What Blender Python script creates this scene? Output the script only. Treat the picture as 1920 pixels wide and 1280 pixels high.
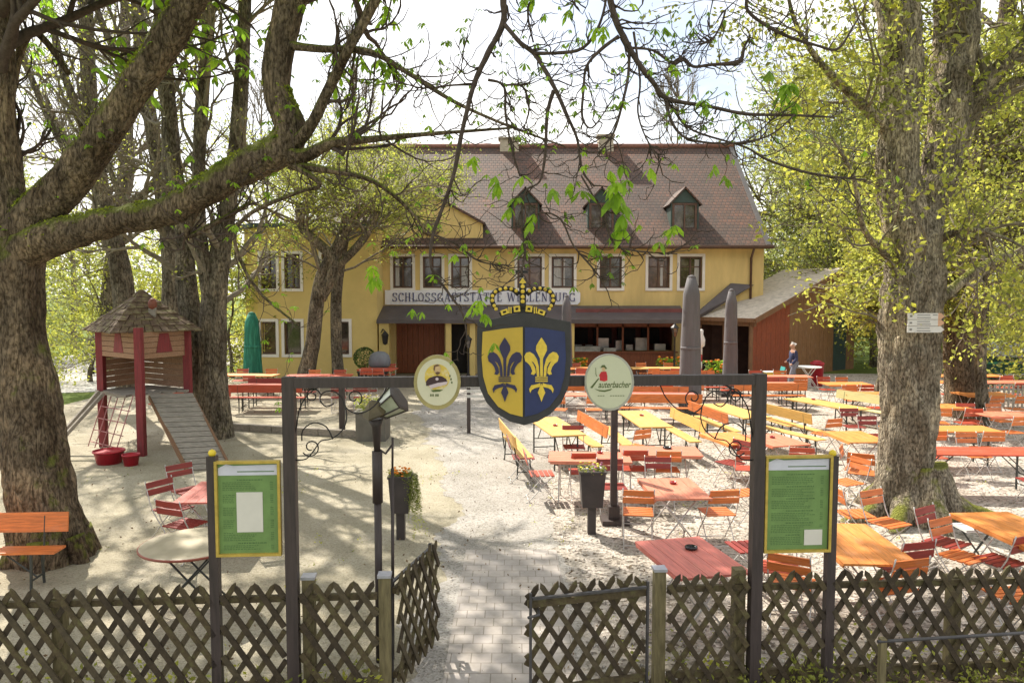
import bpy, math, random
import numpy as np
from mathutils import Vector, Matrix
from mathutils import noise as mnoise

for _o in list(bpy.data.objects):
    bpy.data.objects.remove(_o)
scene = bpy.context.scene
COL = scene.collection
PI = math.pi
R = math.radians

# ------------------------------------------------------------------ camera
CAM_H = 3.58
F = 1400.0
PITCH = math.atan(91.0 / F)
cam_d = bpy.data.cameras.new('camera')
cam = bpy.data.objects.new('camera', cam_d)
COL.objects.link(cam)
cam_d.sensor_width = 36.0
cam_d.lens = 36.0 * F / 1920.0
cam_d.clip_end = 2000.0
cam_d.clip_start = 0.05
cam.location = (0, 0, CAM_H)
cam.rotation_euler = (PI / 2 - PITCH, 0, 0)
scene.camera = cam

# ------------------------------------------------------------------ light
SUN_AZ = R(-36.0)      # left of straight ahead
SUN_EL = R(47.0)
world = bpy.data.worlds.new('World')
scene.world = world
world.use_nodes = True
wn = world.node_tree
wn.nodes.clear()
w_out = wn.nodes.new('ShaderNodeOutputWorld')
w_bg = wn.nodes.new('ShaderNodeBackground')
w_sky = wn.nodes.new('ShaderNodeTexSky')
w_sky.sky_type = 'NISHITA'
w_sky.sun_disc = False
w_sky.sun_elevation = SUN_EL
w_sky.sun_rotation = SUN_AZ
w_sky.dust_density = 2.5
w_sky.air_density = 1.0
w_sky.ozone_density = 1.0
# thin bright cloud veil
w_tc = wn.nodes.new('ShaderNodeTexCoord')
w_map = wn.nodes.new('ShaderNodeMapping')
w_map.inputs['Scale'].default_value = (1.4, 1.4, 3.2)
w_nz = wn.nodes.new('ShaderNodeTexNoise')
w_nz.inputs['Scale'].default_value = 2.2
w_nz.inputs['Detail'].default_value = 7
w_rmp = wn.nodes.new('ShaderNodeMapRange')
w_rmp.inputs['From Min'].default_value = 0.36
w_rmp.inputs['From Max'].default_value = 0.62
w_rmp.inputs['To Min'].default_value = 0.15
w_rmp.inputs['To Max'].default_value = 1.0
w_mix = wn.nodes.new('ShaderNodeMix')
w_mix.data_type = 'RGBA'
w_mix.inputs[7].default_value = (9.0, 8.8, 8.5, 1)
wn.links.new(w_tc.outputs['Generated'], w_map.inputs['Vector'])
wn.links.new(w_map.outputs['Vector'], w_nz.inputs['Vector'])
wn.links.new(w_nz.outputs['Fac'], w_rmp.inputs['Value'])
wn.links.new(w_rmp.outputs['Result'], w_mix.inputs[0])
wn.links.new(w_sky.outputs['Color'], w_mix.inputs[6])
wn.links.new(w_mix.outputs[2], w_bg.inputs['Color'])
w_bg.inputs['Strength'].default_value = 0.095
wn.links.new(w_bg.outputs['Background'], w_out.inputs['Surface'])

sun_d = bpy.data.lights.new('sun', 'SUN')
sun_d.energy = 4.1
sun_d.angle = R(0.55)
sun_d.color = (1.0, 0.93, 0.82)
sun = bpy.data.objects.new('sun', sun_d)
COL.objects.link(sun)
_sd = Vector((math.sin(SUN_AZ) * math.cos(SUN_EL), math.cos(SUN_AZ) * math.cos(SUN_EL), math.sin(SUN_EL)))
sun.rotation_euler = _sd.to_track_quat('Z', 'Y').to_euler()
sun.location = (0, 0, 40)

scene.view_settings.view_transform = 'Standard'
scene.view_settings.look = 'None'
scene.view_settings.gamma = 1.0
scene.view_settings.exposure = 1.08
scene.render.resolution_x = 1024
scene.render.resolution_y = 682
scene.render.engine = 'CYCLES'
scene.cycles.max_bounces = 7
scene.cycles.transparent_max_bounces = 8

# ------------------------------------------------------------------ pixel (1920x1280) -> world
_cf = (0.0, math.cos(PITCH), -math.sin(PITCH))
_cu = (0.0, math.sin(PITCH), math.cos(PITCH))
def _dir(px, py):
    a = (px - 960.0) / F
    b = (640.0 - py) / F
    return (a, b * _cu[1] + _cf[1], b * _cu[2] + _cf[2])
def G(px, py, z=0.0):
    d = _dir(px, py)
    t = (z - CAM_H) / d[2]
    return Vector((d[0] * t, d[1] * t, z))
def D(px, py, y):
    d = _dir(px, py)
    t = y / d[1]
    return Vector((d[0] * t, y, CAM_H + d[2] * t))

# ------------------------------------------------------------------ materials
MATS = {}
def _nt(name):
    m = bpy.data.materials.new(name)
    m.use_nodes = True
    nt = m.node_tree
    b = nt.nodes['Principled BSDF']
    return m, nt, b
def N(nt, t, **kw):
    n = nt.nodes.new(t)
    for k, v in kw.items():
        if k in n.inputs:
            n.inputs[k].default_value = v
        else:
            setattr(n, k, v)
    return n
def ramp(nt, stops):
    r = nt.nodes.new('ShaderNodeValToRGB')
    el = r.color_ramp.elements
    while len(el) < len(stops):
        el.new(0.5)
    for e, (p, c) in zip(el, stops):
        e.position = p
        e.color = (c[0], c[1], c[2], 1)
    return r
def mapped(nt, scale=(1, 1, 1), coord='Object'):
    tc = nt.nodes.new('ShaderNodeTexCoord')
    mp = nt.nodes.new('ShaderNodeMapping')
    mp.inputs['Scale'].default_value = scale
    nt.links.new(tc.outputs[coord], mp.inputs['Vector'])
    return mp.outputs['Vector']
def noisy(name, c, var=0.25, scale=8.0, rough=0.6, metal=0.0, bump=0.0, stretch=(1, 1, 1), c2=None, spec=0.5, perobj=0.0, bscale=None):
    """base colour with procedural mottling, optional bump"""
    if name in MATS:
        return MATS[name]
    m, nt, b = _nt(name)
    v = mapped(nt, stretch)
    nz = N(nt, 'ShaderNodeTexNoise', Scale=scale, Detail=6.0, Roughness=0.65)
    nt.links.new(v, nz.inputs['Vector'])
    lo = tuple(x * (1 - var) for x in c)
    hi = c2 if c2 else tuple(min(1, x * (1 + var)) for x in c)
    rp = ramp(nt, [(0.32, lo), (0.5, c), (0.68, hi)])
    nt.links.new(nz.outputs['Fac'], rp.inputs['Fac'])
    out = rp.outputs['Color']
    if perobj > 0:
        oi = nt.nodes.new('ShaderNodeObjectInfo')
        hs = nt.nodes.new('ShaderNodeHueSaturation')
        mr = N(nt, 'ShaderNodeMapRange')
        mr.inputs['To Min'].default_value = 1 - perobj
        mr.inputs['To Max'].default_value = 1 + perobj
        nt.links.new(oi.outputs['Random'], mr.inputs['Value'])
        nt.links.new(mr.outputs['Result'], hs.inputs['Value'])
        nt.links.new(out, hs.inputs['Color'])
        out = hs.outputs['Color']
    nt.links.new(out, b.inputs['Base Color'])
    b.inputs['Roughness'].default_value = rough
    b.inputs['Metallic'].default_value = metal
    b.inputs['Specular IOR Level'].default_value = spec
    if bump > 0:
        nb = N(nt, 'ShaderNodeTexNoise', Scale=bscale or scale * 3, Detail=5.0)
        nt.links.new(v, nb.inputs['Vector'])
        bp = N(nt, 'ShaderNodeBump', Strength=bump, Distance=0.02)
        nt.links.new(nb.outputs['Fac'], bp.inputs['Height'])
        nt.links.new(bp.outputs['Normal'], b.inputs['Normal'])
    MATS[name] = m
    return m
def wood(name, c, var=0.3, rough=0.45, axis=0, perobj=0.08):
    """painted / oiled wood with long grain"""
    if name in MATS:
        return MATS[name]
    s = [14, 14, 14]
    s[axis] = 1.2
    m = noisy(name, c, var, 3.0, rough, bump=0.15, stretch=tuple(s), perobj=perobj)
    nt = m.node_tree
    b = nt.nodes['Principled BSDF']
    src = b.inputs['Base Color'].links[0].from_socket
    s2 = [5, 5, 5]
    s2[axis] = 1.4
    v = mapped(nt, tuple(s2))
    oi = nt.nodes.new('ShaderNodeObjectInfo')
    ml = N(nt, 'ShaderNodeMath', operation='MULTIPLY')
    ml.inputs[1].default_value = 37.0
    nt.links.new(oi.outputs['Random'], ml.inputs[0])
    va = N(nt, 'ShaderNodeVectorMath', operation='ADD')
    nt.links.new(v, va.inputs[0]); nt.links.new(ml.outputs[0], va.inputs[1])
    nz = N(nt, 'ShaderNodeTexNoise', Scale=1.6, Detail=9.0, Roughness=0.72)
    nt.links.new(va.outputs[0], nz.inputs['Vector'])
    mr = N(nt, 'ShaderNodeMapRange')
    mr.inputs['From Min'].default_value = 0.53
    mr.inputs['From Max'].default_value = 0.68
    mr.inputs['To Max'].default_value = 0.55
    nt.links.new(nz.outputs['Fac'], mr.inputs['Value'])
    mx = N(nt, 'ShaderNodeMix', data_type='RGBA')
    g = sum(c) / 3
    mx.inputs[7].default_value = (min(1, c[0] * .7 + .18), min(1, c[1] * .7 + .14), min(1, c[2] * .7 + .11), 1) if g > .12 else (c[0] * .5 + .05, c[1] * .5 + .045, c[2] * .5 + .04, 1)
    nt.links.new(mr.outputs['Result'], mx.inputs[0]); nt.links.new(src, mx.inputs[6])
    nt.links.new(mx.outputs[2], b.inputs['Base Color'])
    ra = N(nt, 'ShaderNodeMapRange')
    ra.inputs['To Min'].default_value = rough - .08; ra.inputs['To Max'].default_value = rough + .3
    nt.links.new(nz.outputs['Fac'], ra.inputs['Value'])
    nt.links.new(ra.outputs['Result'], b.inputs['Roughness'])
    return m
def leafmat(name, c, trans=0.5, var=0.5):
    if name in MATS:
        return MATS[name]
    m = bpy.data.materials.new(name)
    m.use_nodes = True
    nt = m.node_tree
    nt.nodes.clear()
    o = nt.nodes.new('ShaderNodeOutputMaterial')
    v = mapped(nt)
    nz = N(nt, 'ShaderNodeTexNoise', Scale=1.3, Detail=3.0)
    nt.links.new(v, nz.inputs['Vector'])
    wnz = N(nt, 'ShaderNodeTexWhiteNoise')
    sn = N(nt, 'ShaderNodeVectorMath', operation='SCALE')
    sn.inputs['Scale'].default_value = 7.0
    nt.links.new(v, sn.inputs[0])
    fl = N(nt, 'ShaderNodeVectorMath', operation='FLOOR')
    nt.links.new(sn.outputs[0], fl.inputs[0])
    nt.links.new(fl.outputs[0], wnz.inputs['Vector'])
    ad = N(nt, 'ShaderNodeMath', operation='ADD')
    nt.links.new(nz.outputs['Fac'], ad.inputs[0])
    ml = N(nt, 'ShaderNodeMath', operation='MULTIPLY')
    ml.inputs[1].default_value = 0.3
    nt.links.new(wnz.outputs['Value'], ml.inputs[0])
    nt.links.new(ml.outputs[0], ad.inputs[1])
    rp = ramp(nt, [(0.45, tuple(x * (1 - var) for x in c)), (0.62, c), (0.85, (min(1, c[0] * (1 + var)), min(1, c[1] * (1 + .7 * var)), c[2]))])
    nt.links.new(ad.outputs[0], rp.inputs['Fac'])
    d = N(nt, 'ShaderNodeBsdfPrincipled', Roughness=0.55)
    t = nt.nodes.new('ShaderNodeBsdfTranslucent')
    mx = nt.nodes.new('ShaderNodeMixShader')
    mx.inputs[0].default_value = trans
    nt.links.new(rp.outputs['Color'], d.inputs['Base Color'])
    nt.links.new(rp.outputs['Color'], t.inputs['Color'])
    nt.links.new(d.outputs[0], mx.inputs[1])
    nt.links.new(t.outputs[0], mx.inputs[2])
    nt.links.new(mx.outputs[0], o.inputs['Surface'])
    MATS[name] = m
    return m
def barkmat(name, c, moss=0.35, mosscol=(0.16, 0.21, 0.02), thr=0.55, k=1.0):
    """furrowed bark; moss grows on the sides that face up and in patches"""
    if name in MATS:
        return MATS[name]
    m, nt, b = _nt(name)
    v = mapped(nt, (1, 1, 0.2))
    dn = N(nt, 'ShaderNodeTexNoise', Scale=4.0 * k, Detail=4.0)
    nt.links.new(v, dn.inputs['Vector'])
    va = N(nt, 'ShaderNodeMix', data_type='RGBA')
    va.inputs[0].default_value = 0.25
    nt.links.new(v, va.inputs[6])
    nt.links.new(dn.outputs['Color'], va.inputs[7])
    vo = N(nt, 'ShaderNodeTexVoronoi', Scale=17.0 * k, feature='DISTANCE_TO_EDGE')
    nt.links.new(va.outputs[2], vo.inputs['Vector'])
    nz = N(nt, 'ShaderNodeTexNoise', Scale=9.0 * k, Detail=10.0, Roughness=0.78)
    nt.links.new(v, nz.inputs['Vector'])
    rp = ramp(nt, [(0.28, tuple(x * 0.42 for x in c)), (0.5, c), (0.74, tuple(min(1, x * 1.75) for x in c))])
    nt.links.new(nz.outputs['Fac'], rp.inputs['Fac'])
    rc = ramp(nt, [(0.0, (0.28, 0.25, 0.22)), (0.09, (1, 1, 1))])
    nt.links.new(vo.outputs['Distance'], rc.inputs['Fac'])
    mu = N(nt, 'ShaderNodeMix', data_type='RGBA', blend_type='MULTIPLY')
    mu.inputs[0].default_value = 0.55
    nt.links.new(rp.outputs['Color'], mu.inputs[6])
    nt.links.new(rc.outputs['Color'], mu.inputs[7])
    v2 = mapped(nt, (1, 1, 0.5))
    fl = N(nt, 'ShaderNodeTexNoise', Scale=26.0 * k, Detail=4.0, Roughness=0.6)
    nt.links.new(v2, fl.inputs['Vector'])
    rf_ = ramp(nt, [(0.40, (0.35, 0.32, 0.28)), (0.5, (0.95, 0.95, 0.95)), (0.62, (1.35, 1.33, 1.28))])
    nt.links.new(fl.outputs['Fac'], rf_.inputs['Fac'])
    mf = N(nt, 'ShaderNodeMix', data_type='RGBA', blend_type='MULTIPLY')
    mf.inputs[0].default_value = 0.8
    nt.links.new(mu.outputs[2], mf.inputs[6]); nt.links.new(rf_.outputs['Color'], mf.inputs[7])
    mu = mf
    bg_ = N(nt, 'ShaderNodeTexNoise', Scale=2.6, Detail=3.0, Roughness=0.55)
    nt.links.new(mapped(nt, (1, 1, 0.6)), bg_.inputs['Vector'])
    rb_ = ramp(nt, [(0.34, (0.55, 0.50, 0.45)), (0.5, (0.95, 0.95, 0.95)), (0.64, (1.5, 1.45, 1.35))])
    nt.links.new(bg_.outputs['Fac'], rb_.inputs['Fac'])
    mb_ = N(nt, 'ShaderNodeMix', data_type='RGBA', blend_type='MULTIPLY')
    mb_.inputs[0].default_value = 0.9
    nt.links.new(mu.outputs[2], mb_.inputs[6]); nt.links.new(rb_.outputs['Color'], mb_.inputs[7])
    mu = mb_
    ge = nt.nodes.new('ShaderNodeNewGeometry')
    sx = nt.nodes.new('ShaderNodeSeparateXYZ')
    nt.links.new(ge.outputs['Normal'], sx.inputs[0])
    mz = N(nt, 'ShaderNodeTexNoise', Scale=3.5, Detail=6.0, Roughness=0.7)
    nt.links.new(mapped(nt), mz.inputs['Vector'])
    a1 = N(nt, 'ShaderNodeMath', operation='MULTIPLY_ADD')
    a1.inputs[1].default_value = 0.5
    nt.links.new(sx.outputs['Z'], a1.inputs[0])
    nt.links.new(mz.outputs['Fac'], a1.inputs[2])
    mr = N(nt, 'ShaderNodeMapRange')
    mr.inputs['From Min'].default_value = thr + 0.1
    mr.inputs['From Max'].default_value = thr + 0.28
    mr.inputs['To Max'].default_value = moss
    nt.links.new(a1.outputs[0], mr.inputs['Value'])
    mm = N(nt, 'ShaderNodeMix', data_type='RGBA')
    mm.inputs[7].default_value = (*mosscol, 1)
    nt.links.new(mr.outputs['Result'], mm.inputs[0])
    nt.links.new(mu.outputs[2], mm.inputs[6])
    nt.links.new(mm.outputs[2], b.inputs['Base Color'])
    b.inputs['Roughness'].default_value = 0.9
    b.inputs['Specular IOR Level'].default_value = 0.2
    ad = N(nt, 'ShaderNodeMath', operation='MULTIPLY_ADD')
    ad.inputs[1].default_value = 0.6
    rc2 = N(nt, 'ShaderNodeMapRange')
    rc2.inputs['From Max'].default_value = 0.15
    rc2.inputs['To Max'].default_value = 0.35
    nt.links.new(vo.outputs['Distance'], rc2.inputs['Value'])
    nt.links.new(nz.outputs['Fac'], ad.inputs[0])
    nt.links.new(rc2.outputs['Result'], ad.inputs[2])
    ad2 = N(nt, 'ShaderNodeMath', operation='ADD')
    nt.links.new(ad.outputs[0], ad2.inputs[0]); nt.links.new(fl.outputs['Fac'], ad2.inputs[1])
    bp = N(nt, 'ShaderNodeBump', Strength=1.0, Distance=0.065 / k)
    nt.links.new(ad2.outputs[0], bp.inputs['Height'])
    nt.links.new(bp.outputs['Normal'], b.inputs['Normal'])
    MATS[name] = m
    return m

# ------------------------------------------------------------------ mesh builder
class MB:
    def __init__(s):
        s.v = []; s.f = []; s.mi = []; s.cur = 0; s.sm = []
        s.smooth = False
    def face(s, idx):
        s.f.append(tuple(idx)); s.mi.append(s.cur); s.sm.append(s.smooth)
    def box(s, c, size, rot=None, bev=0.0):
        hx, hy, hz = size[0] / 2, size[1] / 2, size[2] / 2
        M = rot if rot is not None else Matrix.Identity(3)
        c = Vector(c)
        n = len(s.v)
        for dx, dy, dz in ((-1, -1, -1), (1, -1, -1), (1, 1, -1), (-1, 1, -1), (-1, -1, 1), (1, -1, 1), (1, 1, 1), (-1, 1, 1)):
            s.v.append(tuple(c + M @ Vector((dx * hx, dy * hy, dz * hz))))
        for q in ((0, 3, 2, 1), (4, 5, 6, 7), (0, 1, 5, 4), (1, 2, 6, 5), (2, 3, 7, 6), (3, 0, 4, 7)):
            s.face([n + i for i in q])
        return s
    def span(s, x0, x1, y0, y1, z0, z1):
        return s.box(((x0 + x1) / 2, (y0 + y1) / 2, (z0 + z1) / 2), (abs(x1 - x0), abs(y1 - y0), abs(z1 - z0)))
    def bar(s, a, b, w, h=None, up=(0, 0, 1)):
        """rectangular bar from a to b"""
        a = Vector(a); b = Vector(b)
        h = w if h is None else h
        d = b - a
        L = d.length
        if L < 1e-6: return s
        z = d / L
        u = Vector(up)
        if abs(z.dot(u)) > 0.98: u = Vector((0, 1, 0))
        x = u.cross(z).normalized()
        y = z.cross(x)
        M = Matrix((x, y, z)).transposed()
        return s.box((a + b) / 2, (w, h, L), M)
    def tube(s, pts, rad, n=8, cap=True, lump=0.0, seed=0, lfreq=3.0):
        """tube along a polyline; rad is a number or a list"""
        P = [Vector(p) for p in pts]
        k = len(P)
        if not hasattr(rad, '__len__'): rad = [rad] * k
        base = len(s.v)
        t = (P[1] - P[0]).normalized()
        ref = Vector((0, 0, 1)) if abs(t.z) < 0.9 else Vector((1, 0, 0))
        x = t.cross(ref).normalized()
        for i in range(k):
            if i == 0: t = P[1] - P[0]
            elif i == k - 1: t = P[k - 1] - P[k - 2]
            else: t = P[i + 1] - P[i - 1]
            t = t.normalized()
            x = (x - t * x.dot(t))
            if x.length < 1e-6: x = t.orthogonal()
            x.normalize()
            y = t.cross(x)
            for j in range(n):
                a = 2 * PI * j / n
                r = rad[i]
                if lump:
                    q = P[i] + (x * math.cos(a) + y * math.sin(a)) * r
                    r *= 1 + lump * mnoise.noise(Vector((q.x * lfreq + seed, q.y * lfreq, q.z * lfreq * 0.35))) + lump * 0.5 * mnoise.noise(Vector((q.x * lfreq * 3 + seed, q.y * lfreq * 3, q.z * lfreq))) + (lump * 0.32 * mnoise.noise(Vector((q.x * lfreq * 8 + seed, q.y * lfreq * 8, q.z * lfreq * 1.6))) if n > 20 else 0)
                q = P[i] + (x * math.cos(a) + y * math.sin(a)) * r
                s.v.append((q.x, q.y, q.z))
        for i in range(k - 1):
            for j in range(n):
                a = base + i * n + j
                b = base + i * n + (j + 1) % n
                s.f.append((a, b, b + n, a + n)); s.mi.append(s.cur); s.sm.append(n > 4)
        if cap and n > 2:
            s.f.append(tuple(base + j for j in range(n - 1, -1, -1))); s.mi.append(s.cur); s.sm.append(False)
            s.f.append(tuple(base + (k - 1) * n + j for j in range(n))); s.mi.append(s.cur); s.sm.append(False)
        return s
    def lathe(s, prof, c=(0, 0, 0), n=16, M=None, smooth=True, sx=1, sy=1):
        """prof: list of (r, z)"""
        base = len(s.v); c = Vector(c)
        for r, z in prof:
            for j in range(n):
                a = 2 * PI * j / n
                p = Vector((r * math.cos(a) * sx, r * math.sin(a) * sy, z))
                if M is not None: p = M @ p
                s.v.append(tuple(c + p))
        for i in range(len(prof) - 1):
            for j in range(n):
                a = base + i * n + j; b = base + i * n + (j + 1) % n
                s.f.append((a, b, b + n, a + n)); s.mi.append(s.cur); s.sm.append(smooth)
        s.f.append(tuple(base + j for j in range(n - 1, -1, -1))); s.mi.append(s.cur); s.sm.append(False)
        s.f.append(tuple(base + (len(prof) - 1) * n + j for j in range(n))); s.mi.append(s.cur); s.sm.append(False)
        return s
    def prism(s, poly, a, b, M=None, c=(0, 0, 0)):
        """2-D polygon (u,w) extruded along third axis from a to b: point = (u, t, w)"""
        n = len(poly); base = len(s.v); c = Vector(c)
        area = sum(poly[i][0] * poly[(i + 1) % n][1] - poly[(i + 1) % n][0] * poly[i][1] for i in range(n))
        if area < 0: poly = poly[::-1]
        for t in (a, b):
            for u, w in poly:
                p = Vector((u, t, w))
                if M is not None: p = M @ p
                s.v.append(tuple(c + p))
        s.face([base + i for i in range(n)])
        s.face([base + n + i for i in range(n - 1, -1, -1)])
        for i in range(n):
            j = (i + 1) % n
            s.face([base + j, base + i, base + n + i, base + n + j])
        return s
    def quad(s, a, b, c, d):
        n = len(s.v)
        s.v += [tuple(a), tuple(b), tuple(c), tuple(d)]
        s.face([n, n + 1, n + 2, n + 3]); return s
    def slab(s, a, b, c, d, th):
        """thick quad; a,b,c,d counter-clockwise seen from outside, thickness goes inward"""
        a, b, c, d = map(Vector, (a, b, c, d))
        nrm = (b - a).cross(d - a).normalized() * th
        n = len(s.v)
        s.v += [tuple(p) for p in (a, b, c, d, a - nrm, b - nrm, c - nrm, d - nrm)]
        for q in ((0, 1, 2, 3), (7, 6, 5, 4), (0, 4, 5, 1), (1, 5, 6, 2), (2, 6, 7, 3), (3, 7, 4, 0)):
            s.face([n + i for i in q])
        return s
    def build(s, name, mats, parent=None, loc=None, rotz=0.0):
        me = bpy.data.meshes.new(name)
        me.from_pydata(s.v, [], s.f)
        if not isinstance(mats, (list, tuple)): mats = [mats]
        for m in mats: me.materials.append(m)
        me.polygons.foreach_set('material_index', s.mi)
        me.polygons.foreach_set('use_smooth', s.sm)
        me.update()
        o = bpy.data.objects.new(name, me)
        COL.objects.link(o)
        if parent is not None: o.parent = parent
        if loc is not None: o.location = loc
        if rotz: o.rotation_euler = (0, 0, rotz)
        return o

def tag(o, label, cat, group=None):
    o['label'] = label
    o['category'] = cat
    if group: o['group'] = group
    return o
def thing(name, label, cat, loc=(0, 0, 0), rotz=0.0, group=None):
    o = bpy.data.objects.new(name, None)
    COL.objects.link(o)
    o.empty_display_size = 0.2
    o.location = loc
    o.rotation_euler = (0, 0, rotz)
    return tag(o, label, cat, group)
def struct(o):
    o['kind'] = 'structure'
    return o
def stuff(o, label, cat):
    o['kind'] = 'stuff'
    return tag(o, label, cat)
def dup(root, loc, rotz, label, group=None, mats=None):
    def cp(o, parent):
        c = o.copy()
        COL.objects.link(c)
        c.parent = parent
        if mats and c.type == 'MESH' and o.name.split('.')[0] in mats:
            m = mats[o.name.split('.')[0]]
            c.data = recolour(o.data, m)
        for ch in o.children:
            cp(ch, c)
        return c
    r = cp(root, None)
    r.location = loc
    r.rotation_euler = (0, 0, rotz)
    r['label'] = label
    if group: r['group'] = group
    return r
_rec = {}
def recolour(me, m):
    k = (me.name, m.name)
    if k not in _rec:
        n = me.copy()
        n.materials[0] = m
        _rec[k] = n
    return _rec[k]

def catmull(pts, sub=4):
    """smooth interpolation of tuples (x,y,z,r)"""
    out = []
    n = len(pts)
    for i in range(n - 1):
        p0 = pts[max(i - 1, 0)]; p1 = pts[i]; p2 = pts[i + 1]; p3 = pts[min(i + 2, n - 1)]
        for k in range(sub):
            t = k / sub
            out.append(tuple(0.5 * ((2 * p1[q]) + (-p0[q] + p2[q]) * t + (2 * p0[q] - 5 * p1[q] + 4 * p2[q] - p3[q]) * t * t + (-p0[q] + 3 * p1[q] - 3 * p2[q] + p3[q]) * t ** 3) for q in range(len(p1))))
    out.append(tuple(pts[-1]))
    return out
# ------------------------------------------------------------------ vegetation helpers
class Leaves:
    """many small folded leaf faces in one mesh"""
    def __init__(s, seed=1):
        s.p = []; s.s = []; s.rng = np.random.default_rng(seed)
    def add(s, p, size):
        s.p.append((p[0], p[1], p[2])); s.s.append(size)
    def cloud(s, p, n, spread, size, jit=0.4, flat=1.0):
        q = s.rng.normal(0, 1, (n, 3)) * np.array([spread, spread, spread * flat]) + np.array(p)
        z = size * (1 + jit * (s.rng.random(n) * 2 - 1))
        s.p += [tuple(a) for a in q]; s.s += list(z)
    def build(s, name, mat, parent=None, droop=0.0, aspect=0.55):
        n = len(s.p)
        P = np.array(s.p); S = np.array(s.s)[:, None]
        rng = s.rng
        a = rng.normal(0, 1, (n, 3)); a[:, 2] -= droop
        a /= np.linalg.norm(a, axis=1)[:, None] + 1e-9
        b = rng.normal(0, 1, (n, 3))
        b -= a * (a * b).sum(1)[:, None]
        b /= np.linalg.norm(b, axis=1)[:, None] + 1e-9
        c = np.cross(a, b)
        w = aspect * 0.5
        v = np.empty((n, 4, 3))
        v[:, 0] = P - a * S * 0.5
        v[:, 1] = P + b * S * w + c * S * 0.10
        v[:, 2] = P + a * S * 0.5
        v[:, 3] = P - b * S * w + c * S * 0.10
        me = bpy.data.meshes.new(name)
        me.vertices.add(n * 4)
        me.vertices.foreach_set('co', v.reshape(-1))
        me.loops.add(n * 4)
        me.loops.foreach_set('vertex_index', np.arange(n * 4, dtype=np.int32))
        me.polygons.add(n)
        me.polygons.foreach_set('loop_start', np.arange(0, n * 4, 4, dtype=np.int32))
        me.polygons.foreach_set('loop_total', np.full(n, 4, dtype=np.int32))
        me.update(calc_edges=True)
        me.materials.append(mat)
        o = bpy.data.objects.new(name, me)
        COL.objects.link(o)
        if parent is not None: o.parent = parent
        return o

def palmate(mb, rng, p, s, droop=0.6, n=5):
    """young chestnut leaf: a fan of pointed leaflets hanging from one stalk end"""
    a0 = rng.uniform(0, 2 * PI)
    tilt = rng.uniform(-0.4, 0.4)
    for k in range(n):
        a = a0 + (k - (n - 1) / 2) * rng.uniform(0.75, 1.05)
        dz = -droop * rng.uniform(0.5, 1.5) + tilt
        d = Vector((math.cos(a), math.sin(a), dz)).normalized()
        side = d.cross(Vector((0, 0, 1)))
        if side.length < 1e-3: side = Vector((1, 0, 0))
        side.normalize()
        L = s * rng.uniform(0.7, 1.1) * (1.0 if k in (1, 2, 3) else 0.75)
        w = L * 0.2
        sag = Vector((0, 0, -0.12 * L))
        b = len(mb.v)
        q = [p, p + d * L * 0.35 + side * w * 0.6, p + d * L * 0.68 + side * w + sag, p + d * L + sag * 2.4, p + d * L * 0.68 - side * w + sag, p + d * L * 0.35 - side * w * 0.6]
        mid = p + d * L * 0.6 + Vector((0, 0, 0.05 * L))
        mb.v += [tuple(x) for x in q] + [tuple(mid)]
        for i in range(6):
            mb.f.append((b + i, b + (i + 1) % 6, b + 6)); mb.mi.append(mb.cur); mb.sm.append(False)

def tube3(mb, pts, r0, r1, n=3):
    """fast thin tube"""
    k = len(pts); base = len(mb.v)
    for i in range(k):
        t = pts[min(i + 1, k - 1)] - pts[max(i - 1, 0)]
        x = t.cross(Vector((0.31, 0.52, 0.79)))
        if x.length < 1e-6: x = t.orthogonal()
        x.normalize()
        y = t.cross(x).normalized()
        r = r0 + (r1 - r0) * i / (k - 1)
        for j in range(n):
            a = 2 * PI * j / n
            q = pts[i] + x * (math.cos(a) * r) + y * (math.sin(a) * r)
            mb.v.append((q.x, q.y, q.z))
    for i in range(k - 1):
        for j in range(n):
            a = base + i * n + j; b = base + i * n + (j + 1) % n
            mb.f.append((a, b, b + n, a + n)); mb.mi.append(mb.cur); mb.sm.append(True)

def grow(mb, rng, p, d, r, L, lev, tips, up=0.12, wob=0.22, kids=4, ang=0.75, lr=0.6, rr=0.55, rmin=0.003, segs=5, curl=0.0):
    pts = [Vector(p)]
    d = Vector(d).normalized()
    st = L / segs
    for i in range(segs):
        w = Vector((rng.gauss(0, 1), rng.gauss(0, 1), rng.gauss(0, 1))) * wob
        u = up + (curl * (i / segs) if curl else 0)
        d = (d + w + Vector((0, 0, u))).normalized()
        pts.append(pts[-1] + d * st * rng.uniform(0.85, 1.15))
    r1 = max(r * 0.42, rmin * 0.7)
    n = 3 if r < 0.012 else (5 if r < 0.05 else 8)
    tube3(mb, pts, max(r, rmin), r1, n)
    if lev <= 0:
        for i in range(1, segs + 1):
            tips.append((pts[i], (pts[i] - pts[i - 1]).normalized(), i / segs))
        return pts
    nk = kids if isinstance(kids, int) else kids[0]
    for k in range(nk):
        f = rng.uniform(0.25, 0.98) if k else 0.999
        i = min(int(f * segs), segs - 1)
        q = pts[i].lerp(pts[i + 1], f * segs - i)
        t = (pts[i + 1] - pts[i]).normalized()
        ax = t.orthogonal().normalized()
        ax = Matrix.Rotation(rng.uniform(0, 2 * PI), 3, t) @ ax
        an = ang * rng.uniform(0.55, 1.25) * (0.35 if k == 0 else 1)
        nd = Matrix.Rotation(an, 3, ax) @ t
        grow(mb, rng, q, nd, r * rr * (1.15 if k == 0 else rng.uniform(0.7, 1.05)), L * lr * rng.uniform(0.65, 1.15), lev - 1, tips, up, wob, kids if isinstance(kids, int) else (kids[1:] or kids), ang, lr, rr, rmin, max(3, segs - 1), curl)
    return pts

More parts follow.
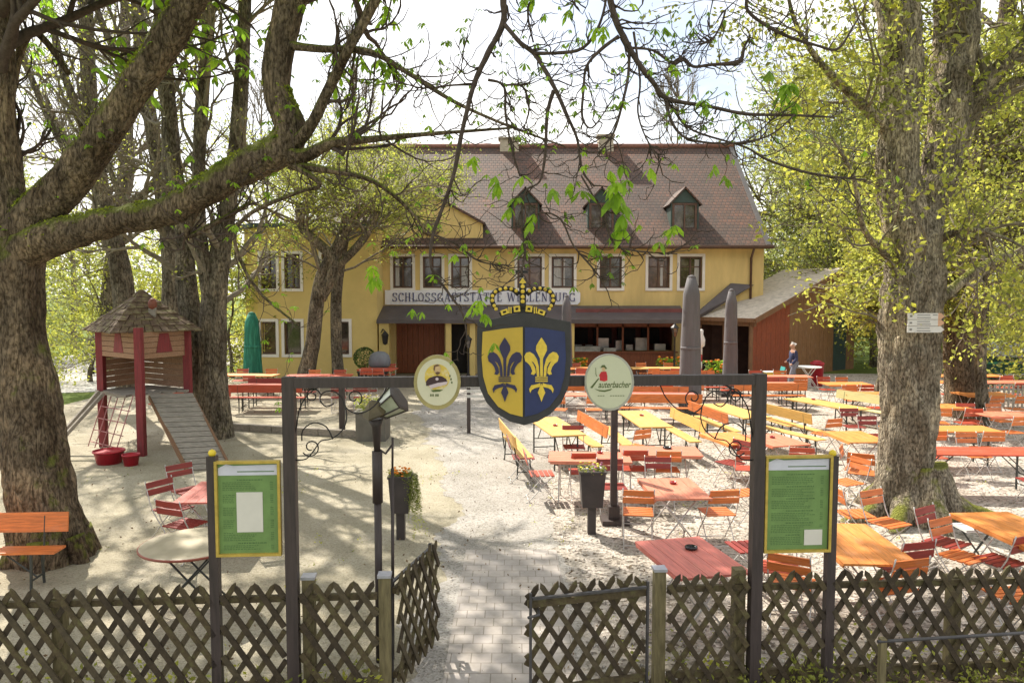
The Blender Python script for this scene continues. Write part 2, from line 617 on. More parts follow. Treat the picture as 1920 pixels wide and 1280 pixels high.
def limb(mb, pts, n=12, lump=0.12, seed=0, sub=4, lfreq=3.0):
    """pts: list of (Vector, radius)"""
    d = catmull([(p.x, p.y, p.z, r) for p, r in pts], sub)
    mb.tube([q[:3] for q in d], [max(q[3], 0.003) for q in d], n, True, lump, seed, lfreq)
    return [(Vector(q[:3]), q[3]) for q in d]

def px_limb(spec):
    """spec rows (px, py, depth, radius_px) -> [(Vector, radius_m)]"""
    return [(D(a, b, d), r * d / F) for a, b, d, r in spec]

def sprout(mb, rng, dense, count, f0, f1, L, rk, lev, tips, outward=0.9, **kw):
    for c in range(count):
        f = rng.uniform(f0, f1) * (len(dense) - 1)
        i = min(int(f), len(dense) - 2)
        q = dense[i][0].lerp(dense[i + 1][0], f - i)
        r = dense[i][1]
        t = (dense[i + 1][0] - dense[i][0]).normalized()
        ax = Matrix.Rotation(rng.uniform(0, 2 * PI), 3, t) @ t.orthogonal().normalized()
        nd = Matrix.Rotation(rng.uniform(0.5, 1.2) * outward, 3, ax) @ t
        grow(mb, rng, q, nd, max(min(r * rk, 0.09), 0.006), L * rng.uniform(0.6, 1.2), lev, tips, **kw)

M_barkL = barkmat('bark_old_chestnut', (0.19, 0.145, 0.098), 0.8, (0.19, 0.22, 0.03), 0.53)
M_barkR = barkmat('bark_grey_trunk', (0.33, 0.285, 0.215), 0.8, (0.24, 0.26, 0.03), 0.62, 1.25)
M_barkB = barkmat('bark_background', (0.20, 0.172, 0.13), 0.5, (0.16, 0.18, 0.04), 0.55, 0.8)
M_barkT = noisy('bark_twig', (0.085, 0.062, 0.05), 0.35, 20, 0.85, spec=0.2)
M_barkG = noisy('bark_twig_grey', (0.20, 0.17, 0.125), 0.35, 12, 0.85, spec=0.2)
M_leafY = leafmat('young_leaf', (0.40, 0.44, 0.085), 0.6)
M_leafC = leafmat('chestnut_leaf', (0.28, 0.48, 0.04), 0.6)
M_leafO = leafmat('olive_bud_leaf', (0.34, 0.39, 0.08), 0.6)
M_leafP = leafmat('hazed_distant_leaf', (0.40, 0.47, 0.17), 0.5)  # haze over far foliage is put into this pale leaf colour
M_leafG = leafmat('golden_leaf', (0.42, 0.45, 0.09), 0.6)
M_leafD = leafmat('hedge_leaf', (0.09, 0.17, 0.035), 0.35)

def leaves_from_tips(tips, rng, n_each, spread, size, prob=1.0, seed=1, flat=1.0):
    L = Leaves(seed)
    for p, d, f in tips:
        if rng.random() < prob:
            L.cloud(p, n_each, spread, size, 0.5, flat)
    return L

# ---- 1. the big old chestnut at the left edge -----------------------------------------
def build_left_chestnut():
    rng = random.Random(11)
    b = G(98, 1046)
    t = thing('chestnut_tree', 'massive old tree at the left edge with mossy leaning limbs, standing behind the lattice fence', 'tree', b)
    t.location = (0, 0, 0)
    mb = MB()
    y = b.y
    tr = [(Vector((b.x, b.y, -0.25)), 0.54), (Vector((b.x, b.y, 0.05)), 0.50)] + px_limb([(84, 960, y, 58.1), (68, 860, y, 54.6), (56, 760, y, 47.5), (42, 660, y, 45.8), (26, 560, y, 47.5), (14, 480, y, 54.6), (4, 380, y, 38.7), (-2, 250, y, 29.0), (-9, 100, y, 28.2), (-24, -80, y + .1, 26.4), (-64, -350, y + .3, 22.9), (-114, -700, y + .8, 15.8), (-154, -1000, y + 1.2, 7.0)])
    dt = limb(mb, tr, 56, 0.2, 3, 11, 3.2)
    # roots
    for a in (-2.4, -1.3, -0.3, 0.8, 2.2):
        r0 = Vector((b.x + math.cos(a) * 0.35, b.y + math.sin(a) * 0.35, 0.32))
        r1 = Vector((b.x + math.cos(a) * 0.48, b.y + math.sin(a) * 0.48, 0.06))
        r2 = Vector((b.x + math.cos(a) * 0.60, b.y + math.sin(a) * 0.60, -0.1))
        limb(mb, [(r0, 0.17), (r1, 0.12), (r2, 0.06)], 10, 0.15, a, 3)
    la = limb(mb, px_limb([(0, 480, y, 35.3), (60, 410, y - .05, 37.0), (125, 345, y - .15, 34.4), (180, 270, y - .25, 31.1), (245, 175, y - .35, 29.4), (300, 95, y - .4, 28.6), (352, 10, y - .5, 27.7), (420, -110, y - .5, 23.5), (500, -300, y - .2, 16.8), (560, -520, y + .3, 9.2), (600, -700, y + .6, 3.4)]), 30, 0.16, 7, 8, 4)
    lb = limb(mb, px_limb([(10, 500, y, 38.6), (75, 455, y - .1, 35.3), (150, 432, y - .2, 29.4), (235, 410, y - .3, 26.0), (320, 395, y - .4, 27.7), (395, 352, y - .5, 28.6), (455, 315, y - .5, 30.2), (520, 285, y - .5, 30.2), (545, 240, y - .5, 27.7), (520, 180, y - .5, 26.0), (522, 110, y - .5, 26.0), (537, 40, y - .5, 26.9), (556, -40, y - .5, 26.9), (590, -180, y - .3, 21.0), (620, -400, y, 12.6), (660, -620, y + .3, 5.0)]), 30, 0.16, 15, 8, 4)
    side = [
        [(520, 290, y - .5, 22), (570, 292, y - .6, 14), (625, 268, y - .7, 10), (690, 262, y - .8, 7), (760, 255, y - .9, 5), (850, 248, y - 1, 3.5), (960, 240, y - 1, 2)],
        [(540, 280, y - .5, 15), (580, 240, y - .7, 11), (620, 160, y - .8, 9.5), (655, 90, y - 1, 9), (705, 0, y - 1, 9), (760, -120, y - 1, 7), (820, -280, y - .8, 3)],
        [(540, 85, y - .5, 9), (600, 92, y - .8, 7), (690, 96, y - 1, 5.5), (770, 140, y - 1.2, 4.5), (850, 190, y - 1.3, 3.5), (950, 235, y - 1.4, 2.4), (1060, 275, y - 1.5, 1.5)],
        [(535, 300, y - .5, 9), (600, 345, y - .7, 4), (560, 360, y - .6, 4), (470, 400, y - .6, 4), (440, 450, y - .6, 3.5), (480, 540, y - .6, 3), (560, 610, y - .7, 2)],
        [(545, 310, y - .5, 10), (620, 320, y - .7, 6), (700, 340, y - .9, 4.5), (770, 395, y - 1, 3.5), (800, 440, y - 1, 2)],
        [(2, 380, y, 18), (30, 320, y + .2, 12), (20, 180, y + .4, 9), (60, 60, y + .6, 7), (130, 140, y + .8, 5)],
        [(385, 360, y - .5, 8), (350, 440, y - .4, 6), (400, 420, y - .3, 5), (470, 380, y - .2, 4)],
    ]
    lim = []
    for i, s in enumerate(side):
        lim.append(limb(mb, px_limb(s), 8, 0.12, i, 5, 6))
    mb.build('trunk', M_barkL, t)
    tw = MB(); tips = []
    for q in lim:
        sprout(tw, rng, q, 16, 0.2, 1.0, 0.75, 0.4, 1, tips, up=0.1, wob=0.26, kids=3, lr=0.6, curl=0.3)
    sprout(tw, rng, la, 12, 0.1, 0.55, 0.55, 0.05, 1, tips, up=0.15, wob=0.25, kids=3)
    sprout(tw, rng, lb, 18, 0.15, 0.75, 0.6, 0.05, 1, tips, up=0.15, wob=0.25, kids=3)
    top = []
    sprout(tw, rng, la, 16, 0.62, 1.0, 2.2, 0.4, 2, top, up=0.05, wob=0.2, kids=5)
    sprout(tw, rng, lb, 18, 0.7, 1.0, 2.4, 0.4, 2, top, up=0.05, wob=0.2, kids=5)
    sprout(tw, rng, dt, 26, 0.68, 1.0, 3.0, 0.4, 2, top, up=0.05, wob=0.2, kids=6)
    for pts in ([(-6.9, 9.9, 9.0, .2), (-6.0, 11.2, 10.6, .15), (-3.5, 12.6, 11.2, .1), (-1.2, 13.2, 11.2, .05)],  # unseen limbs above the frame, added to throw shade on fence and sand
                [(-6.9, 9.9, 9.5, .2), (-8.2, 12.0, 11.0, .15), (-7.6, 14.2, 11.8, .1), (-6.0, 16.5, 12.4, .05)],
                [(-7.0, 9.9, 8.6, .2), (-8.6, 10.8, 10.0, .14), (-10.5, 12.0, 10.8, .1), (-12.5, 13.0, 11, .05)],
                [(-6.9, 9.9, 9.8, .16), (-5.0, 10.0, 11.2, .12), (-2.4, 10.6, 11.8, .08), (0.6, 11.5, 11.8, .04)],
                [(-6.0, 11.2, 10.6, .1), (-4.6, 13.6, 11.6, .08), (-3.0, 15.6, 12.2, .04)],
                [(-8.2, 12.0, 11.0, .12), (-9.6, 14.0, 11.4, .09), (-10.4, 16.4, 11.8, .04)],
                [(-6.0, 11.2, 10.6, .1), (-6.8, 13.6, 11.0, .08), (-8.0, 16.0, 11.6, .04)],
                [(-3.5, 12.6, 11.2, .08), (-2.0, 14.4, 11.6, .06), (-.4, 16.2, 12.2, .03)],
                [(-4.6, 13.6, 11.6, .07), (-5.4, 15.4, 12, .05), (-5.2, 17.4, 12.6, .03)],
                [(-3.5, 12.6, 11.2, .08), (-.6, 12.6, 11.4, .06), (2.0, 12.9, 11.6, .03)]):
        q = limb(tw, [(Vector(p_[:3]), p_[3]) for p_ in pts], 8, .1, 1, 4)
        sprout(tw, rng, q, 20, 0.15, 1.0, 1.7, 0.5, 2, top, up=0.02, wob=0.22, kids=4)
    tw.build('twigs', M_barkT, t)
    lf = MB()
    for p, d, f in tips:
        if f > 0.9 and rng.random() < 0.5: palmate(lf, rng, p, rng.uniform(0.05, 0.12))
        elif rng.random() < 0.07: palmate(lf, rng, p, rng.uniform(0.03, 0.07))
    for p, d, f in top:
        if f > 0.3 and rng.random() < 0.75: palmate(lf, rng, p, rng.uniform(0.12, 0.26))
    for q, n in ((la, 16), (lb, 34), (dt, 14)):
        for k in range(n):
            i = rng.randrange(2, int(len(q) * .6))
            c = q[i][0] + Vector((rng.uniform(-1, 1), rng.uniform(-1, .2), rng.uniform(-.4, 1))) * q[i][1]
            palmate(lf, rng, c, rng.uniform(0.05, 0.11), 0.1)
    lf.build('crown', M_leafC, t)
    # moss cushions on top of the limbs
    ms = Leaves(5)
    for q in (la, lb):
        for k in range(3600):
            i = rng.randrange(1, int(len(q) * .62))
            u = rng.random()
            c = q[i][0].lerp(q[i + 1][0], u)
            a = rng.gauss(0, 0.55)
            tdir = (q[i + 1][0] - q[i][0]).normalized()
            x = tdir.cross(Vector((0, 0, 1))).normalized(); yv = x.cross(tdir)
            if mnoise.noise(c * 3.0) < -0.12: continue
            ms.add(c + (x * math.sin(a) + yv * math.cos(a)) * (q[i][1] * 0.98 + rng.uniform(0, 0.02)), rng.uniform(0.02, 0.045))
    ms.build('moss', noisy('moss', (0.27, 0.31, 0.035), 0.4, 12, 0.95, spec=0.1), t)
build_left_chestnut()

# ---- 2. grey trunk at the right --------------------------------------------------------
def build_right_tree():
    rng = random.Random(21)
    b = G(1712, 968)
    y = b.y
    t = thing('maple_tree', 'tall grey trunk splitting in two, with mossy roots, carrying the white hiking signs', 'tree')
    mb = MB()
    tr = [(Vector((b.x, b.y, -0.2)), 0.78)] + px_limb([(1701, 955, y, 63.6), (1698, 900, y, 49.9), (1700, 820, y, 48.2), (1702, 740, y, 49.9), (1706, 660, y, 53.3), (1708, 590, y, 51.6), (1712, 520, y, 49.9), (1718, 450, y, 44.7), (1738, 380, y, 34.4), (1766, 300, y, 33.5), (1781, 200, y, 34.4), (1788, 100, y, 36.1), (1796, 0, y, 36.1), (1806, -160, y, 31.0), (1826, -400, y, 22.4), (1846, -700, y, 10.3)])
    d1 = limb(mb, tr, 56, 0.24, 31, 11, 2.6)
    d2 = limb(mb, px_limb([(1704, 540, y, 38.7), (1701, 450, y - .05, 40.4), (1688, 370, y - .1, 37.8), (1684, 280, y - .1, 36.1), (1691, 180, y - .1, 36.1), (1686, 80, y - .1, 36.1), (1681, -20, y - .1, 36.1), (1666, -200, y - .2, 29.2), (1636, -450, y - .4, 17.2), (1596, -700, y - .6, 6.9)]), 44, 0.2, 41, 9, 3)
    for a, L in ((-2.9, 1.35), (-2.3, 1.15), (-1.55, 0.95), (-0.7, 1.25), (-0.1, 1.5), (0.9, 1.0), (2.1, 1.0)):
        c, s = math.cos(a), math.sin(a)
        limb(mb, [(Vector((b.x + c * .30, b.y + s * .30, .85)), .17), (Vector((b.x + c * .46, b.y + s * .46, .38)), .2), (Vector((b.x + c * .75, b.y + s * .75, .13)), .16), (Vector((b.x + c * L, b.y + s * L, -.06)), .09)], 12, 0.22, a * 3, 5, 4)
    lims = []
    for i, s in enumerate([
        [(1790, 230, y, 24), (1840, 165, y - .1, 17), (1890, 110, y - .3, 13), (1960, 60, y - .5, 10), (2100, -60, y - .8, 5)],
        [(1775, 300, y, 20), (1830, 205, y, 14), (1880, 165, y, 11), (1960, 130, y, 7)],
        [(1670, 250, y - .1, 14), (1610, 190, y - .4, 9), (1540, 120, y - .8, 6), (1490, 40, y - 1.2, 4), (1470, -60, y - 1.4, 2)],
        [(1765, 560, y, 10), (1840, 500, y + .6, 8), (1920, 470, y + 1, 6), (2050, 440, y + 1.4, 3)],
        [(1665, 480, y - .2, 8), (1620, 430, y - .6, 5), (1600, 330, y - .9, 4), (1560, 260, y - 1, 2)],
        [(1760, 450, y, 8), (1810, 430, y - .5, 6), (1870, 440, y - .8, 4), (1930, 470, y - 1, 2)]]):
        lims.append(limb(mb, px_limb(s), 9, 0.12, i * 5, 5, 5))
    mb.build('trunk', M_barkR, t)
    tw = MB(); tips = []
    for q in lims:
        sprout(tw, rng, q, 12, 0.15, 1.0, 1.1, 0.35, 2, tips, up=0.02, wob=0.2, kids=3, lr=0.62)
    sprout(tw, rng, d1, 26, 0.35, 0.8, 1.3, 0.06, 2, tips, up=0.0, wob=0.2, kids=3)
    sprout(tw, rng, d2, 22, 0.3, 0.8, 1.3, 0.06, 2, tips, up=0.0, wob=0.2, kids=3)
    top = []
    sprout(tw, rng, d1, 16, 0.8, 1.0, 3.0, 0.3, 2, top, up=0.1, wob=0.18, kids=5)
    sprout(tw, rng, d2, 16, 0.8, 1.0, 3.0, 0.3, 2, top, up=0.1, wob=0.18, kids=5)
    tw.build('twigs', M_barkG, t)
    L = leaves_from_tips(tips, rng, 5, 0.10, 0.085, 0.9, 5)
    for p, d, f in top:
        if rng.random() < 0.4: L.cloud(p, 2, 0.15, 0.13)
    L.build('crown', M_leafY, t)
    # hiking signs on the trunk
    z = D(1730, 605, y).z
    yy = y - 0.565
    c = D(1700, 605, yy); e = D(1764, 605, yy)
    return c, e, yy
SIGN_AT = build_right_tree()

# ---- 3. chestnut overhead: stands behind the camera, its boughs hang into the view --------
def build_overhang():
    rng = random.Random(33)
    t = thing('chestnut_tree', 'tree rooted out of frame whose knobbly boughs hang down over the gate', 'tree')
    mb = MB()
    limb(mb, [(Vector((4.6, -4.6, -0.2)), .5), (Vector((4.5, -4.5, 1)), .42), (Vector((4.4, -4.2, 3.5)), .36), (Vector((4.0, -3.2, 6.0)), .32), (Vector((3.0, -1.0, 8.2)), .24), (Vector((1.8, 2.0, 9.2)), .2), (Vector((0.6, 5.0, 9.2)), .14), (Vector((-.4, 8.0, 8.8)), .09), (Vector((-1.2, 11.0, 8.2)), .05)], 16, .1, 2, 5)
    hub = (Vector((1.8, 2.0, 9.2)), .12)
    hub2 = (Vector((0.6, 5.0, 9.2)), .10)
    lims = []
    def lm(spec, pre=()):
        p = list(pre) + px_limb(spec)
        lims.append(limb(mb, p, 8, 0.22, len(lims) * 3, 5, 14))
    # main boughs, (px, py, depth, r px)
    lm([(958, -220, 5.6, 7.8), (950, -60, 5.5, 7.0), (944, 0, 5.5, 6.6), (943, 45, 5.5, 5.9), (915, 100, 5.5, 5.1), (890, 155, 5.5, 4.7), (868, 240, 5.5, 4.1), (850, 330, 5.5, 3.6), (826, 400, 5.5, 3.5), (812, 440, 5.5, 3.3), (808, 500, 5.5, 2.3), (838, 545, 5.5, 2.3), (868, 590, 5.5, 1.9), (876, 640, 5.5, 1.4)], [hub2])
    lm([(945, 45, 5.5, 4.7), (975, 80, 5.4, 4.3), (1005, 105, 5.4, 4.3), (1040, 165, 5.3, 4.3), (1062, 215, 5.2, 3.5), (1082, 260, 5.2, 2.8), (1092, 320, 5.2, 2.3), (1115, 350, 5.2, 1.7)])
    lm([(1038, 170, 5.3, 3.9), (1026, 215, 5.3, 3.1), (1022, 290, 5.3, 2.5), (1012, 340, 5.3, 1.9), (985, 360, 5.3, 2.0), (978, 420, 5.3, 2.3), (985, 470, 5.3, 1.9), (975, 520, 5.3, 1.1)])
    lm([(1120, -200, 5.0, 7.0), (1138, -40, 5, 6.2), (1150, 25, 5, 5.5), (1170, 70, 5, 5.5), (1195, 115, 5, 5.1), (1225, 155, 5, 4.7), (1250, 185, 5, 4.3), (1330, 200, 5.1, 3.1), (1400, 214, 5.2, 3.1), (1480, 216, 5.3, 2.8), (1565, 220, 5.4, 1.6)], [hub])
    lm([(1248, 180, 5, 3.5), (1256, 220, 5, 2.8), (1280, 255, 5, 2.3), (1330, 268, 5, 2.0), (1400, 266, 5, 1.9), (1450, 250, 5, 1.7), (1490, 215, 5, 1.2)])
    lm([(1160, 68, 5, 3.1), (1125, 95, 5, 3.1), (1100, 125, 5, 2.7), (1094, 170, 5, 2.3), (1092, 220, 5, 1.9), (1110, 240, 5, 1.6), (1140, 200, 5, 1.1)])
    lm([(1000, 100, 5.4, 3.6), (1040, 100, 5.3, 3.3), (1090, 92, 5.2, 3.1), (1120, 55, 5.1, 2.7), (1136, 0, 5.1, 2.3), (1140, -80, 5.1, 2.3)])
    lm([(1180, 80, 5, 3.1), (1178, 140, 5, 2.8), (1168, 190, 4.9, 2.5), (1150, 250, 4.9, 2.0), (1120, 290, 4.9, 1.4)])
    lm([(1188, 60, 5, 2.3), (1200, 150, 5, 2.0), (1196, 210, 5, 1.7), (1212, 260, 5, 1.4), (1240, 300, 5, 1.1)])
    lm([(915, 150, 5.5, 2.8), (945, 162, 5.5, 2.3), (948, 215, 5.5, 2.2), (960, 280, 5.5, 1.9), (975, 330, 5.5, 1.6)])
    lm([(946, 160, 5.5, 2.2), (980, 163, 5.5, 1.9), (992, 205, 5.5, 1.7), (980, 245, 5.5, 1.1)])
    lm([(888, 158, 5.5, 2.8), (850, 160, 5.5, 1.9), (790, 165, 5.5, 1.4), (740, 150, 5.5, 0.9)])
    lm([(1395, -160, 6, 3.9), (1400, -20, 6, 3.1), (1402, 20, 6, 3.1), (1440, 50, 6, 3.1), (1480, 70, 6, 3.1), (1530, 85, 6, 2.7), (1570, 92, 6, 2.3), (1600, 50, 6, 1.6), (1625, 5, 6, 1.1)], [hub])
    lm([(1262, 118, 5.4, 2.6), (1280, 110, 5.6, 3.9), (1300, 125, 5.6, 2.7), (1330, 122, 5.6, 2.8), (1385, 116, 5.6, 3.9), (1395, 90, 5.6, 2.0), (1408, 70, 5.6, 1.2)])
    lm([(1182, 90, 5, 2.3), (1225, 95, 5.2, 2.3), (1260, 118, 5.4, 2.8), (1282, 112, 5.6, 2.7)])
    lm([(1252, 190, 5.0, 2.3), (1262, 205, 5.1, 2.3), (1300, 245, 5.2, 2.0), (1395, 275, 5.2, 1.9), (1440, 300, 5.2, 2.3), (1520, 325, 5.2, 2.3), (1625, 338, 5.2, 1.6)])
    lm([(1110, -60, 5.4, 2.3), (1060, -10, 5.4, 2.0), (1000, 0, 5.4, 2.0), (990, 30, 5.4, 2.2), (1000, 80, 5.4, 1.7)], [hub2])
    lm([(1350, -60, 5.5, 2.3), (1360, 20, 5.5, 2.0), (1330, 80, 5.5, 1.6), (1300, 60, 5.5, 1.2)], [hub])
    lm([(980, 430, 5.3, 1.9), (1010, 400, 5.3, 1.4), (1050, 410, 5.3, 1.7), (1075, 460, 5.3, 1.6), (1105, 495, 5.3, 1.6), (1125, 520, 5.3, 0.9)])
    lm([(1090, 330, 5.2, 1.6), (1130, 400, 5.2, 1.9), (1150, 455, 5.2, 1.7), (1190, 470, 5.2, 1.6), (1270, 476, 5.2, 1.1)])
    lm([(812, 440, 5.5, 2.0), (850, 455, 5.5, 1.7), (900, 490, 5.5, 1.6), (960, 498, 5.5, 1.2)])
    mb.build('trunk', M_barkT, t)
    tw = MB(); tips = []
    for q in lims:
        n = int(10 + len(q) * 0.34)
        sprout(tw, rng, q, n, 0.12, 1.0, 0.24, 0.42, 1, tips, up=-0.02, wob=0.34, kids=2, lr=0.7, rmin=0.0028, curl=0.45)
    # high boughs that only cast shade
    top = []
    hb = []
    hm = MB()
    for pts in ([(3.0, -1, 8.2, .16), (0, 2, 9.2, .14), (-2.8, 5.5, 9.6, .1), (-5, 9, 9.4, .05)],
                [(1.8, 2, 9.2, .14), (3.4, 5, 9.4, .11), (5.0, 8.5, 9.4, .05)],
                [(0.6, 5, 9.2, .12), (-1.6, 8, 9.5, .09), (-3.4, 11.2, 9.6, .05)],
                [(0.6, 5, 9.2, .12), (1.0, 7.6, 9.6, .08), (1.2, 10, 9.6, .05)],
                [(3.0, -1, 8.2, .14), (-1.8, .5, 8.6, .12), (-5.5, 3.2, 8.8, .07), (-7.5, 5.5, 8.8, .04)]):
        hb.append(limb(hm, [(Vector(p[:3]), p[3]) for p in pts], 8, .1, 1, 4))
    for q in hb:
        sprout(hm, rng, q, 12, 0.2, 1.0, 1.6, 0.5, 2, top, up=0.02, wob=0.22, kids=4)
    hm.build('shade_boughs', M_barkT, t)
    tw.build('twigs', M_barkT, t)
    lf = MB()
    for p, d, f in tips:
        if f > 0.9 and rng.random() < 0.34: palmate(lf, rng, p, rng.uniform(0.02, 0.06), 0.9)
    # the large open leaf fans seen in the photo
    big = [(975, 380, 5.3, .16, 3), (990, 400, 5.3, .14, 2), (992, 455, 5.3, .17, 2), (1085, 355, 5.2, .13, 2), (1160, 395, 5.2, .16, 4), (1168, 430, 5.2, .16, 2), (1035, 365, 5.2, .12, 2), (1250, 440, 5.2, .13, 3), (1115, 470, 5.2, .1, 3), (1190, 335, 5, .15, 3), (1160, 300, 5, .1, 2), (880, 305, 5.5, .1, 2), (935, 345, 5.4, .14, 2), (862, 470, 5.5, .09, 2), (885, 575, 5.4, .12, 3), (915, 590, 5.4, .09, 3), (705, 505, 6, .13, 4), (780, 585, 5.8, .09, 3), (1125, 60, 5, .1, 3), (990, 5, 5.4, .14, 2), (1480, 170, 5.2, .13, 5), (1435, 140, 5.5, .12, 2), (1310, 185, 5, .1, 3), (930, 640, 5.5, .12, 1), (1350, 320, 5.1, .1, 3), (1245, 55, 5.4, .09, 2), (1150, 195, 4.9, .08, 2), (1265, 130, 5.2, .08, 2), (1160, 345, 5, .12, 3), (820, 520, 5.5, .08, 2)]
    for a, b, d, s, n in big:
        c = D(a, b, d)
        for k in range(n):
            q = c + Vector((rng.gauss(0, 1), rng.gauss(0, 1), rng.gauss(0, 1))) * s * 0.28
            palmate(lf, rng, q, s * rng.uniform(0.7, 1.0), 0.9, 5)
    for p, d, f in top:
        if f > 0.5 and rng.random() < 0.75: palmate(lf, rng, p, rng.uniform(0.12, 0.24))
    lf.build('crown', M_leafC, t)
build_overhang()

# ---- 4. background trees on the left --------------------------------------------------------
def forked_tree(label, stems, seed, spr=14, L=1.6, lev=2, kids=4, leaf=M_leafY, prob=0.35, size=0.1, nleaf=2, bark=None, name='broadleaf_tree', group=None, f0=0.3, up=0.06, wob=0.2, spread=0.12, base_lump=0.1, rk=0.35, twm=None):
    rng = random.Random(seed)
    t = thing(name, label, 'tree', group=group)
    mb = MB(); tw = MB(); tips = []
    for i, s in enumerate(stems):
        q = limb(mb, px_limb(s), 14, base_lump, seed + i, 6, 2.5)
        sprout(tw, rng, q, spr, f0, 1.0, L, rk, lev, tips, up=up, wob=wob, kids=kids)
    mb.build('trunk', bark or M_barkB, t)
    tw.build('twigs', twm or M_barkG, t)
    Lv = leaves_from_tips(tips, rng, nleaf, spread, size, prob, seed)
    if Lv.p: Lv.build('crown', leaf, t)
    return t

forked_tree('broad twisted trunk right of the wooden playhouse, forking into three tall stems', [
    [(400, 835, 18.4, 39.6), (403, 800, 18.4, 32.7), (400, 740, 18.4, 28.4), (398, 650, 18.4, 25.8), (402, 560, 18.4, 23.2), (414, 470, 18.4, 18.9), (428, 380, 18.4, 15.5), (446, 250, 18.4, 14.6), (455, 100, 18.4, 12.9), (462, -60, 18.4, 10.3), (480, -400, 18.4, 5.2)],
    [(392, 780, 18.5, 22.4), (372, 660, 18.6, 21.5), (350, 540, 18.8, 18.9), (345, 440, 19, 15.5), (325, 300, 19, 14.6), (312, 150, 19, 13.8), (300, 0, 19, 12.9), (285, -250, 19, 7.7)],
    [(400, 600, 18.3, 13.8), (380, 480, 18.2, 12.0), (372, 360, 18.2, 12.0), (378, 200, 18.2, 12.0), (390, 60, 18.2, 11.2), (400, -100, 18.2, 8.6), (400, -350, 18.2, 4.3)]],
    51, 18, 1.7, 2, 4, prob=0.3, size=0.08)
forked_tree('dark straight trunk behind the playhouse roof, first of the group right of the old tree', [
    [(240, 740, 22, 20.5), (236, 640, 22, 19.8), (228, 520, 22, 19.0), (205, 420, 22, 16.0), (180, 300, 22, 13.7), (166, 150, 22, 12.9), (160, 0, 22, 12.2), (150, -250, 22, 6.8)],
    [(222, 480, 22, 12.2), (180, 330, 22, 9.1), (150, 220, 22, 8.4), (118, 130, 22, 6.8), (90, 0, 22, 6.1), (70, -200, 22, 3.8)],
    [(160, 330, 22, 7.6), (110, 260, 22, 6.1), (60, 150, 22, 5.3), (25, 60, 22, 4.6), (0, -100, 22, 3.0)]],
    52, 18, 1.9, 2, 4, prob=0.3, size=0.09)
forked_tree('mossy trunk leaning left between the playhouse roof and the twisted tree', [
    [(328, 720, 21, 20.3), (322, 600, 21, 18.7), (318, 480, 21, 15.6), (300, 330, 21, 13.3), (275, 180, 21, 12.5), (262, 60, 21, 11.7), (250, -80, 21, 8.6), (240, -300, 21, 4.7)],
    [(300, 330, 21, 7.0), (240, 380, 21, 6.2), (200, 300, 21, 4.7), (170, 200, 21, 3.1)],
    [(290, 250, 21, 7.8), (240, 150, 21, 6.2), (190, 40, 21, 5.5), (150, -80, 21, 3.9)]],
    53, 16, 1.8, 2, 4, prob=0.3, size=0.09)
forked_tree('slim dark trunk seen between the trunks left of the playhouse roof', [
    [(205, 690, 30, 16), (205, 560, 30, 16), (225, 400, 30, 13), (238, 250, 30, 11), (236, 100, 30, 9), (230, -100, 30, 5)],
    [(222, 420, 30, 9), (185, 330, 30, 8), (130, 280, 30, 6), (85, 180, 30, 4)]],
    54, 20, 2.6, 2, 4, prob=0.5, size=0.13)

# pollarded trees in front of the yellow wall: stout leaning stems, brooms of fine twigs
def pollard(label, stems, seed, head, nb, L):
    rng = random.Random(seed)
    t = thing('pollard_tree', label, 'tree', group='pollard trees by the yellow wall')
    mb = MB(); tw = MB(); tips = []
    for i, s in enumerate(stems):
        q = limb(mb, px_limb(s), 14, 0.12, seed + i, 6, 2.2)
        for c in range(nb):
            j = rng.randrange(int(len(q) * head), len(q) - 1)
            d = Vector((rng.gauss(0, .85), rng.gauss(0, .7), rng.uniform(0.15, 1.2)))
            grow(tw, rng, q[j][0], d, 0.05, L * rng.uniform(.6, 1.15), 2, tips, up=0.02, wob=0.15, kids=6, ang=0.6, lr=0.5, rmin=0.007)
    mb.build('trunk', M_barkB, t)
    tw.build('twigs', M_barkG, t)
    leaves_from_tips(tips, rng, 7, 0.20, 0.08, 1.0, seed).build('crown', M_leafO, t)
pollard('stout leaning pollard, left one of the pair before the yellow wall', [
    [(568, 735, 27.5, 18.9), (574, 700, 27.5, 16.4), (586, 640, 27.5, 13.9), (594, 570, 27.5, 13.1), (606, 510, 27.5, 11.5), (640, 450, 27.5, 11.5), (650, 400, 27.5, 7.4)],
    [(600, 560, 27.5, 11.5), (625, 490, 27.4, 9.8), (570, 430, 27.3, 9.0), (560, 380, 27.2, 6.6)],
    [(612, 520, 27.5, 8.2), (680, 450, 27.4, 7.4), (710, 390, 27.3, 5.7)]], 61, 0.6, 13, 3.3)
pollard('slimmer upright pollard close right of the stout leaning one', [
    [(636, 735, 29, 12.8), (633, 690, 29, 11.0), (630, 620, 29, 10.2), (630, 560, 29, 10.2), (636, 500, 29, 10.2), (650, 430, 29, 10.2), (690, 380, 29, 6.8)]], 62, 0.62, 10, 3.3)

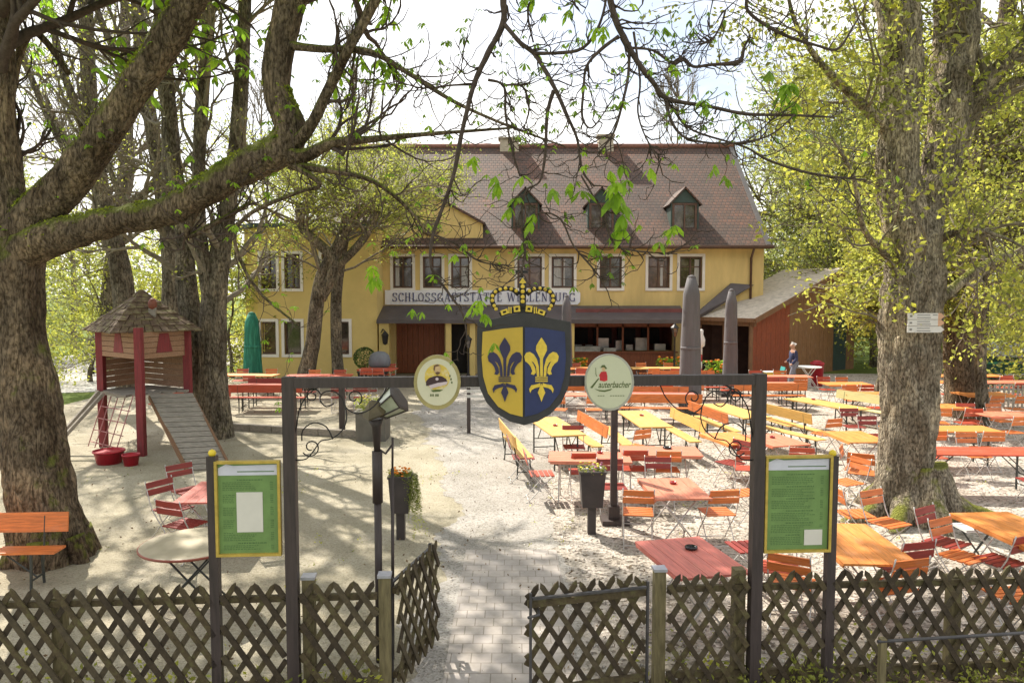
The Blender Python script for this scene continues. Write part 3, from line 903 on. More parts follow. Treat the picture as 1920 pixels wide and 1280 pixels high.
# ---- 5. leafy trees on the right ---------------------------------------------------------------
def leafy(label, px, py, y, h, crown, seed, mat, nb=40, L=2.2, nleaf=6, size=0.11, name='leafy_tree', group='leafy trees on the right', tr=0.16, prob=1.0, f0=0.25, spread=0.16, bark=None, lean=0.0, trunkpx=None):
    rng = random.Random(seed)
    b = G(px, py) if py else D(px, 700, y)
    b = Vector((D(px, 600, y).x, y, 0))
    t = thing(name, label, 'tree', group=group)
    mb = MB(); tw = MB(); tips = []
    pts = [(Vector((b.x, y, -0.1)), tr * 1.4), (Vector((b.x, y, 0.4)), tr * 1.1)]
    x = b.x; yy = y
    for k in range(1, 7):
        x += rng.uniform(-.25, .25) + lean; yy += rng.uniform(-.2, .2)
        pts.append((Vector((x, yy, h * k / 6)), tr * (1 - k / 6.6)))
    q = limb(mb, pts, 12, 0.1, seed, 5, 2)
    for c in range(nb):
        f = rng.uniform(f0, 1.0)
        i = min(int(f * (len(q) - 1)), len(q) - 2)
        a = rng.uniform(0, 2 * PI)
        d = Vector((math.cos(a), math.sin(a), rng.uniform(-0.15, 0.6)))
        ll = crown * (1.15 - 0.6 * abs(f - 0.5) * 1.4)
        grow(tw, rng, q[i][0], d, tr * .3, ll * rng.uniform(.6, 1.1) * .62, 2, tips, up=0.03, wob=0.2, kids=4, ang=0.8, lr=0.62, rmin=0.006)
    mb.build('trunk', bark or M_barkB, t)
    tw.build('twigs', M_barkG, t)
    leaves_from_tips(tips, rng, nleaf, spread, size, prob, seed).build('crown', mat, t)
    return t

leafy('yellow-green tree with fresh leaves filling the gap between the house roof and the grey trunk', 1640, 0, 36.0, 14.0, 6.0, 71, M_leafY, 110, nleaf=5, size=0.16, f0=0.22, spread=.24)
leafy('spring-green tree right beside the end gable of the house', 1535, 0, 39.0, 13.5, 5.0, 171, M_leafP, 90, nleaf=5, size=0.17, f0=0.18, spread=.24)
leafy('low golden-leaved tree hanging over the end of the brown shed', 1668, 0, 21.5, 4.9, 2.1, 72, M_leafG, 70, nleaf=6, size=0.11, f0=0.6)
leafy('dense fresh green tree behind the grey trunk at the right edge', 1850, 0, 20.0, 9.5, 4.0, 73, M_leafY, 80, nleaf=5, size=0.11, f0=0.42)
leafy('loose spring-green tree farther right, cut by the frame edge', 2010, 0, 26.0, 10.0, 4.6, 74, M_leafG, 80, nleaf=5, size=0.15, f0=0.2)
leafy('large pale tree behind the shed roof and the end gable of the house', 1520, 0, 44.0, 15.0, 8.0, 75, M_leafP, 80, nleaf=4, size=0.18, f0=0.15, tr=.3, prob=0.8, spread=.3)
leafy('pale tall tree far behind the grey trunk', 1720, 0, 48.0, 19.0, 8.5, 76, M_leafP, 80, nleaf=4, size=0.2, f0=0.1, tr=.3, prob=0.8, spread=.35)
leafy('broad pale green tree far back at the right edge', 1930, 0, 46.0, 14.0, 8.5, 77, M_leafP, 80, nleaf=4, size=0.2, f0=0.08, tr=.3, prob=0.9, spread=.35)
# dark second trunk behind the grey one
forked_tree('darker brown trunk standing close behind and right of the grey trunk', [
    [(1808, 790, 21.5, 38), (1806, 740, 21.5, 32), (1800, 660, 21.5, 29), (1800, 580, 21.5, 28), (1806, 480, 21.5, 27), (1830, 380, 21.5, 24), (1850, 260, 21.5, 20), (1880, 100, 21.5, 17), (1900, -100, 21.5, 12)],
    [(1815, 420, 21.5, 14), (1870, 330, 21.2, 11), (1930, 280, 21, 8), (2000, 240, 20.8, 5)]],
    81, 20, 2.0, 2, 4, prob=0.9, size=0.1, nleaf=5, bark=M_barkL)
# bare trees beyond the roof and behind the house
def bare(label, px, y, h, seed, group='bare trees beyond the house', nb=34, tr=.14, cw=3.2):
    rng = random.Random(seed)
    b = D(px, 600, y)
    t = thing('bare_tree', label, 'tree', group=group)
    mb = MB(); tw = MB(); tips = []
    q = limb(mb, [(Vector((b.x, y, -.1)), tr * 1.4), (Vector((b.x + .2, y, h * .35)), tr), (Vector((b.x - .1, y, h * .7)), tr * .5), (Vector((b.x, y, h)), tr * .15)], 8, .05, seed, 5)
    for c in range(nb):
        f = rng.uniform(.3, .98)
        i = min(int(f * (len(q) - 1)), len(q) - 2)
        a = rng.uniform(0, 2 * PI)
        grow(tw, rng, q[i][0], Vector((math.cos(a), math.sin(a), rng.uniform(.5, 1.4))), tr * .35, cw * (1.2 - f) * rng.uniform(.6, 1.1) + .8, 2, tips, up=.1, wob=.14, kids=5, ang=.6, rmin=.012)
    mb.build('trunk', M_barkG, t); tw.build('twigs', M_barkG, t)
    return t
bare('bare tree whose fine crown shows above the roof right of the chimneys', 1268, 52.0, 17.5, 91, nb=46, cw=4.0)
bare('tall thin bare tree rising behind the left end of the roof', 672, 46.0, 19.0, 92, nb=40)
bare('bare tree far left, seen between the trunks over the road', 135, 44.0, 15.0, 93)
bare('bare tree behind the trunks left of the yellow house', 500, 45.0, 16.0, 94)
leafy('fresh green young tree behind the playhouse beside the road', 165, 0, 30.0, 5.0, 3.0, 95, M_leafY, 44, nleaf=3, size=0.12, f0=0.3, group='young trees along the road', tr=.08)
leafy('fresh green young tree between the twisted trunk and the yellow house', 432, 0, 31.5, 5.4, 2.2, 96, M_leafY, 40, nleaf=4, size=0.12, f0=0.12, group='young trees along the road', tr=.08)
leafy('fresh green small tree far behind the playhouse posts', 290, 0, 36.0, 5.5, 3.2, 97, M_leafY, 44, nleaf=3, size=0.14, f0=0.2, group='young trees along the road', tr=.08)
leafy('pale tree standing far left beyond the road', 20, 0, 42.0, 9.0, 5.0, 98, M_leafP, 50, nleaf=4, size=0.18, f0=0.15, group='young trees along the road', tr=.14)
# ------------------------------------------------------------------ ground and setting
def plane(name, x0, x1, y0, y1, z, mat, poly=None):
    mb = MB()
    if poly:
        n = len(mb.v)
        mb.v += [(a, b, z) for a, b in poly]
        mb.face(range(len(poly)))
    else:
        mb.quad((x0, y0, z), (x1, y0, z), (x1, y1, z), (x0, y1, z))
    return struct(mb.build(name, mat))

def ground_mat(name, c1, c2, c3, peb=45.0, pebamt=0.5, bump=0.5, big=0.6):
    m, nt, b = _nt(name)
    v = mapped(nt)
    n1 = N(nt, 'ShaderNodeTexNoise', Scale=big, Detail=7.0, Roughness=0.6)
    nt.links.new(v, n1.inputs['Vector'])
    r1 = ramp(nt, [(0.3, c1), (0.5, c2), (0.7, c3)])
    nt.links.new(n1.outputs['Fac'], r1.inputs['Fac'])
    vo = N(nt, 'ShaderNodeTexVoronoi', Scale=peb)
    nt.links.new(v, vo.inputs['Vector'])
    hs = nt.nodes.new('ShaderNodeSeparateColor')
    nt.links.new(vo.outputs['Color'], hs.inputs[0])
    r2 = ramp(nt, [(0.0, (0.30, 0.27, 0.24)), (0.3, (0.9, 0.88, 0.85)), (1.0, (1.25, 1.22, 1.2))])
    nt.links.new(hs.outputs[0], r2.inputs['Fac'])
    mu = N(nt, 'ShaderNodeMix', data_type='RGBA', blend_type='MULTIPLY')
    mu.inputs[0].default_value = pebamt
    nt.links.new(r1.outputs['Color'], mu.inputs[6])
    nt.links.new(r2.outputs['Color'], mu.inputs[7])
    n2 = N(nt, 'ShaderNodeTexNoise', Scale=22.0, Detail=6.0, Roughness=0.75)
    nt.links.new(v, n2.inputs['Vector'])
    r3 = ramp(nt, [(0.36, (0.55, 0.5, 0.42)), (0.5, (1, 1, 1))])
    nt.links.new(n2.outputs['Fac'], r3.inputs['Fac'])
    m2 = N(nt, 'ShaderNodeMix', data_type='RGBA', blend_type='MULTIPLY')
    m2.inputs[0].default_value = 0.6
    nt.links.new(mu.outputs[2], m2.inputs[6])
    nt.links.new(r3.outputs['Color'], m2.inputs[7])
    nt.links.new(m2.outputs[2], b.inputs['Base Color'])
    b.inputs['Roughness'].default_value = 0.95
    b.inputs['Specular IOR Level'].default_value = 0.15
    ad = N(nt, 'ShaderNodeMath', operation='ADD')
    nt.links.new(vo.outputs['Distance'], ad.inputs[0])
    nt.links.new(n2.outputs['Fac'], ad.inputs[1])
    bp = N(nt, 'ShaderNodeBump', Strength=bump, Distance=0.02)
    nt.links.new(ad.outputs[0], bp.inputs['Height'])
    nt.links.new(bp.outputs['Normal'], b.inputs['Normal'])
    return m
m_grass = ground_mat('grass_ground', (0.07, 0.11, 0.02), (0.12, 0.17, 0.035), (0.2, 0.23, 0.06), 30, .5, .6, .4)
m_sand = ground_mat('sandy_ground', (0.30, 0.27, 0.195), (0.385, 0.35, 0.265), (0.46, 0.42, 0.33), 60, .35, .5, .9)
m_grav = ground_mat('pale_gravel', (0.34, 0.31, 0.26), (0.47, 0.43, 0.38), (0.58, 0.54, 0.49), 22, 1.0, 1.0, 1.1)
m_yardr = ground_mat('packed_grit', (0.30, 0.285, 0.255), (0.385, 0.365, 0.335), (0.46, 0.44, 0.41), 50, .6, .5, .8)
m_road = ground_mat('pale_asphalt', (0.40, 0.39, 0.37), (0.46, 0.45, 0.42), (0.5, 0.49, 0.46), 60, .2, .2, .3)

plane('ground', -300, 300, -60, 500, 0.0, m_grass)
plane('yard', 0, 0, 0, 0, 0.004, m_sand, poly=[(-14, 2.0), (-0.9, 2.0), (-0.75, 12), (-1.6, 17), (-2.4, 21), (-4, 33), (-14.5, 33)])
plane('gravel_yard', 0, 0, 0, 0, 0.004, m_grav, poly=[(0.55, 2.0), (24, 2.0), (24, 33), (4.5, 33), (1.9, 24), (0.8, 17), (0.35, 12)])
def jag(pts, amp, seed, step=.09):
    out = []
    for (x0, y0), (x1, y1) in zip(pts, pts[1:]):
        n = max(2, int(math.hypot(x1 - x0, y1 - y0) / step))
        for k in range(n):
            u = k / n; x = x0 + (x1 - x0) * u; y = y0 + (y1 - y0) * u
            out.append((x + amp * (mnoise.noise(Vector((y * .7, seed, 0))) * 1.6 + mnoise.noise(Vector((y * 3.1, seed, 2))) + .6 * mnoise.noise(Vector((y * 9.1, seed, 5)))), y))
    out.append(pts[-1]); return out
plane('path', 0, 0, 0, 0, 0.008, m_yardr, poly=jag([(0.75, -8), (0.72, 8), (0.6, 12), (1.0, 17), (2.1, 24), (4.7, 33.0)], .16, 1) + jag([(-4.2, 33.0), (-2.6, 21), (-1.75, 17), (-0.95, 12), (-1.0, 8), (-1.05, -8)], .2, 7))
plane('road', 0, 0, 0, 0, 0.012, m_road, poly=[(-60, 14), (-13.9, 27.2), (-14.0, 36.5), (-16, 60), (-23, 60), (-26, 38), (-60, 26)])
# paving stones laid through the gate
def paver_mat():
    m, nt, b = _nt('concrete_pavers')
    v = mapped(nt)
    br = N(nt, 'ShaderNodeTexBrick', Scale=1.0)
    br.offset = 0.5
    br.inputs['Mortar Size'].default_value = 0.006
    br.inputs['Brick Width'].default_value = 0.2
    br.inputs['Row Height'].default_value = 0.2
    br.inputs['Color1'].default_value = (0.40, 0.37, 0.35, 1)
    br.inputs['Color2'].default_value = (0.47, 0.43, 0.40, 1)
    br.inputs['Mortar'].default_value = (0.28, 0.25, 0.22, 1)
    nt.links.new(v, br.inputs['Vector'])
    nz = N(nt, 'ShaderNodeTexNoise', Scale=3.0, Detail=8.0, Roughness=0.7)
    nt.links.new(v, nz.inputs['Vector'])
    rp = ramp(nt, [(0.3, (0.7, 0.68, 0.62)), (0.7, (1.12, 1.1, 1.08))])
    nt.links.new(nz.outputs['Fac'], rp.inputs['Fac'])
    mu = N(nt, 'ShaderNodeMix', data_type='RGBA', blend_type='MULTIPLY')
    mu.inputs[0].default_value = 1
    nt.links.new(br.outputs['Color'], mu.inputs[6]); nt.links.new(rp.outputs['Color'], mu.inputs[7])
    nt.links.new(mu.outputs[2], b.inputs['Base Color'])
    b.inputs['Roughness'].default_value = 0.85
    bp = N(nt, 'ShaderNodeBump', Strength=0.4, Distance=0.01)
    bp.invert = True
    nt.links.new(br.outputs['Fac'], bp.inputs['Height'])
    nt.links.new(bp.outputs['Normal'], b.inputs['Normal'])
    return m
plane('paving', -0.64, 0.62, -6, 10.2, 0.016, paver_mat())
# narrow soil bed under the fence
m_soil = ground_mat('soil', (0.06, 0.045, 0.03), (0.10, 0.075, 0.05), (0.16, 0.13, 0.09), 40, .6, .9, 2)
plane('soil_bed', 0, 0, 0, 0, 0.012, m_soil, poly=[(-6, 5.55), (-1.2, 5.85), (-1.2, 6.75), (-6, 6.45)])
plane('soil_bed', 0, 0, 0, 0, 0.012, m_soil, poly=[(0.95, 5.95), (6, 6.3), (6, 7.0), (1.3, 6.75)])

# far wooded background
def woods(name, label, pts, h, seed, n, size, mat, th=5.0):
    rng = np.random.default_rng(seed); L = Leaves(seed)
    for i in range(len(pts) - 1):
        a = Vector(pts[i]); b = Vector(pts[i + 1])
        k = int(n * (b - a).length / 20)
        for q in range(k):
            u = rng.random(); p = a.lerp(b, u)
            w = 0.55 + 0.6 * abs(mnoise.noise(Vector((p.x * .12, p.y * .12, seed))))* 1.3 + 0.15 * mnoise.noise(Vector((p.x * .5, p.y * .5, seed)))
            z = h * w * (rng.random() ** 0.75)
            L.cloud((p.x + rng.normal(0, th * .3), p.y + rng.normal(0, th * .3), z), 5, 0.55, size, .5)
    return stuff(L.build(name, mat), label, 'woods')
woods('distant_woods', 'pale green spring woods far behind the trees on the left', [(-75, 44), (-40, 58), (-18, 66), (0, 70)], 10, 201, 900, .42, M_leafP)
woods('distant_woods', 'pale green woods closing the view beyond the shed on the right', [(14, 62), (30, 56), (48, 48), (62, 36)], 12, 202, 1100, .42, M_leafP)
woods('hedge', 'green bushes growing along the far side of the road', [(-46, 30), (-26, 38), (-16.5, 42), (-12, 44)], 3.4, 203, 900, .2, M_leafY, 2)
woods('hedge', 'green bushes standing along the right edge beyond the garden', [(17, 34), (24, 30), (30, 24)], 3.0, 204, 1200, .18, M_leafY, 2)

# ------------------------------------------------------------------ the inn
m_yel = noisy('yellow_render', (0.63, 0.475, 0.20), 0.18, .7, 0.9, bump=0.1, spec=0.2, bscale=60, stretch=(1.6, 1.6, .35))
m_yel2 = noisy('yellow_render_pale', (0.62, 0.47, 0.18), 0.08, 1.2, 0.9, bump=0.1, spec=0.2, bscale=60)
m_white = noisy('white_trim', (0.72, 0.68, 0.62), 0.08, 3, 0.7)
m_brown = noisy('brown_paint', (0.10, 0.05, 0.03), 0.25, 6, 0.5)
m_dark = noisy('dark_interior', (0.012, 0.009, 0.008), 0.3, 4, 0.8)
m_glass = noisy('window_glass', (0.045, 0.035, 0.03), 0.7, 2.2, 0.06, spec=0.9, c2=(0.13, 0.11, 0.09))
m_glassr = noisy('window_glass_warm', (0.10, 0.045, 0.028), 0.7, 2.2, 0.08, spec=0.7, c2=(0.20, 0.12, 0.07))
m_curt = noisy('curtain', (0.45, 0.44, 0.42), 0.3, 9, 0.9, stretch=(6, 6, .4))
m_redwood = wood('red_brown_boards', (0.23, 0.065, 0.022), 0.3, 0.5, 2)
m_brwood = wood('brown_boards', (0.20, 0.10, 0.045), 0.3, 0.55, 2)
m_metal = noisy('dark_metal', (0.06, 0.055, 0.055), 0.2, 5, 0.45, 0.4)
m_iron = noisy('black_iron', (0.022, 0.02, 0.02), 0.3, 20, 0.5, 0.3)
m_canopy = noisy('canopy_sheet', (0.085, 0.07, 0.07), 0.2, 2, 0.55)

def tile_mat():
    m, nt, b = _nt('roof_tiles')
    tc = nt.nodes.new('ShaderNodeTexCoord')
    sx = nt.nodes.new('ShaderNodeSeparateXYZ')
    nt.links.new(tc.outputs['Object'], sx.inputs[0])
    mz = N(nt, 'ShaderNodeMath', operation='MULTIPLY'); mz.inputs[1].default_value = 1.5
    nt.links.new(sx.outputs['Z'], mz.inputs[0])
    cb = nt.nodes.new('ShaderNodeCombineXYZ')
    nt.links.new(sx.outputs['X'], cb.inputs['X']); nt.links.new(mz.outputs[0], cb.inputs['Y'])
    br = N(nt, 'ShaderNodeTexBrick', Scale=1.0)
    br.offset = 0.5
    br.inputs['Mortar Size'].default_value = 0.018
    br.inputs['Mortar Smooth'].default_value = 0.6
    br.inputs['Brick Width'].default_value = 0.2
    br.inputs['Row Height'].default_value = 0.22
    br.inputs['Color1'].default_value = (0.062, 0.040, 0.026, 1)
    br.inputs['Color2'].default_value = (0.100, 0.052, 0.032, 1)
    br.inputs['Mortar'].default_value = (0.04, 0.026, 0.022, 1)
    nt.links.new(cb.outputs[0], br.inputs['Vector'])
    nz = N(nt, 'ShaderNodeTexNoise', Scale=0.6, Detail=9.0, Roughness=0.75)
    nt.links.new(tc.outputs['Object'], nz.inputs['Vector'])
    rp = ramp(nt, [(0.33, (0.75, 0.72, 0.75)), (0.5, (1, 1, 1)), (0.68, (1.7, 1.25, 1.0))])
    nt.links.new(nz.outputs['Fac'], rp.inputs['Fac'])
    mu = N(nt, 'ShaderNodeMix', data_type='RGBA', blend_type='MULTIPLY'); mu.inputs[0].default_value = 1
    nt.links.new(br.outputs['Color'], mu.inputs[6]); nt.links.new(rp.outputs['Color'], mu.inputs[7])
    nt.links.new(mu.outputs[2], b.inputs['Base Color'])
    b.inputs['Roughness'].default_value = 0.75
    wv = N(nt, 'ShaderNodeMath', operation='FRACT')
    dv = N(nt, 'ShaderNodeMath', operation='DIVIDE'); dv.inputs[1].default_value = 0.22
    nt.links.new(mz.outputs[0], dv.inputs[0]); nt.links.new(dv.outputs[0], wv.inputs[0])
    sb = N(nt, 'ShaderNodeMath', operation='SUBTRACT')
    nt.links.new(wv.outputs[0], sb.inputs[1]); sb.inputs[0].default_value = 1.0
    ad = N(nt, 'ShaderNodeMath', operation='SUBTRACT')
    nt.links.new(sb.outputs[0], ad.inputs[0]); nt.links.new(br.outputs['Fac'], ad.inputs[1])
    bp = N(nt, 'ShaderNodeBump', Strength=0.8, Distance=0.05)
    nt.links.new(ad.outputs[0], bp.inputs['Height'])
    nt.links.new(bp.outputs['Normal'], b.inputs['Normal'])
    return m
m_tile = tile_mat()

def wall_holes(mb, x0, x1, z0, z1, y, th, holes, clip=None):
    xs = sorted(set([x0, x1] + [h[0] for h in holes] + [h[1] for h in holes]))
    zs = sorted(set([z0, z1] + [h[2] for h in holes] + [h[3] for h in holes]))
    for i in range(len(xs) - 1):
        run = None
        for j in range(len(zs) - 1):
            cx = (xs[i] + xs[i + 1]) / 2; cz = (zs[j] + zs[j + 1]) / 2
            solid = not any(h[0] < cx < h[1] and h[2] < cz < h[3] for h in holes)
            if solid:
                if run is None: run = zs[j]
            else:
                if run is not None: mb.span(xs[i], xs[i + 1], y, y + th, run, zs[j]); run = None
        if run is not None: mb.span(xs[i], xs[i + 1], y, y + th, run, zs[-1])

YF = 33.0
YW = 31.4
inn = thing('inn_building', 'two-storey yellow country inn with steep brown tiled roof, dormers and long white name board', 'building')
def win_rect(pa, pb, ya, yb, y):
    a = D(pa, yb, y); c = D(pb, ya, y)
    return (a.x, c.x, a.z, c.z)
def window(parent, rect, y, glass=None, bars=1, surround=True, name='window'):
    x0, x1, z0, z1 = rect
    f = MB()
    t = 0.12
    if surround:
        f.span(x0 - t, x1 + t, y - .035, y + .05, z1, z1 + t)
        f.span(x0 - t, x1 + t, y - .05, y + .05, z0 - t, z0)
        f.span(x0 - t, x0, y - .035, y + .05, z0, z1)
        f.span(x1, x1 + t, y - .035, y + .05, z0, z1)
    else:
        f.span(x0, x1, y - .02, y + .05, z1, z1 + .06)
    w = f.build(name, m_white, parent)
    s = MB(); e = .07
    yy = y + .12
    s.span(x0, x1, yy, yy + .06, z1 - e, z1); s.span(x0, x1, yy, yy + .06, z0, z0 + e)
    s.span(x0, x0 + e, yy, yy + .06, z0 + e, z1 - e); s.span(x1 - e, x1, yy, yy + .06, z0 + e, z1 - e)
    if bars:
        cx = (x0 + x1) / 2
        s.span(cx - .035, cx + .035, yy, yy + .055, z0 + e, z1 - e)
        zc = z0 + (z1 - z0) * .68
        s.span(x0 + e, cx - .035, yy + .01, yy + .05, zc - .02, zc + .02); s.span(cx + .035, x1 - e, yy + .01, yy + .05, zc - .02, zc + .02)
    s.build('sash', m_brown, w)
    g = MB(); g.span(x0 + .01, x1 - .01, yy + .062, yy + .075, z0 + .01, z1 - .01)
    g.build('pane', glass or m_glass, w)
    return w

zE = D(1100, 455, YF).z          # eave height
up = [win_rect(a, b, 481, 540, YF) for a, b in ((737, 773), (793, 828), (846, 880), (970, 1016), (1034, 1076), (1124, 1166), (1215, 1256), (1274, 1317))]
kio = (D(1076, 0, YF).x, D(1272, 0, YF).x, 1.02, 2.32)
ent = (D(742, 650, YF).x, D(834, 650, YF).x, 0.0, 2.42)
dor = (D(846, 650, YF).x, D(876, 650, YF).x, 0.0, 2.2)
XL = D(600, 600, YF).x; XR = D(1432, 500, YF).x
mb = MB()
wall_holes(mb, XL, XR, 0, zE, YF, 0.35, up + [kio, ent, dor])
mb.span(XL, XL + .3, YF + .352, 43.5, 0, zE)                 # left end
mb.span(XR - .3, XR, YF + .352, 43.5, 0, zE)                  # right end
mb.span(XL, XR, 43.2, 43.5, 0, zE - .01)
mb.build('wall', m_yel, inn)
for i, r in enumerate(up):
    window(inn, r, YF, m_glassr if i in (3, 6) else m_glass)
for k, (i, fa, fb) in enumerate(((4, .12, .62), (2, .5, .9), (0, .1, .3), (3, .1, .28), (7, .7, .9), (6, .6, .72))):
    x0, x1, z0, z1 = up[i]
    m = MB(); n = 7
    for q in range(n):
        a_ = x0 + (x1 - x0) * (fa + (fb - fa) * q / n); b_ = x0 + (x1 - x0) * (fa + (fb - fa) * (q + .93) / n)
        m.span(a_, b_, YF + .174 + .002 * (q % 2), YF + .181, z0 + .1, z1 - .12 - .25 * (k % 2))
    m.build('curtain', m_curt, inn)
# end gables
yR = 38.6; zR = D(1135, 275, yR).z
for x, s in ((XL + .02, .28), (XR - .3, .28)):
    g = MB()
    n = len(g.v)
    g.prism([(YF + .1, zE), (43.4, zE), (yR, zR - .25)], x, x + s, Matrix(((0, 1, 0), (1, 0, 0), (0, 0, 1))))
    g.build('gable', m_yel, inn)
# roof
rf = MB()
ov = .35
slope = (zR - zE) / (yR - YF)
y0 = YF - .45; z0_ = zE - .45 * slope + .25
xl = XL - ov; xr = XR - .05
rf.slab((xl, y0, z0_), (xr, y0, z0_), (xr, yR, zR), (xl, yR, zR), .16)
rf.slab((xr, 44.2, z0_), (xl, 44.2, z0_), (xl, yR + .002, zR), (xr, yR + .002, zR), .16)
roof = rf.build('roof', m_tile, inn)
vg = MB()
vg.slab((xr, y0 - .02, z0_ + .06), (xr + .2, y0 - .02, z0_ + .06), (xr + .2, yR, zR + .07), (xr, yR, zR + .07), .2)
vg.build('verge', noisy('verge_sheet', (0.11, 0.10, 0.095), 0.15, 3, 0.5), roof)
rd = MB(); rd.tube([(xl, yR, zR + .02), (xr + .3, yR, zR + .02)], .13, 8); rd.build('ridge', noisy('ridge_tile', (0.22, 0.10, 0.07), 0.25, 5, 0.8), roof)
ct = MB(); ct.span(XL + .1, XR + .06, YF - .12, YF - .002, zE - .26, zE + .02)
ct.build('cornice', m_white, inn)
gt = MB(); gt.tube([(xl, y0 - .06, z0_ - .04), (xr + .3, y0 - .06, z0_ - .04)], .085, 8)
xd = D(1407, 500, YF).x
gt.tube([(xd, y0 - .06, z0_ - .05), (xd, YF - .1, z0_ - .5), (xd, YF - .1, 2.9)], .055, 8)
gt.build('gutter', m_brown, inn)
# chimneys
for px, w, h in ((955, .95, .22), (1135, .75, .36)):
    c = D(px, 270, yR)
    m = MB(); m.box((c.x, yR, zR + h / 2 - .15), (w, .7, h + .5)); m.box((c.x, yR, zR + h + .14), (w + .16, .86, .09))
    m.build('chimney', noisy('chimney_render', (0.42, 0.36, 0.27), 0.2, 4, 0.9), roof)
# cross gable over the entrance
A = D(690, 415, YF); B = D(797, 360, YF); C = D(905, 417, YF)
cg = MB()
yb = YF - .03
cg.prism([(A.x, zE - .3), (C.x, zE - .3), (C.x, C.z), (B.x, B.z), (A.x, C.z)], yb, yb + .36)
gb = cg.build('front_gable', m_yel, inn)
cr = MB()
yk = YF + (B.z - zE) / slope + .3; ye = YF + (C.z - zE) / slope + .3
cr.slab((C.x + .12, yb - .12, C.z - .02), (C.x + .12, ye, C.z - .02), (B.x, yk, B.z + .1), (B.x, yb - .12, B.z + .1), .1)
cr.slab((A.x - .12, ye, C.z - .02), (A.x - .12, yb - .12, C.z - .02), (B.x - .002, yb - .12, B.z + .1), (B.x - .002, yk, B.z + .1), .1)
cr.build('gable_roof', m_tile, gb)
ow = D(808, 428, yb)
o = MB(); o.lathe([(0.40, 0), (0.40, .05), (.3, .055)], (ow.x, yb - .002, ow.z), 20, Matrix(((1, 0, 0), (0, 0, -1), (0, 1, 0))), True, 1.1, .85)
o.build('oval_window', noisy('oval_brown', (0.13, 0.08, 0.065), 0.3, 6, 0.6), gb)
# dormers
m_dgreen = noisy('dark_green_sheet', (0.03, 0.055, 0.045), 0.2, 4, 0.6)
m_flash = noisy('red_flashing', (0.30, 0.08, 0.06), 0.3, 4, 0.6)
def dormer(px):
    yd = YF + .45
    cx = D(px, 400, yd).x
    zb = D(px, 436, yd).z; zt = D(px, 380, yd).z; za = D(px, 353, yd).z
    hw = .62
    m = MB()
    ybk = YF + (zt - zE) / slope + .4
    yak = YF + (za - zE) / slope + .4
    # cheeks and front frame
    m.slab((cx + hw, yd, zb - .3), (cx + hw, ybk, zb - .3), (cx + hw, ybk, zt), (cx + hw, yd, zt), .06)
    m.slab((cx - hw, ybk, zb - .3), (cx - hw, yd, zb - .3), (cx - hw, yd, zt), (cx - hw, ybk, zt), .06)
    m.span(cx - hw + .062, cx + hw - .062, yd + .01, yd + .1, zb - .3, zb)
    m.prism([(cx - hw, zt), (cx + hw, zt), (cx, za)], yd, yd + .1)
    d = m.build('dormer', m_dgreen, inn)
    r = MB()
    r.slab((cx + hw + .14, yd - .12, zt - .1), (cx + hw + .14, ybk, zt - .1), (cx, yak, za + .07), (cx, yd - .12, za + .07), .06)
    r.slab((cx - hw - .14, ybk, zt - .1), (cx - hw - .14, yd - .12, zt - .1), (cx - .002, yd - .12, za + .07), (cx - .002, yak, za + .07), .06)
    r.build('dormer_roof', m_tile, d)
    s = MB(); e = .1
    s.span(cx - hw + .07, cx + hw - .07, yd + .02, yd + .08, zt - e, zt - .01); s.span(cx - hw + .07, cx + hw - .07, yd + .02, yd + .08, zb, zb + e)
    s.span(cx - hw + .07, cx - hw + .07 + e, yd + .02, yd + .08, zb + e, zt - e); s.span(cx + hw - .07 - e, cx + hw - .07, yd + .02, yd + .08, zb + e, zt - e)
    s.span(cx - .03, cx + .03, yd + .03, yd + .075, zb + e, zt - e)
    s.build('sash', m_brown, d)
    g = MB(); g.span(cx - hw + .1, cx + hw - .1, yd + .085, yd + .095, zb + .02, zt - .02); g.build('pane', m_glass, d)
    f = MB(); f.span(cx - hw - .15, cx + hw + .15, yd - .16, yd - .01, zb - .34, zb - .26); f.build('flashing', m_flash, d)
for p in (985, 1128, 1284): dormer(p)
# left wing (lower, flat-hipped)
zW = D(560, 427, YW).z
XW0 = D(482, 500, YW).x; XW1 = D(706, 500, YW).x
wu = [win_rect(a, b, 476, 541, YW) for a, b in ((490, 517), (534, 562), (604, 630))]
wl = [win_rect(a, b, 603, 664, YW) for a, b in ((490, 517), (534, 564), (629, 654))]
mb = MB(); wall_holes(mb, XW0, XW1, 0, zW, YW, .3, wu + wl)
mb.span(XW1 - .3, XW1, YW + .302, YF - .002, 0, zW)
xc = D(459, 500, YW + .9).x
mb.slab((xc, YW + .9, 0), (XW0, YW, 0), (XW0, YW, zW), (xc, YW + .9, zW), .3)
mb.slab((xc, 38, 0), (xc, YW + .9, 0), (xc, YW + .9, zW), (xc, 38, zW), .3)
wing = mb.build('wing', m_yel2, inn)
for r in wu: window(wing, r, YW)
for i, r in enumerate(wl): window(wing, r, YW, m_glassr if i == 0 else m_glass, 0)
er = MB()
er.prism([(xc - .35, YW + .75), (XW0 - .1, YW - .4), (XW1 + .02, YW - .4), (XW1 + .02, YF - .01), (XW1 - 3.0, YF - .01), (XW1 - 3.0, 38), (xc - .35, 38)], zW + .001, zW + .16, Matrix(((1, 0, 0), (0, 0, 1), (0, 1, 0))))
er.build('wing_roof', m_dgreen, inn)
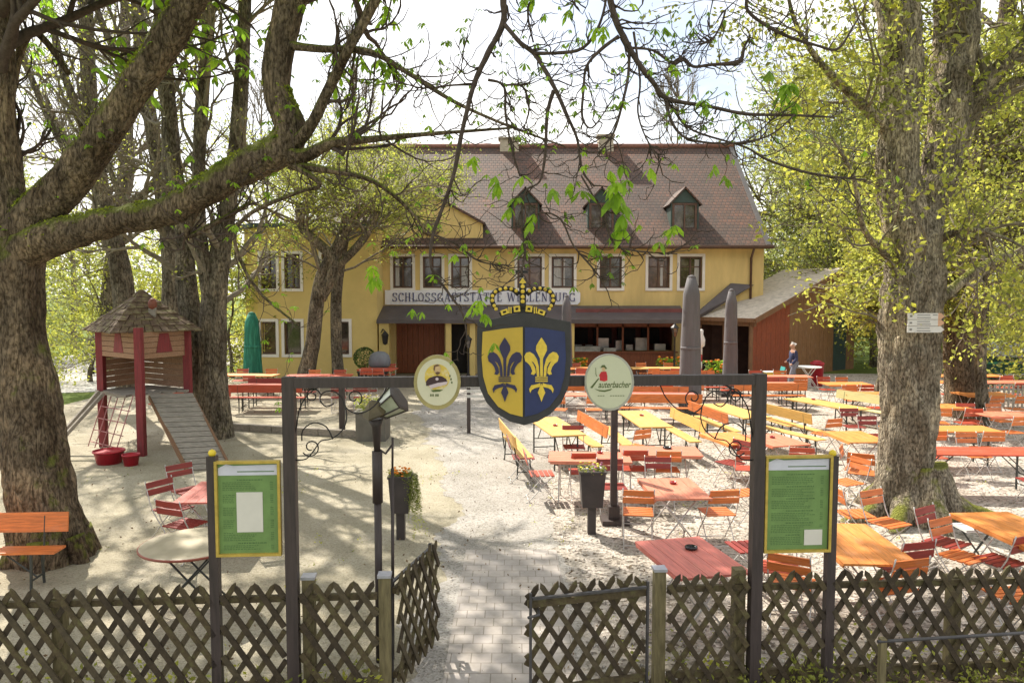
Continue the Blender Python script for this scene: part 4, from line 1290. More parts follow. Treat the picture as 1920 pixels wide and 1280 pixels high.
# name board
a = D(722, 571, YF - .08); c = D(1088, 544, YF - .08)
SB = (a.x, c.x, a.z, c.z)
sb = MB(); sb.prism([(SB[0], SB[2]), (SB[1] - .12, SB[2]), (SB[1], SB[2] + .12), (SB[1], SB[3] - .12), (SB[1] - .12, SB[3]), (SB[0], SB[3])], YF - .10, YF - .002)
board = sb.build('name_board', noisy('sign_white', (0.74, 0.74, 0.78), 0.05, 4, 0.6), inn)
# stroke letters with serifs
GL = {
 'S': (.62, [[(.54, .80), (.46, .95), (.22, .96), (.1, .82), (.14, .62), (.46, .42), (.54, .22), (.42, .05), (.18, .04), (.06, .2)]], [(.54, .72, .54, .98, .05), (.06, .02, .06, .28, .05)]),
 'C': (.66, [[(.6, .76), (.48, .95), (.26, .95), (.1, .72), (.1, .28), (.26, .05), (.48, .05), (.6, .2)]], [(.6, .68, .6, .97, .05)]),
 'H': (.74, [], [(.16, 0, .16, 1, .15), (.58, 0, .58, 1, .15), (.16, .52, .58, .52, .06)], [.16, .58], [.16, .58]),
 'L': (.62, [], [(.18, 0, .18, 1, .15), (.18, .03, .56, .03, .06), (.56, 0, .56, .28, .06)], [.18], [.18]),
 'O': (.74, [[(.37, .98), (.14, .82), (.09, .5), (.14, .18), (.37, .02), (.6, .18), (.65, .5), (.6, .82), (.37, .98)]], []),
 'G': (.74, [[(.62, .76), (.5, .95), (.28, .95), (.1, .72), (.1, .28), (.26, .05), (.5, .05), (.62, .14)]], [(.62, .04, .62, .42, .13), (.62, .7, .62, .97, .05)], [], [], [.62]),
 'A': (.74, [], [(.1, 0, .35, 1, .06), (.36, 1, .62, 0, .15), (.2, .34, .54, .34, .05)], [], [.1, .62]),
 'T': (.66, [], [(.33, 0, .33, 1, .15), (.04, .97, .62, .97, .06), (.05, .74, .05, .97, .05), (.61, .74, .61, .97, .05)], [], [.33]),
 'E': (.64, [], [(.18, 0, .18, 1, .15), (.18, .97, .56, .97, .06), (.18, .03, .58, .03, .06), (.18, .52, .44, .52, .05), (.56, .76, .56, .97, .05), (.58, .03, .58, .26, .05)], [.18], [.18]),
 'W': (1.0, [], [(.08, 1, .28, 0, .14), (.28, 0, .5, .92, .06), (.5, .92, .7, 0, .14), (.7, 0, .92, 1, .06)], [.08, .5, .92], []),
 'N': (.76, [], [(.14, 0, .14, 1, .07), (.14, 1, .6, 0, .14), (.6, 0, .6, 1, .07)], [.14, .6], [.14]),
 'B': (.66, [[(.18, .97), (.44, .95), (.52, .76), (.42, .56), (.18, .53)], [(.3, .53), (.5, .48), (.58, .28), (.48, .06), (.18, .03)]], [(.18, 0, .18, 1, .15)], [], []),
 'U': (.74, [[(.14, .98), (.14, .28), (.26, .05), (.5, .05), (.6, .28), (.6, .98)]], [(.14, .3, .14, 1, .14)], [.14, .6], []),
 'R': (.72, [[(.18, .97), (.46, .95), (.55, .76), (.45, .54), (.18, .5)]], [(.18, 0, .18, 1, .15), (.38, .5, .64, 0, .14)], [], [.18, .64]),
 ' ': (.42, [], [])}
def letters(txt, x, z, h, y, mats, parent, fit=None, name='lettering', depth=.03):
    w = 0
    for ch in txt:
        w += GL['A' if ch == 'Ä' else ch][0] + .1
    sx = (fit / w) if fit else h
    mb = MB(); pen = x
    for ch in txt:
        g = GL['A' if ch == 'Ä' else ch]
        X = lambda u: pen + u * sx
        def st(x0, z0, x1, z1, tk, k=0):
            mb.bar((X(x0), y - depth / 2 - .0007 * k, z + z0 * h), (X(x1), y - depth / 2 - .0007 * k, z + z1 * h), tk * h * .78, depth, (0, 1, 0))
        k = 0
        for pl in g[1]:
            for i in range(len(pl) - 1):
                vert = abs(pl[i + 1][1] - pl[i][1]) > abs(pl[i + 1][0] - pl[i][0]) * .9
                st(*pl[i], *pl[i + 1], .13 if vert else .07, k); k += 1
        for s in g[2]: st(*s, k); k += 1
        for s in (g[3] if len(g) > 3 else []): st(s - .13, .985, s + .13, .985, .04, k); k += 1
        for s in (g[4] if len(g) > 4 else []): st(s - .13, .015, s + .13, .015, .04, k); k += 1
        if ch == 'Ä':
            st(.22, 1.1, .22, 1.2, .1, k); st(.5, 1.1, .5, 1.2, .1, k)
        pen += (g[0] + .1) * sx
    return mb.build(name, mats, parent)
hb = SB[3] - SB[2]
letters('SCHLOSSGASTSTÄTTE WELLENBURG', SB[0] + .32, SB[2] + .14, hb * .60, YF - .103, noisy('letter_blue', (0.03, 0.035, 0.13), 0.1, 4, .5), board, SB[1] - SB[0] - .5)
# lean-to canopy over entrance and counter
cz0 = D(1000, 573, YF - .12).z; yc = 31.2
cx0 = D(706, 600, yc).x; cx1 = D(1292, 600, yc).x
cz1 = D(1000, 600, yc).z
cn = MB(); cn.slab((cx0, yc, cz1), (cx1, yc, cz1), (cx1, YF - .105, cz0), (cx0, YF - .105, cz0), .08)
cn.span(cx0, cx1, yc - .03, yc - .001, cz1 - .14, cz1 + .02)
canopy = cn.build('canopy', m_canopy, inn)
st = MB()
zz = cz1 + (cz0 - cz1) * .55
st.bar((D(1080, 580, 32).x, 32.1, zz + .04), (D(1280, 580, 32).x, 32.1, zz + .04), .03, .2)
st.build('awning_stripe', noisy('dull_red', (0.17, 0.05, 0.045), 0.2, 3, .7), canopy)
for px in (720, 841, 886, 1072, 1288):
    pl = MB()
    c = D(px, 650, yc + .12)
    w = .42 if px == 720 else .22
    pl.box((c.x, yc + .12 + w / 2, (cz1 - .1) / 2), (w, w, cz1 - .1))
    pl.build('pillar', m_yel2, inn)
# porch wood wall, dark door, counter room
pw = MB(); x0, x1, _, z1 = ent
nb = 9
for i in range(nb):
    a_ = x0 + (x1 - x0) * i / nb
    pw.span(a_ + .006, a_ + (x1 - x0) / nb - .006, YF + .3, YF + .34, 0.0, z1)
pw.build('porch_panelling', m_redwood, inn)
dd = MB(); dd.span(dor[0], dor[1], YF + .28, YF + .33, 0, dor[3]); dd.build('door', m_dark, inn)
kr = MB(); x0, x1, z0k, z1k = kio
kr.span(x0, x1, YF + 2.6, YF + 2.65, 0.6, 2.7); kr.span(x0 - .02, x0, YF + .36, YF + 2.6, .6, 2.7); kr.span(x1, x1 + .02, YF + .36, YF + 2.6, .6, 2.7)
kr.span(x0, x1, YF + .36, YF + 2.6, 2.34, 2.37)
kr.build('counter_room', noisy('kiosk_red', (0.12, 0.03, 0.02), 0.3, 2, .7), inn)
kc = MB(); kc.span(x0 - .1, x1 + .1, YF - .45, YF - .01, .96, 1.02); kc.span(x0, x1, YF - .3, YF - .006, 0, .955)
kc.build('counter', m_redwood, inn)
rr_ = random.Random(4)
xx = x0 + .15
while xx < x1 - .4:
    w = rr_.uniform(.25, .55); h = rr_.uniform(.2, .62)
    eq = MB(); eq.span(xx, xx + w, YF + .4, YF + .8, 1.02, 1.02 + h); xx += w + rr_.uniform(.05, .4)
    eq.build('kitchen_equipment', noisy('steel', (0.30, 0.29, 0.27), 0.3, 2, .35, .6), inn)
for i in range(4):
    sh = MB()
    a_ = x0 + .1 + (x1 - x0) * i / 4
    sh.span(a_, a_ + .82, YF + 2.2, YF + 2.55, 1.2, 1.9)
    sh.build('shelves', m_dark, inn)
mu_ = MB()
for i in range(1, 4):
    a_ = x0 + (x1 - x0) * i / 4
    mu_.span(a_ - .04, a_ + .04, YF + .02, YF + .1, z0k, z1k)
mu_.span(x0, x1, YF + .02, YF + .1, z1k - .24, z1k - .001)
mu_.build('counter_frame', m_redwood, inn)
sf = MB(); c = D(1178, 650, YF - .2); sf.span(x0 + .1, x0 + 1.2, YF - .42, YF - .1, 1.022, 1.25); sf.span(x0 + 1.35, x0 + 1.9, YF - .4, YF - .15, 1.022, 1.18)
sf.build('glass_display', noisy('display_pale', (0.30, 0.33, 0.30), .3, 6, .2), inn)

# wall lantern by the entrance
wl_ = thing('wall_lantern', 'dark wrought lantern on a bracket at the left corner of the entrance porch', 'lamp')
c = D(722, 634, yc - .05)
m = MB(); m.lathe([(.02, -.28), (.10, -.22), (.14, .1), (.17, .12), (.03, .3)], c, 6, None, False); m.build('lamp_shade', m_iron, wl_)
m = MB(); m.tube([c + Vector((-.22, .2, .2)), c + Vector((-.1, .1, .38)), c + Vector((0, 0, .3))], .02, 6); m.build('bracket', m_iron, wl_)

# ------------------------------------------------------------------ brown shed
m_deepred = wood('deep_red_boards', (0.26, 0.06, 0.022), 0.3, 0.6, 2)
m_brwood2 = wood('dark_brown_boards', (0.23, 0.115, 0.048), 0.35, 0.65, 2)
shed = thing('wooden_shed', 'open brown timber shed with a pale sunlit single-pitch roof right of the inn', 'shed')
Bq = D(1415, 597, 30.0)
u = Vector((.8, .6, 0)); wv = Vector((-.6, .8, 0))
Cq = D(1581, 502, 33.96)
rise = (Cq.z - Bq.z) / 6.6
Aq = Vector((Bq.x + wv.x * 3.04, Bq.y + wv.y * 3.04, Bq.z))
Lr = 6.6
Cq = Bq + u * Lr + Vector((0, 0, rise * Lr)); Dq = Aq + u * Lr + Vector((0, 0, rise * Lr))
m = MB(); m.slab(Bq, Cq, Dq, Aq, .16)
m_shroof = noisy('shed_roofing', (0.50, 0.44, 0.36), 0.25, 5, 0.9, bump=.3)
m.build('roof', m_shroof, shed)
def sp(a, b, z): # shed-local point
    p = Vector((Bq.x, Bq.y, 0)) + u * a + wv * b
    return Vector((p.x, p.y, z))
zr = lambda a: Bq.z - .2 + rise * a
m = MB()
nb = 24
for i in range(nb):
    if i == 8: m.build('gable_wall', m_deepred, shed); m = MB()
    a0 = .25 + (Lr + 1.4) * i / nb; a1 = .25 + (Lr + 1.4) * (i + 1) / nb - .012
    aa = min(a0, Lr - .1); ab = min(a1, Lr - .05)
    m.slab(sp(a0, .3, 0), sp(a1, .3, 0), sp(a1, .3, zr(ab)), sp(a0, .3, zr(aa)), .05)
m.build('gable_wall', m_brwood2, shed)
m = MB(); m.slab(sp(Lr - .2, .29, 0.02), sp(Lr + .9, .29, .02), sp(Lr + .9, .29, 2.6), sp(Lr - .2, .29, 2.6), .05)
m.build('door', noisy('dark_teal', (0.02, 0.045, 0.042), .2, 3, .6), shed)
m = MB()
for b_ in (.3, 1.6, 2.9): m.bar(sp(.2, b_, 0), sp(.2, b_, zr(.2)), .14)
m.bar(sp(.2, .1, zr(.2) - .1), sp(.2, 3.0, zr(.2) - .1), .14, .2)
m.build('post', m_brwood, shed)
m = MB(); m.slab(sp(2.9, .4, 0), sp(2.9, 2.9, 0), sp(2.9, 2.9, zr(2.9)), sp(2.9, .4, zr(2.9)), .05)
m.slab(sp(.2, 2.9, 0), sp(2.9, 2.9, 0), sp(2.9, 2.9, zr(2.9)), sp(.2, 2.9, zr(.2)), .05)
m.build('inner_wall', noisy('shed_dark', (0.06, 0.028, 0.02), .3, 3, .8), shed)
m = MB(); m.bar(Bq + Vector((0, 0, -.1)) - wv * .03, Cq + Vector((0, 0, -.1)) - wv * .03, .05, .2); m.bar(Bq - u * .03 + Vector((0, 0, -.08)), Aq - u * .03 + Vector((0, 0, -.08)), .05, .16)
m.build('fascia', m_brwood, shed)
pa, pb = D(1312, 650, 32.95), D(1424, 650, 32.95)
m = MB(); m.span(pa.x, pb.x, 32.93, 32.985, 0, 2.45); m.build('opening_shade', MATS['shed_dark'], shed)  # dark sheet on the inn wall standing in for shade inside the opening
lt = thing('lean_to_roof', 'small dark lean-to roof joining the inn wall and the brown shed', 'roof')
m = MB(); m.slab(D(1288, 603, 31.8), D(1312, 597, 32.1), D(1414, 534, 32.93), D(1372, 531, 32.93), .08)
m.build('roof_sheet', m_canopy, lt)
m = MB()
for q in (D(1294, 640, 31.9), D(1306, 640, 32.2)): m.bar((q.x, q.y, 0), (q.x, q.y, 2.2), .12)
m.build('post', m_brwood, lt)
# ------------------------------------------------------------------ gate, signs, fence
GU = Vector((1, .06, 0)).normalized(); GV = Vector((-GU.y, GU.x, 0))
def gp(u, off=0.0, z=0.0):
    p = Vector((0, 6.42, 0)) + GU * u + GV * off
    return Vector((p.x, p.y, z))
def gproj(px, py, off=0.0):
    """real position on the gate's own vertical plane"""
    d = Vector(_dir(px, py)); o = Vector((0, 0, CAM_H)); p0 = gp(0, off)
    t = (p0 - o).dot(GV) / d.dot(GV)
    return o + d * t
GM = Matrix((GU, GV, Vector((0, 0, 1)))).transposed()   # local (u, off, z) -> world
def gl(px, py, off=0.0):
    p = gproj(px, py, off); q = p - gp(0, 0)
    return (q.dot(GU), p.z)
m_post = noisy('dark_stained_timber', (0.050, 0.036, 0.032), 0.35, 4, 0.55, stretch=(8, 8, .7), bump=.15)
m_gold = noisy('gold_paint', (0.78, 0.55, 0.06), 0.15, 20, 0.4)
m_ballm = noisy('yellow_ball', (0.75, 0.55, 0.03), 0.1, 20, 0.35)

gate = thing('entrance_gate', 'dark timber gate frame with scrolled ironwork and crowned coat of arms over the path', 'gate')
ztop = gproj(540, 706).z
uL = gl(543, 800)[0]; uR = gl(1422, 800)[0]
for uu in (uL, uR):
    m = MB(); m.box(gp(uu, 0, ztop / 2), (.10, .10, ztop), GM); m.build('post', m_post, gate)
m = MB()
zb = gproj(700, 716).z
m.box(gp((uL + uR) / 2, 0, zb), (uR - uL - .10, .09, .088), GM)
m.build('beam', m_post, gate)
# iron scrolls
def mirror(pts): return [(1964 - a, b) for a, b in pts]
def spiral(cx, cy, r0, r1, a0, turns, n=22):
    return [(cx + (r0 + (r1 - r0) * i / n) * math.cos(a0 + turns * 2 * PI * i / n), cy + (r0 + (r1 - r0) * i / n) * math.sin(a0 + turns * 2 * PI * i / n)) for i in range(n + 1)]
scr = [[(1238, 722), (1248, 744), (1270, 767), (1295, 775), (1315, 764), (1324, 744), (1340, 733), (1358, 736), (1364, 750), (1352, 762), (1338, 756)],
       [(1316, 764), (1314, 785), (1322, 806), (1342, 822), (1362, 826), (1374, 842), (1390, 860), (1412, 862)],
       spiral(1381, 838, 18, 5, .6, 1.2), spiral(1300, 745, 16, 4, 2.2, 1.1),
       [(1360, 722), (1385, 738), (1402, 765), (1408, 800), (1412, 820)], spiral(1378, 742, 15, 4, 3.3, 1.2),
       [(1340, 823), (1352, 800), (1376, 792), (1396, 806), (1398, 826)]]
for side in (0, 1):
    m = MB()
    for s in scr:
        pts = mirror(s) if side else s
        q = catmull([(*gproj(a, b, 0.0), 0) for a, b in pts], 3)
        m.tube([w[:3] for w in q], .006, 6)
    m.build('iron_scroll', m_iron, gate)

# coat of arms
def gpoly(mb, pts, off0, off1):
    mb.prism([gl(a, b, (off0 + off1) / 2) for a, b in pts], off0, off1, GM, gp(0, 0))
arms = MB()
out = [(982, 586), (1005, 590), (1035, 597), (1069, 603), (1070, 650), (1069, 700), (1064, 728), (1052, 754), (1032, 775), (1008, 789), (982, 796)]
gpoly(arms, out + [(1964 - a, b) for a, b in out[-2:0:-1]], -.115, -.07)
shield = arms.build('shield', noisy('shield_rim', (0.038, 0.035, 0.036), .25, 6, .55), gate)
fl = [(984, 613), (1020, 616), (1059, 622), (1061, 670), (1058, 706), (1049, 737), (1030, 762), (1008, 775), (984, 781)]
m = MB(); gpoly(m, [(1964 - a, b) for a, b in fl], -.125, -.1155); m.build('yellow_field', noisy('heraldic_yellow', (0.60, 0.40, 0.045), .08, 5, .45), shield)
m = MB(); gpoly(m, fl, -.125, -.1155); m.build('blue_field', noisy('heraldic_blue', (0.022, 0.032, 0.115), .15, 5, .45), shield)
def z8(x, y): return (740 + x / 3.84, 500 + y / 3.84)
cen = [(1057, 508), (1078, 540), (1095, 570), (1097, 600), (1082, 630), (1068, 660), (1066, 788), (1048, 788), (1046, 660), (1032, 630), (1017, 600), (1019, 570), (1036, 540)]
sidep = [(1072, 788), (1076, 720), (1090, 665), (1112, 630), (1140, 612), (1166, 618), (1181, 645), (1174, 680), (1150, 698), (1134, 720), (1124, 750), (1132, 772), (1112, 778), (1098, 762), (1102, 730), (1116, 700), (1130, 678), (1112, 690), (1096, 720), (1090, 788)]
low = [(1066, 836), (1096, 846), (1130, 852), (1146, 880), (1138, 908), (1128, 886), (1104, 872), (1078, 866), (1064, 862)]
dia = [(1057, 838), (1074, 880), (1084, 905), (1070, 935), (1057, 972), (1044, 935), (1030, 905), (1040, 880)]
def fleur(cx, mat):
    mb = MB(); k = 0
    def P(pts, flip=False):
        nonlocal k
        q = [((2 * 1057 - a) if flip else a, b) for a, b in pts]
        gpoly(mb, [z8(a - 1057 + cx, b) for a, b in q], -.132 - .0004 * k, -.1252); k += 1
    P(cen); P(sidep); P(sidep, True); P(low); P(low, True); P(dia)
    for y in (792, 806, 820): P([(1012, y), (1102, y), (1102, y + 7), (1012, y + 7)])
    mb.build('fleur_de_lis', mat, shield)
fleur(1057, m_gold)
fleur(793, noisy('heraldic_dark_blue', (0.028, 0.022, 0.075), .15, 5, .45))
# crown
def z6(x, y): return (880 + x / 9.145, 500 + y / 9.145)
crn = MB()
arch = [(985, 480), (1035, 425), (1110, 382), (1210, 372), (1300, 390), (1385, 430), (1435, 505), (1438, 590), (1405, 670), (1350, 730)]
for fx in (0, 1):
    pts = [(1830 - a, b) if fx else (a, b) for a, b in arch]
    q = catmull([(*gproj(*z6(a, b), -.09), 0) for a, b in pts], 3)
    crn.tube([w[:3] for w in q], .021, 8)
q = [gproj(*z6(915, y), -.09) for y in (200, 300, 450, 640, 720)]
crn.tube(q, [.02, .034, .03, .03, .04], 10)
q = [gproj(*z6(a, b), -.09) for a, b in ((900, 20), (900, 190))]
crn.bar(q[0], q[1], .026)
q = [gproj(*z6(a, b), -.09) for a, b in ((790, 90), (1000, 90))]
crn.bar(q[0], q[1], .026, .022)
base = [(500, 790), (620, 740), (760, 690), (915, 672), (1070, 690), (1210, 740), (1330, 790), (1290, 860), (1160, 820), (1040, 800), (915, 792), (790, 800), (670, 820), (540, 860)]
gpoly(crn, [z6(a, b) for a, b in base], -.112, -.072)
crown = crn.build('crown', m_iron, gate)
g = MB()
dots = [(1028, 412), (1112, 378), (1210, 370), (1300, 388), (1382, 428), (1432, 500), (1436, 578), (1402, 668), (1372, 725)]
for fx in (0, 1):
    for a, b in dots:
        c = gproj(*z6(1830 - a if fx else a, b), -.115)
        g.lathe([(.001, -.016), (.012, -.011), (.016, 0), (.012, .011), (.001, .016)], c, 8)
for y in (340, 425, 515, 595):
    c = gproj(*z6(915, y), -.125)
    g.lathe([(.001, -.018), (.014, -.012), (.018, 0), (.014, .012), (.001, .018)], c, 8)
gpoly(g, [z6(a, b) for a, b in ((915, 185), (975, 275), (935, 285), (915, 300), (895, 285), (855, 275))], -.125, -.112)
def ring4(cx, cy, w, h, ang, s=9):
    ca, sa = math.cos(ang), math.sin(ang)
    T = lambda x, y: z6(cx + x * ca - y * sa, cy + x * sa + y * ca)
    for x0, x1, y0, y1 in ((-w, w, -h, -h * .45), (-w, w, h * .45, h), (-w, -w * .45, -h * .44, h * .44), (w * .45, w, -h * .44, h * .44)):
        gpoly(g, [T(x0, y0), T(x1, y0), T(x1, y1), T(x0, y1)], -.122, -.1125)
ring4(602, 776, 62, 42, -.32); ring4(815, 722, 56, 50, -.1); ring4(1022, 722, 56, 50, .1); ring4(1235, 780, 62, 42, .32)
for a in (1115, 1150):
    for fx in (0, 1):
        A_ = 1830 - a if fx else a
        gpoly(g, [z6(A_ - 10, 690), z6(A_ + 10, 690), z6(A_ + 10, 800), z6(A_ - 10, 800)], -.12, -.1125)
g.build('gilding', m_gold, crown)

# round signs
m_cream = noisy('enamel_cream', (0.66, 0.62, 0.44), .05, 6, .35)
m_ring = noisy('dull_gold_rim', (0.38, 0.31, 0.12), .2, 10, .4)
m_grn = noisy('print_green', (0.09, 0.12, 0.03), .2, 20, .5)
def ell(cx, cy, rx, ry, n=32): return [(cx + rx * math.cos(2 * PI * i / n), cy + ry * math.sin(2 * PI * i / n)) for i in range(n)]
rs = thing('brewery_sign', 'oval gold-rimmed sign with a bearded man in dark coat, left of the coat of arms', 'sign')
m = MB(); gpoly(m, ell(820, 716, 44, 51), -.105, -.065); m.build('rim', m_ring, rs)
m = MB(); gpoly(m, ell(820, 716, 38, 44), -.109, -.1055); disc = m.build('face', m_cream, rs)
def z1(x, y): return (760 + x / 9.85, 650 + y / 9.85)
m = MB(); gpoly(m, [z1(*q) for q in ell(590, 560, 235, 240)], -.1105, -.1093); m.build('yellow_ground', noisy('print_yellow', (0.70, 0.50, 0.08), .15, 10, .5, c2=(.74, .68, .5)), disc)
m = MB(); gpoly(m, [z1(*q) for q in [(385, 720), (380, 640), (430, 580), (520, 545), (590, 530), (680, 545), (750, 590), (780, 650), (700, 660), (440, 720)]], -.1125, -.1107); m.build('coat', noisy('print_dark', (0.05, 0.02, 0.025), .2, 10, .5), disc)
m = MB(); gpoly(m, [z1(*q) for q in ell(590, 420, 62, 85)], -.1145, -.1127); m.build('face_print', noisy('print_skin', (0.62, 0.42, 0.22), .15, 20, .5), disc)
m = MB(); gpoly(m, [z1(*q) for q in [(520, 400), (530, 345), (590, 320), (640, 345), (600, 358), (555, 370), (545, 430), (525, 440)]], -.116, -.1147)
gpoly(m, [z1(*q) for q in [(555, 470), (600, 458), (645, 470), (630, 500), (590, 520), (560, 500)]], -.116, -.1147)
m.build('hair_print', noisy('print_brown', (0.14, 0.07, 0.03), .15, 20, .5), disc)
m = MB(); gpoly(m, [z1(*q) for q in [(430, 715), (600, 665), (780, 640), (770, 690), (620, 730), (470, 770)]], -.1165, -.113)
gpoly(m, [z1(*q) for q in ell(585, 595, 28, 28)], -.116, -.113)
m.build('banner', noisy('print_pink', (0.62, 0.50, 0.52), .1, 20, .5), disc)
m = MB(); gpoly(m, [z1(*q) for q in [(470, 800), (580, 785), (700, 790), (640, 825), (510, 835)]], -.112, -.1108)
for a in (460, 500, 555, 590): gpoly(m, [z1(a, 870), z1(a + 24, 870), z1(a + 24, 915), z1(a, 915)], -.112, -.1108)
for a, b in ((810, 520), (830, 580), (845, 640)): gpoly(m, [z1(a, b), z1(a + 26, b), z1(a + 26, b + 36), z1(a, b + 36)], -.112, -.1108)
m.build('print_green', m_grn, disc)

rs = thing('brewery_sign', 'oval cream sign with a red figure above green script, right of the coat of arms', 'sign')
m = MB(); gpoly(m, ell(1142, 716, 46, 53), -.105, -.065); m.build('rim', noisy('grey_rim', (0.42, 0.40, 0.33), .2, 10, .4), rs)
m = MB(); gpoly(m, ell(1142, 716, 42.5, 49.5), -.109, -.1055); disc = m.build('face', noisy('enamel_green_cream', (0.60, 0.60, 0.42), .04, 6, .35), rs)
def z2(x, y): return (1080 + x / 9.85, 650 + y / 9.85)
m = MB(); gpoly(m, [z2(*q) for q in [(440, 620), (440, 560), (425, 530), (465, 460), (560, 455), (580, 540), (580, 620), (520, 640)]], -.111, -.1092)
m.build('red_dress', noisy('print_red', (0.55, 0.02, 0.03), .15, 20, .5), disc)
m = MB(); gpoly(m, [z2(*q) for q in ell(510, 415, 34, 42, 14)], -.111, -.1092)
m.build('head_print', noisy('print_skin', (0.62, 0.42, 0.22), .15, 20, .5), disc)
m = MB(); gpoly(m, [z2(*q) for q in [(450, 385), (480, 340), (530, 335), (560, 380), (575, 400), (550, 412), (515, 372), (480, 380)]], -.113, -.1112)
gpoly(m, [z2(*q) for q in [(410, 580), (430, 585), (300, 765), (262, 752)]], -.111, -.1092)
gpoly(m, [z2(*q) for q in [(340, 775), (430, 795), (530, 802), (670, 770), (640, 800), (530, 832), (430, 820)]], -.111, -.1092)
gpoly(m, [z2(*q) for q in [(360, 385), (368, 385), (372, 500), (392, 545), (382, 548), (362, 505)]], -.111, -.1092)
for a in range(400, 880, 46):
    if 540 < a + 12 < 600: continue
    gpoly(m, [z2(a, 896), z2(a + 34, 896), z2(a + 34, 908), z2(a, 908)], -.1105, -.1092)
m.build('print_green', m_grn, disc)
def text_obj(s, name, mat, parent, p0, p1, height, off, shear=.35, bold=.012):
    cu = bpy.data.curves.new(name, 'FONT')
    cu.body = s; cu.size = 1.0; cu.shear = shear; cu.extrude = .02; cu.offset = bold
    o = bpy.data.objects.new(name + '_src', cu); COL.objects.link(o)
    bpy.context.view_layer.update()
    dg = bpy.context.evaluated_depsgraph_get()
    me = bpy.data.meshes.new_from_object(o.evaluated_get(dg))
    bpy.data.objects.remove(o)
    co = np.empty(len(me.vertices) * 3); me.vertices.foreach_get('co', co); co = co.reshape(-1, 3)
    x0, x1 = co[:, 0].min(), co[:, 0].max(); y0 = 0.0; y1 = co[:, 1].max()
    W = p1[0] - p0[0]
    nx = p0[0] + (co[:, 0] - x0) / (x1 - x0) * W
    nz = p0[1] + (p1[1] - p0[1]) * (co[:, 0] - x0) / (x1 - x0) + (co[:, 1] - y0) / (y1 - y0) * height
    ny = off - co[:, 2] * .04
    v = np.stack([nx, ny, nz], 1)
    M = np.array(GM); v = v @ M.T + np.array(gp(0, 0))
    me.vertices.foreach_set('co', v.reshape(-1)); me.update()
    me.materials.clear(); me.materials.append(mat)
    o = bpy.data.objects.new(name, me); COL.objects.link(o); o.parent = parent
    return o
a = gl(*z2(372, 725)); b = gl(*z2(965, 720))
text_obj('auterbacher', 'lettering', m_grn, disc, a, b, abs(gl(*z2(0, 610))[1] - gl(*z2(0, 725))[1]), -.1095)

# menu boards on their own posts
m_bgreen = noisy('board_green', (0.16, 0.27, 0.08), .12, 8, .5)
m_bframe = noisy('board_frame', (0.50, 0.35, 0.06), .2, 12, .5)
m_paper = noisy('paper', (0.68, 0.65, 0.56), .04, 6, .7)
m_ink = noisy('faded_ink', (0.09, 0.17, 0.05), .2, 30, .6)
m_head = noisy('board_header', (0.62, 0.62, 0.68), .06, 9, .6)
def menu(label, pc, pr, paper, seed):
    t = thing('menu_board', label, 'sign')
    u0, z1 = gl(pr[0], pr[1]); u1, z0 = gl(pr[2], pr[3])
    upst = gl(pc, 900)[0]; zt = gl(pc, 854)[1]
    m = MB(); m.box(gp(upst, .0, zt / 2), (.078, .078, zt), GM); m.build('post', m_post, t)
    c = gp(upst, 0, zt + .022)
    m = MB(); m.lathe([(.012, -.03), (.026, -.02), (.034, 0), (.026, .022), (.004, .034)], c, 14); m.build('ball_finial', m_ballm, t)
    e = .022; f = -.02
    m = MB()
    for a, b, c_, d in ((u0, u1, z1 - e, z1), (u0, u1, z0, z0 + e), (u0, u0 + e, z0 + e, z1 - e), (u1 - e, u1, z0 + e, z1 - e)):
        m.prism([(a, c_), (b, c_), (b, d), (a, d)], f - .03, f + .02, GM, gp(0, 0))
    m.build('frame', m_bframe, t)
    m = MB(); m.prism([(u0 + e, z0 + e), (u1 - e, z0 + e), (u1 - e, z1 - e), (u0 + e, z1 - e)], f, f + .01, GM, gp(0, 0)); pan = m.build('panel', m_bgreen, t)
    H = z1 - z0; W = u1 - u0
    hz0 = z1 - e - H * .125
    m = MB(); m.prism([(u0 + e + .004, hz0), (u1 - e - .004, hz0), (u1 - e - .004, z1 - e - .012), (u0 + W * .28, z1 - e - .020), (u0 + W * .17, z1 - e - .006), (u0 + e + .004, z1 - e - .04)], f - .004, f - .0008, GM, gp(0, 0)); m.build('header', m_head, t)
    rng = random.Random(seed)
    m = MB()
    z = hz0 - .045; rowi = 0
    mar = W * .11
    while z > z0 + .05:
        head = rowi % 7 == 0
        if rowi % 7 == 6: z -= .012; rowi += 1; continue
        a = u0 + mar + (W * .22 if head else 0); end = u0 + mar + W * (.62 if head else rng.uniform(.42, .62))
        def dash(a, w, hh):
            if paper[0] - .06 < (a - u0) / W < paper[1] + .01 and paper[2] - .02 < (z - z0) / H < paper[3] + .02: return
            m.prism([(a, z), (a + w, z), (a + w, z + hh), (a, z + hh)], f - .002, f - .0005, GM, gp(0, 0))
        while a < end:
            w = rng.uniform(.009, .026); dash(a, w, .009 if head else .0055); a += w + .007
        if not head: dash(u1 - mar - .03, .026, .0055)
        z -= .020 if head else .0155
        rowi += 1
    m.prism([(u0 + W * .34, hz0 + .028), (u1 - e - .03, hz0 + .028), (u1 - e - .03, hz0 + .036), (u0 + W * .34, hz0 + .036)], f - .006, f - .0045, GM, gp(0, 0))
    m.build('menu_print', m_ink, pan)
    m = MB(); m.prism([(u0 + W * paper[0], z0 + H * paper[2]), (u0 + W * paper[1], z0 + H * paper[2]), (u0 + W * paper[1], z0 + H * paper[3]), (u0 + W * paper[0], z0 + H * paper[3])], f - .006, f - .0022, GM, gp(0, 0)); m.build('notice', m_paper, pan)
menu('yellow-framed green menu board with a large white sheet at its centre', 399, (404, 863, 530, 1038), (.32, .72, .25, .67), 1)
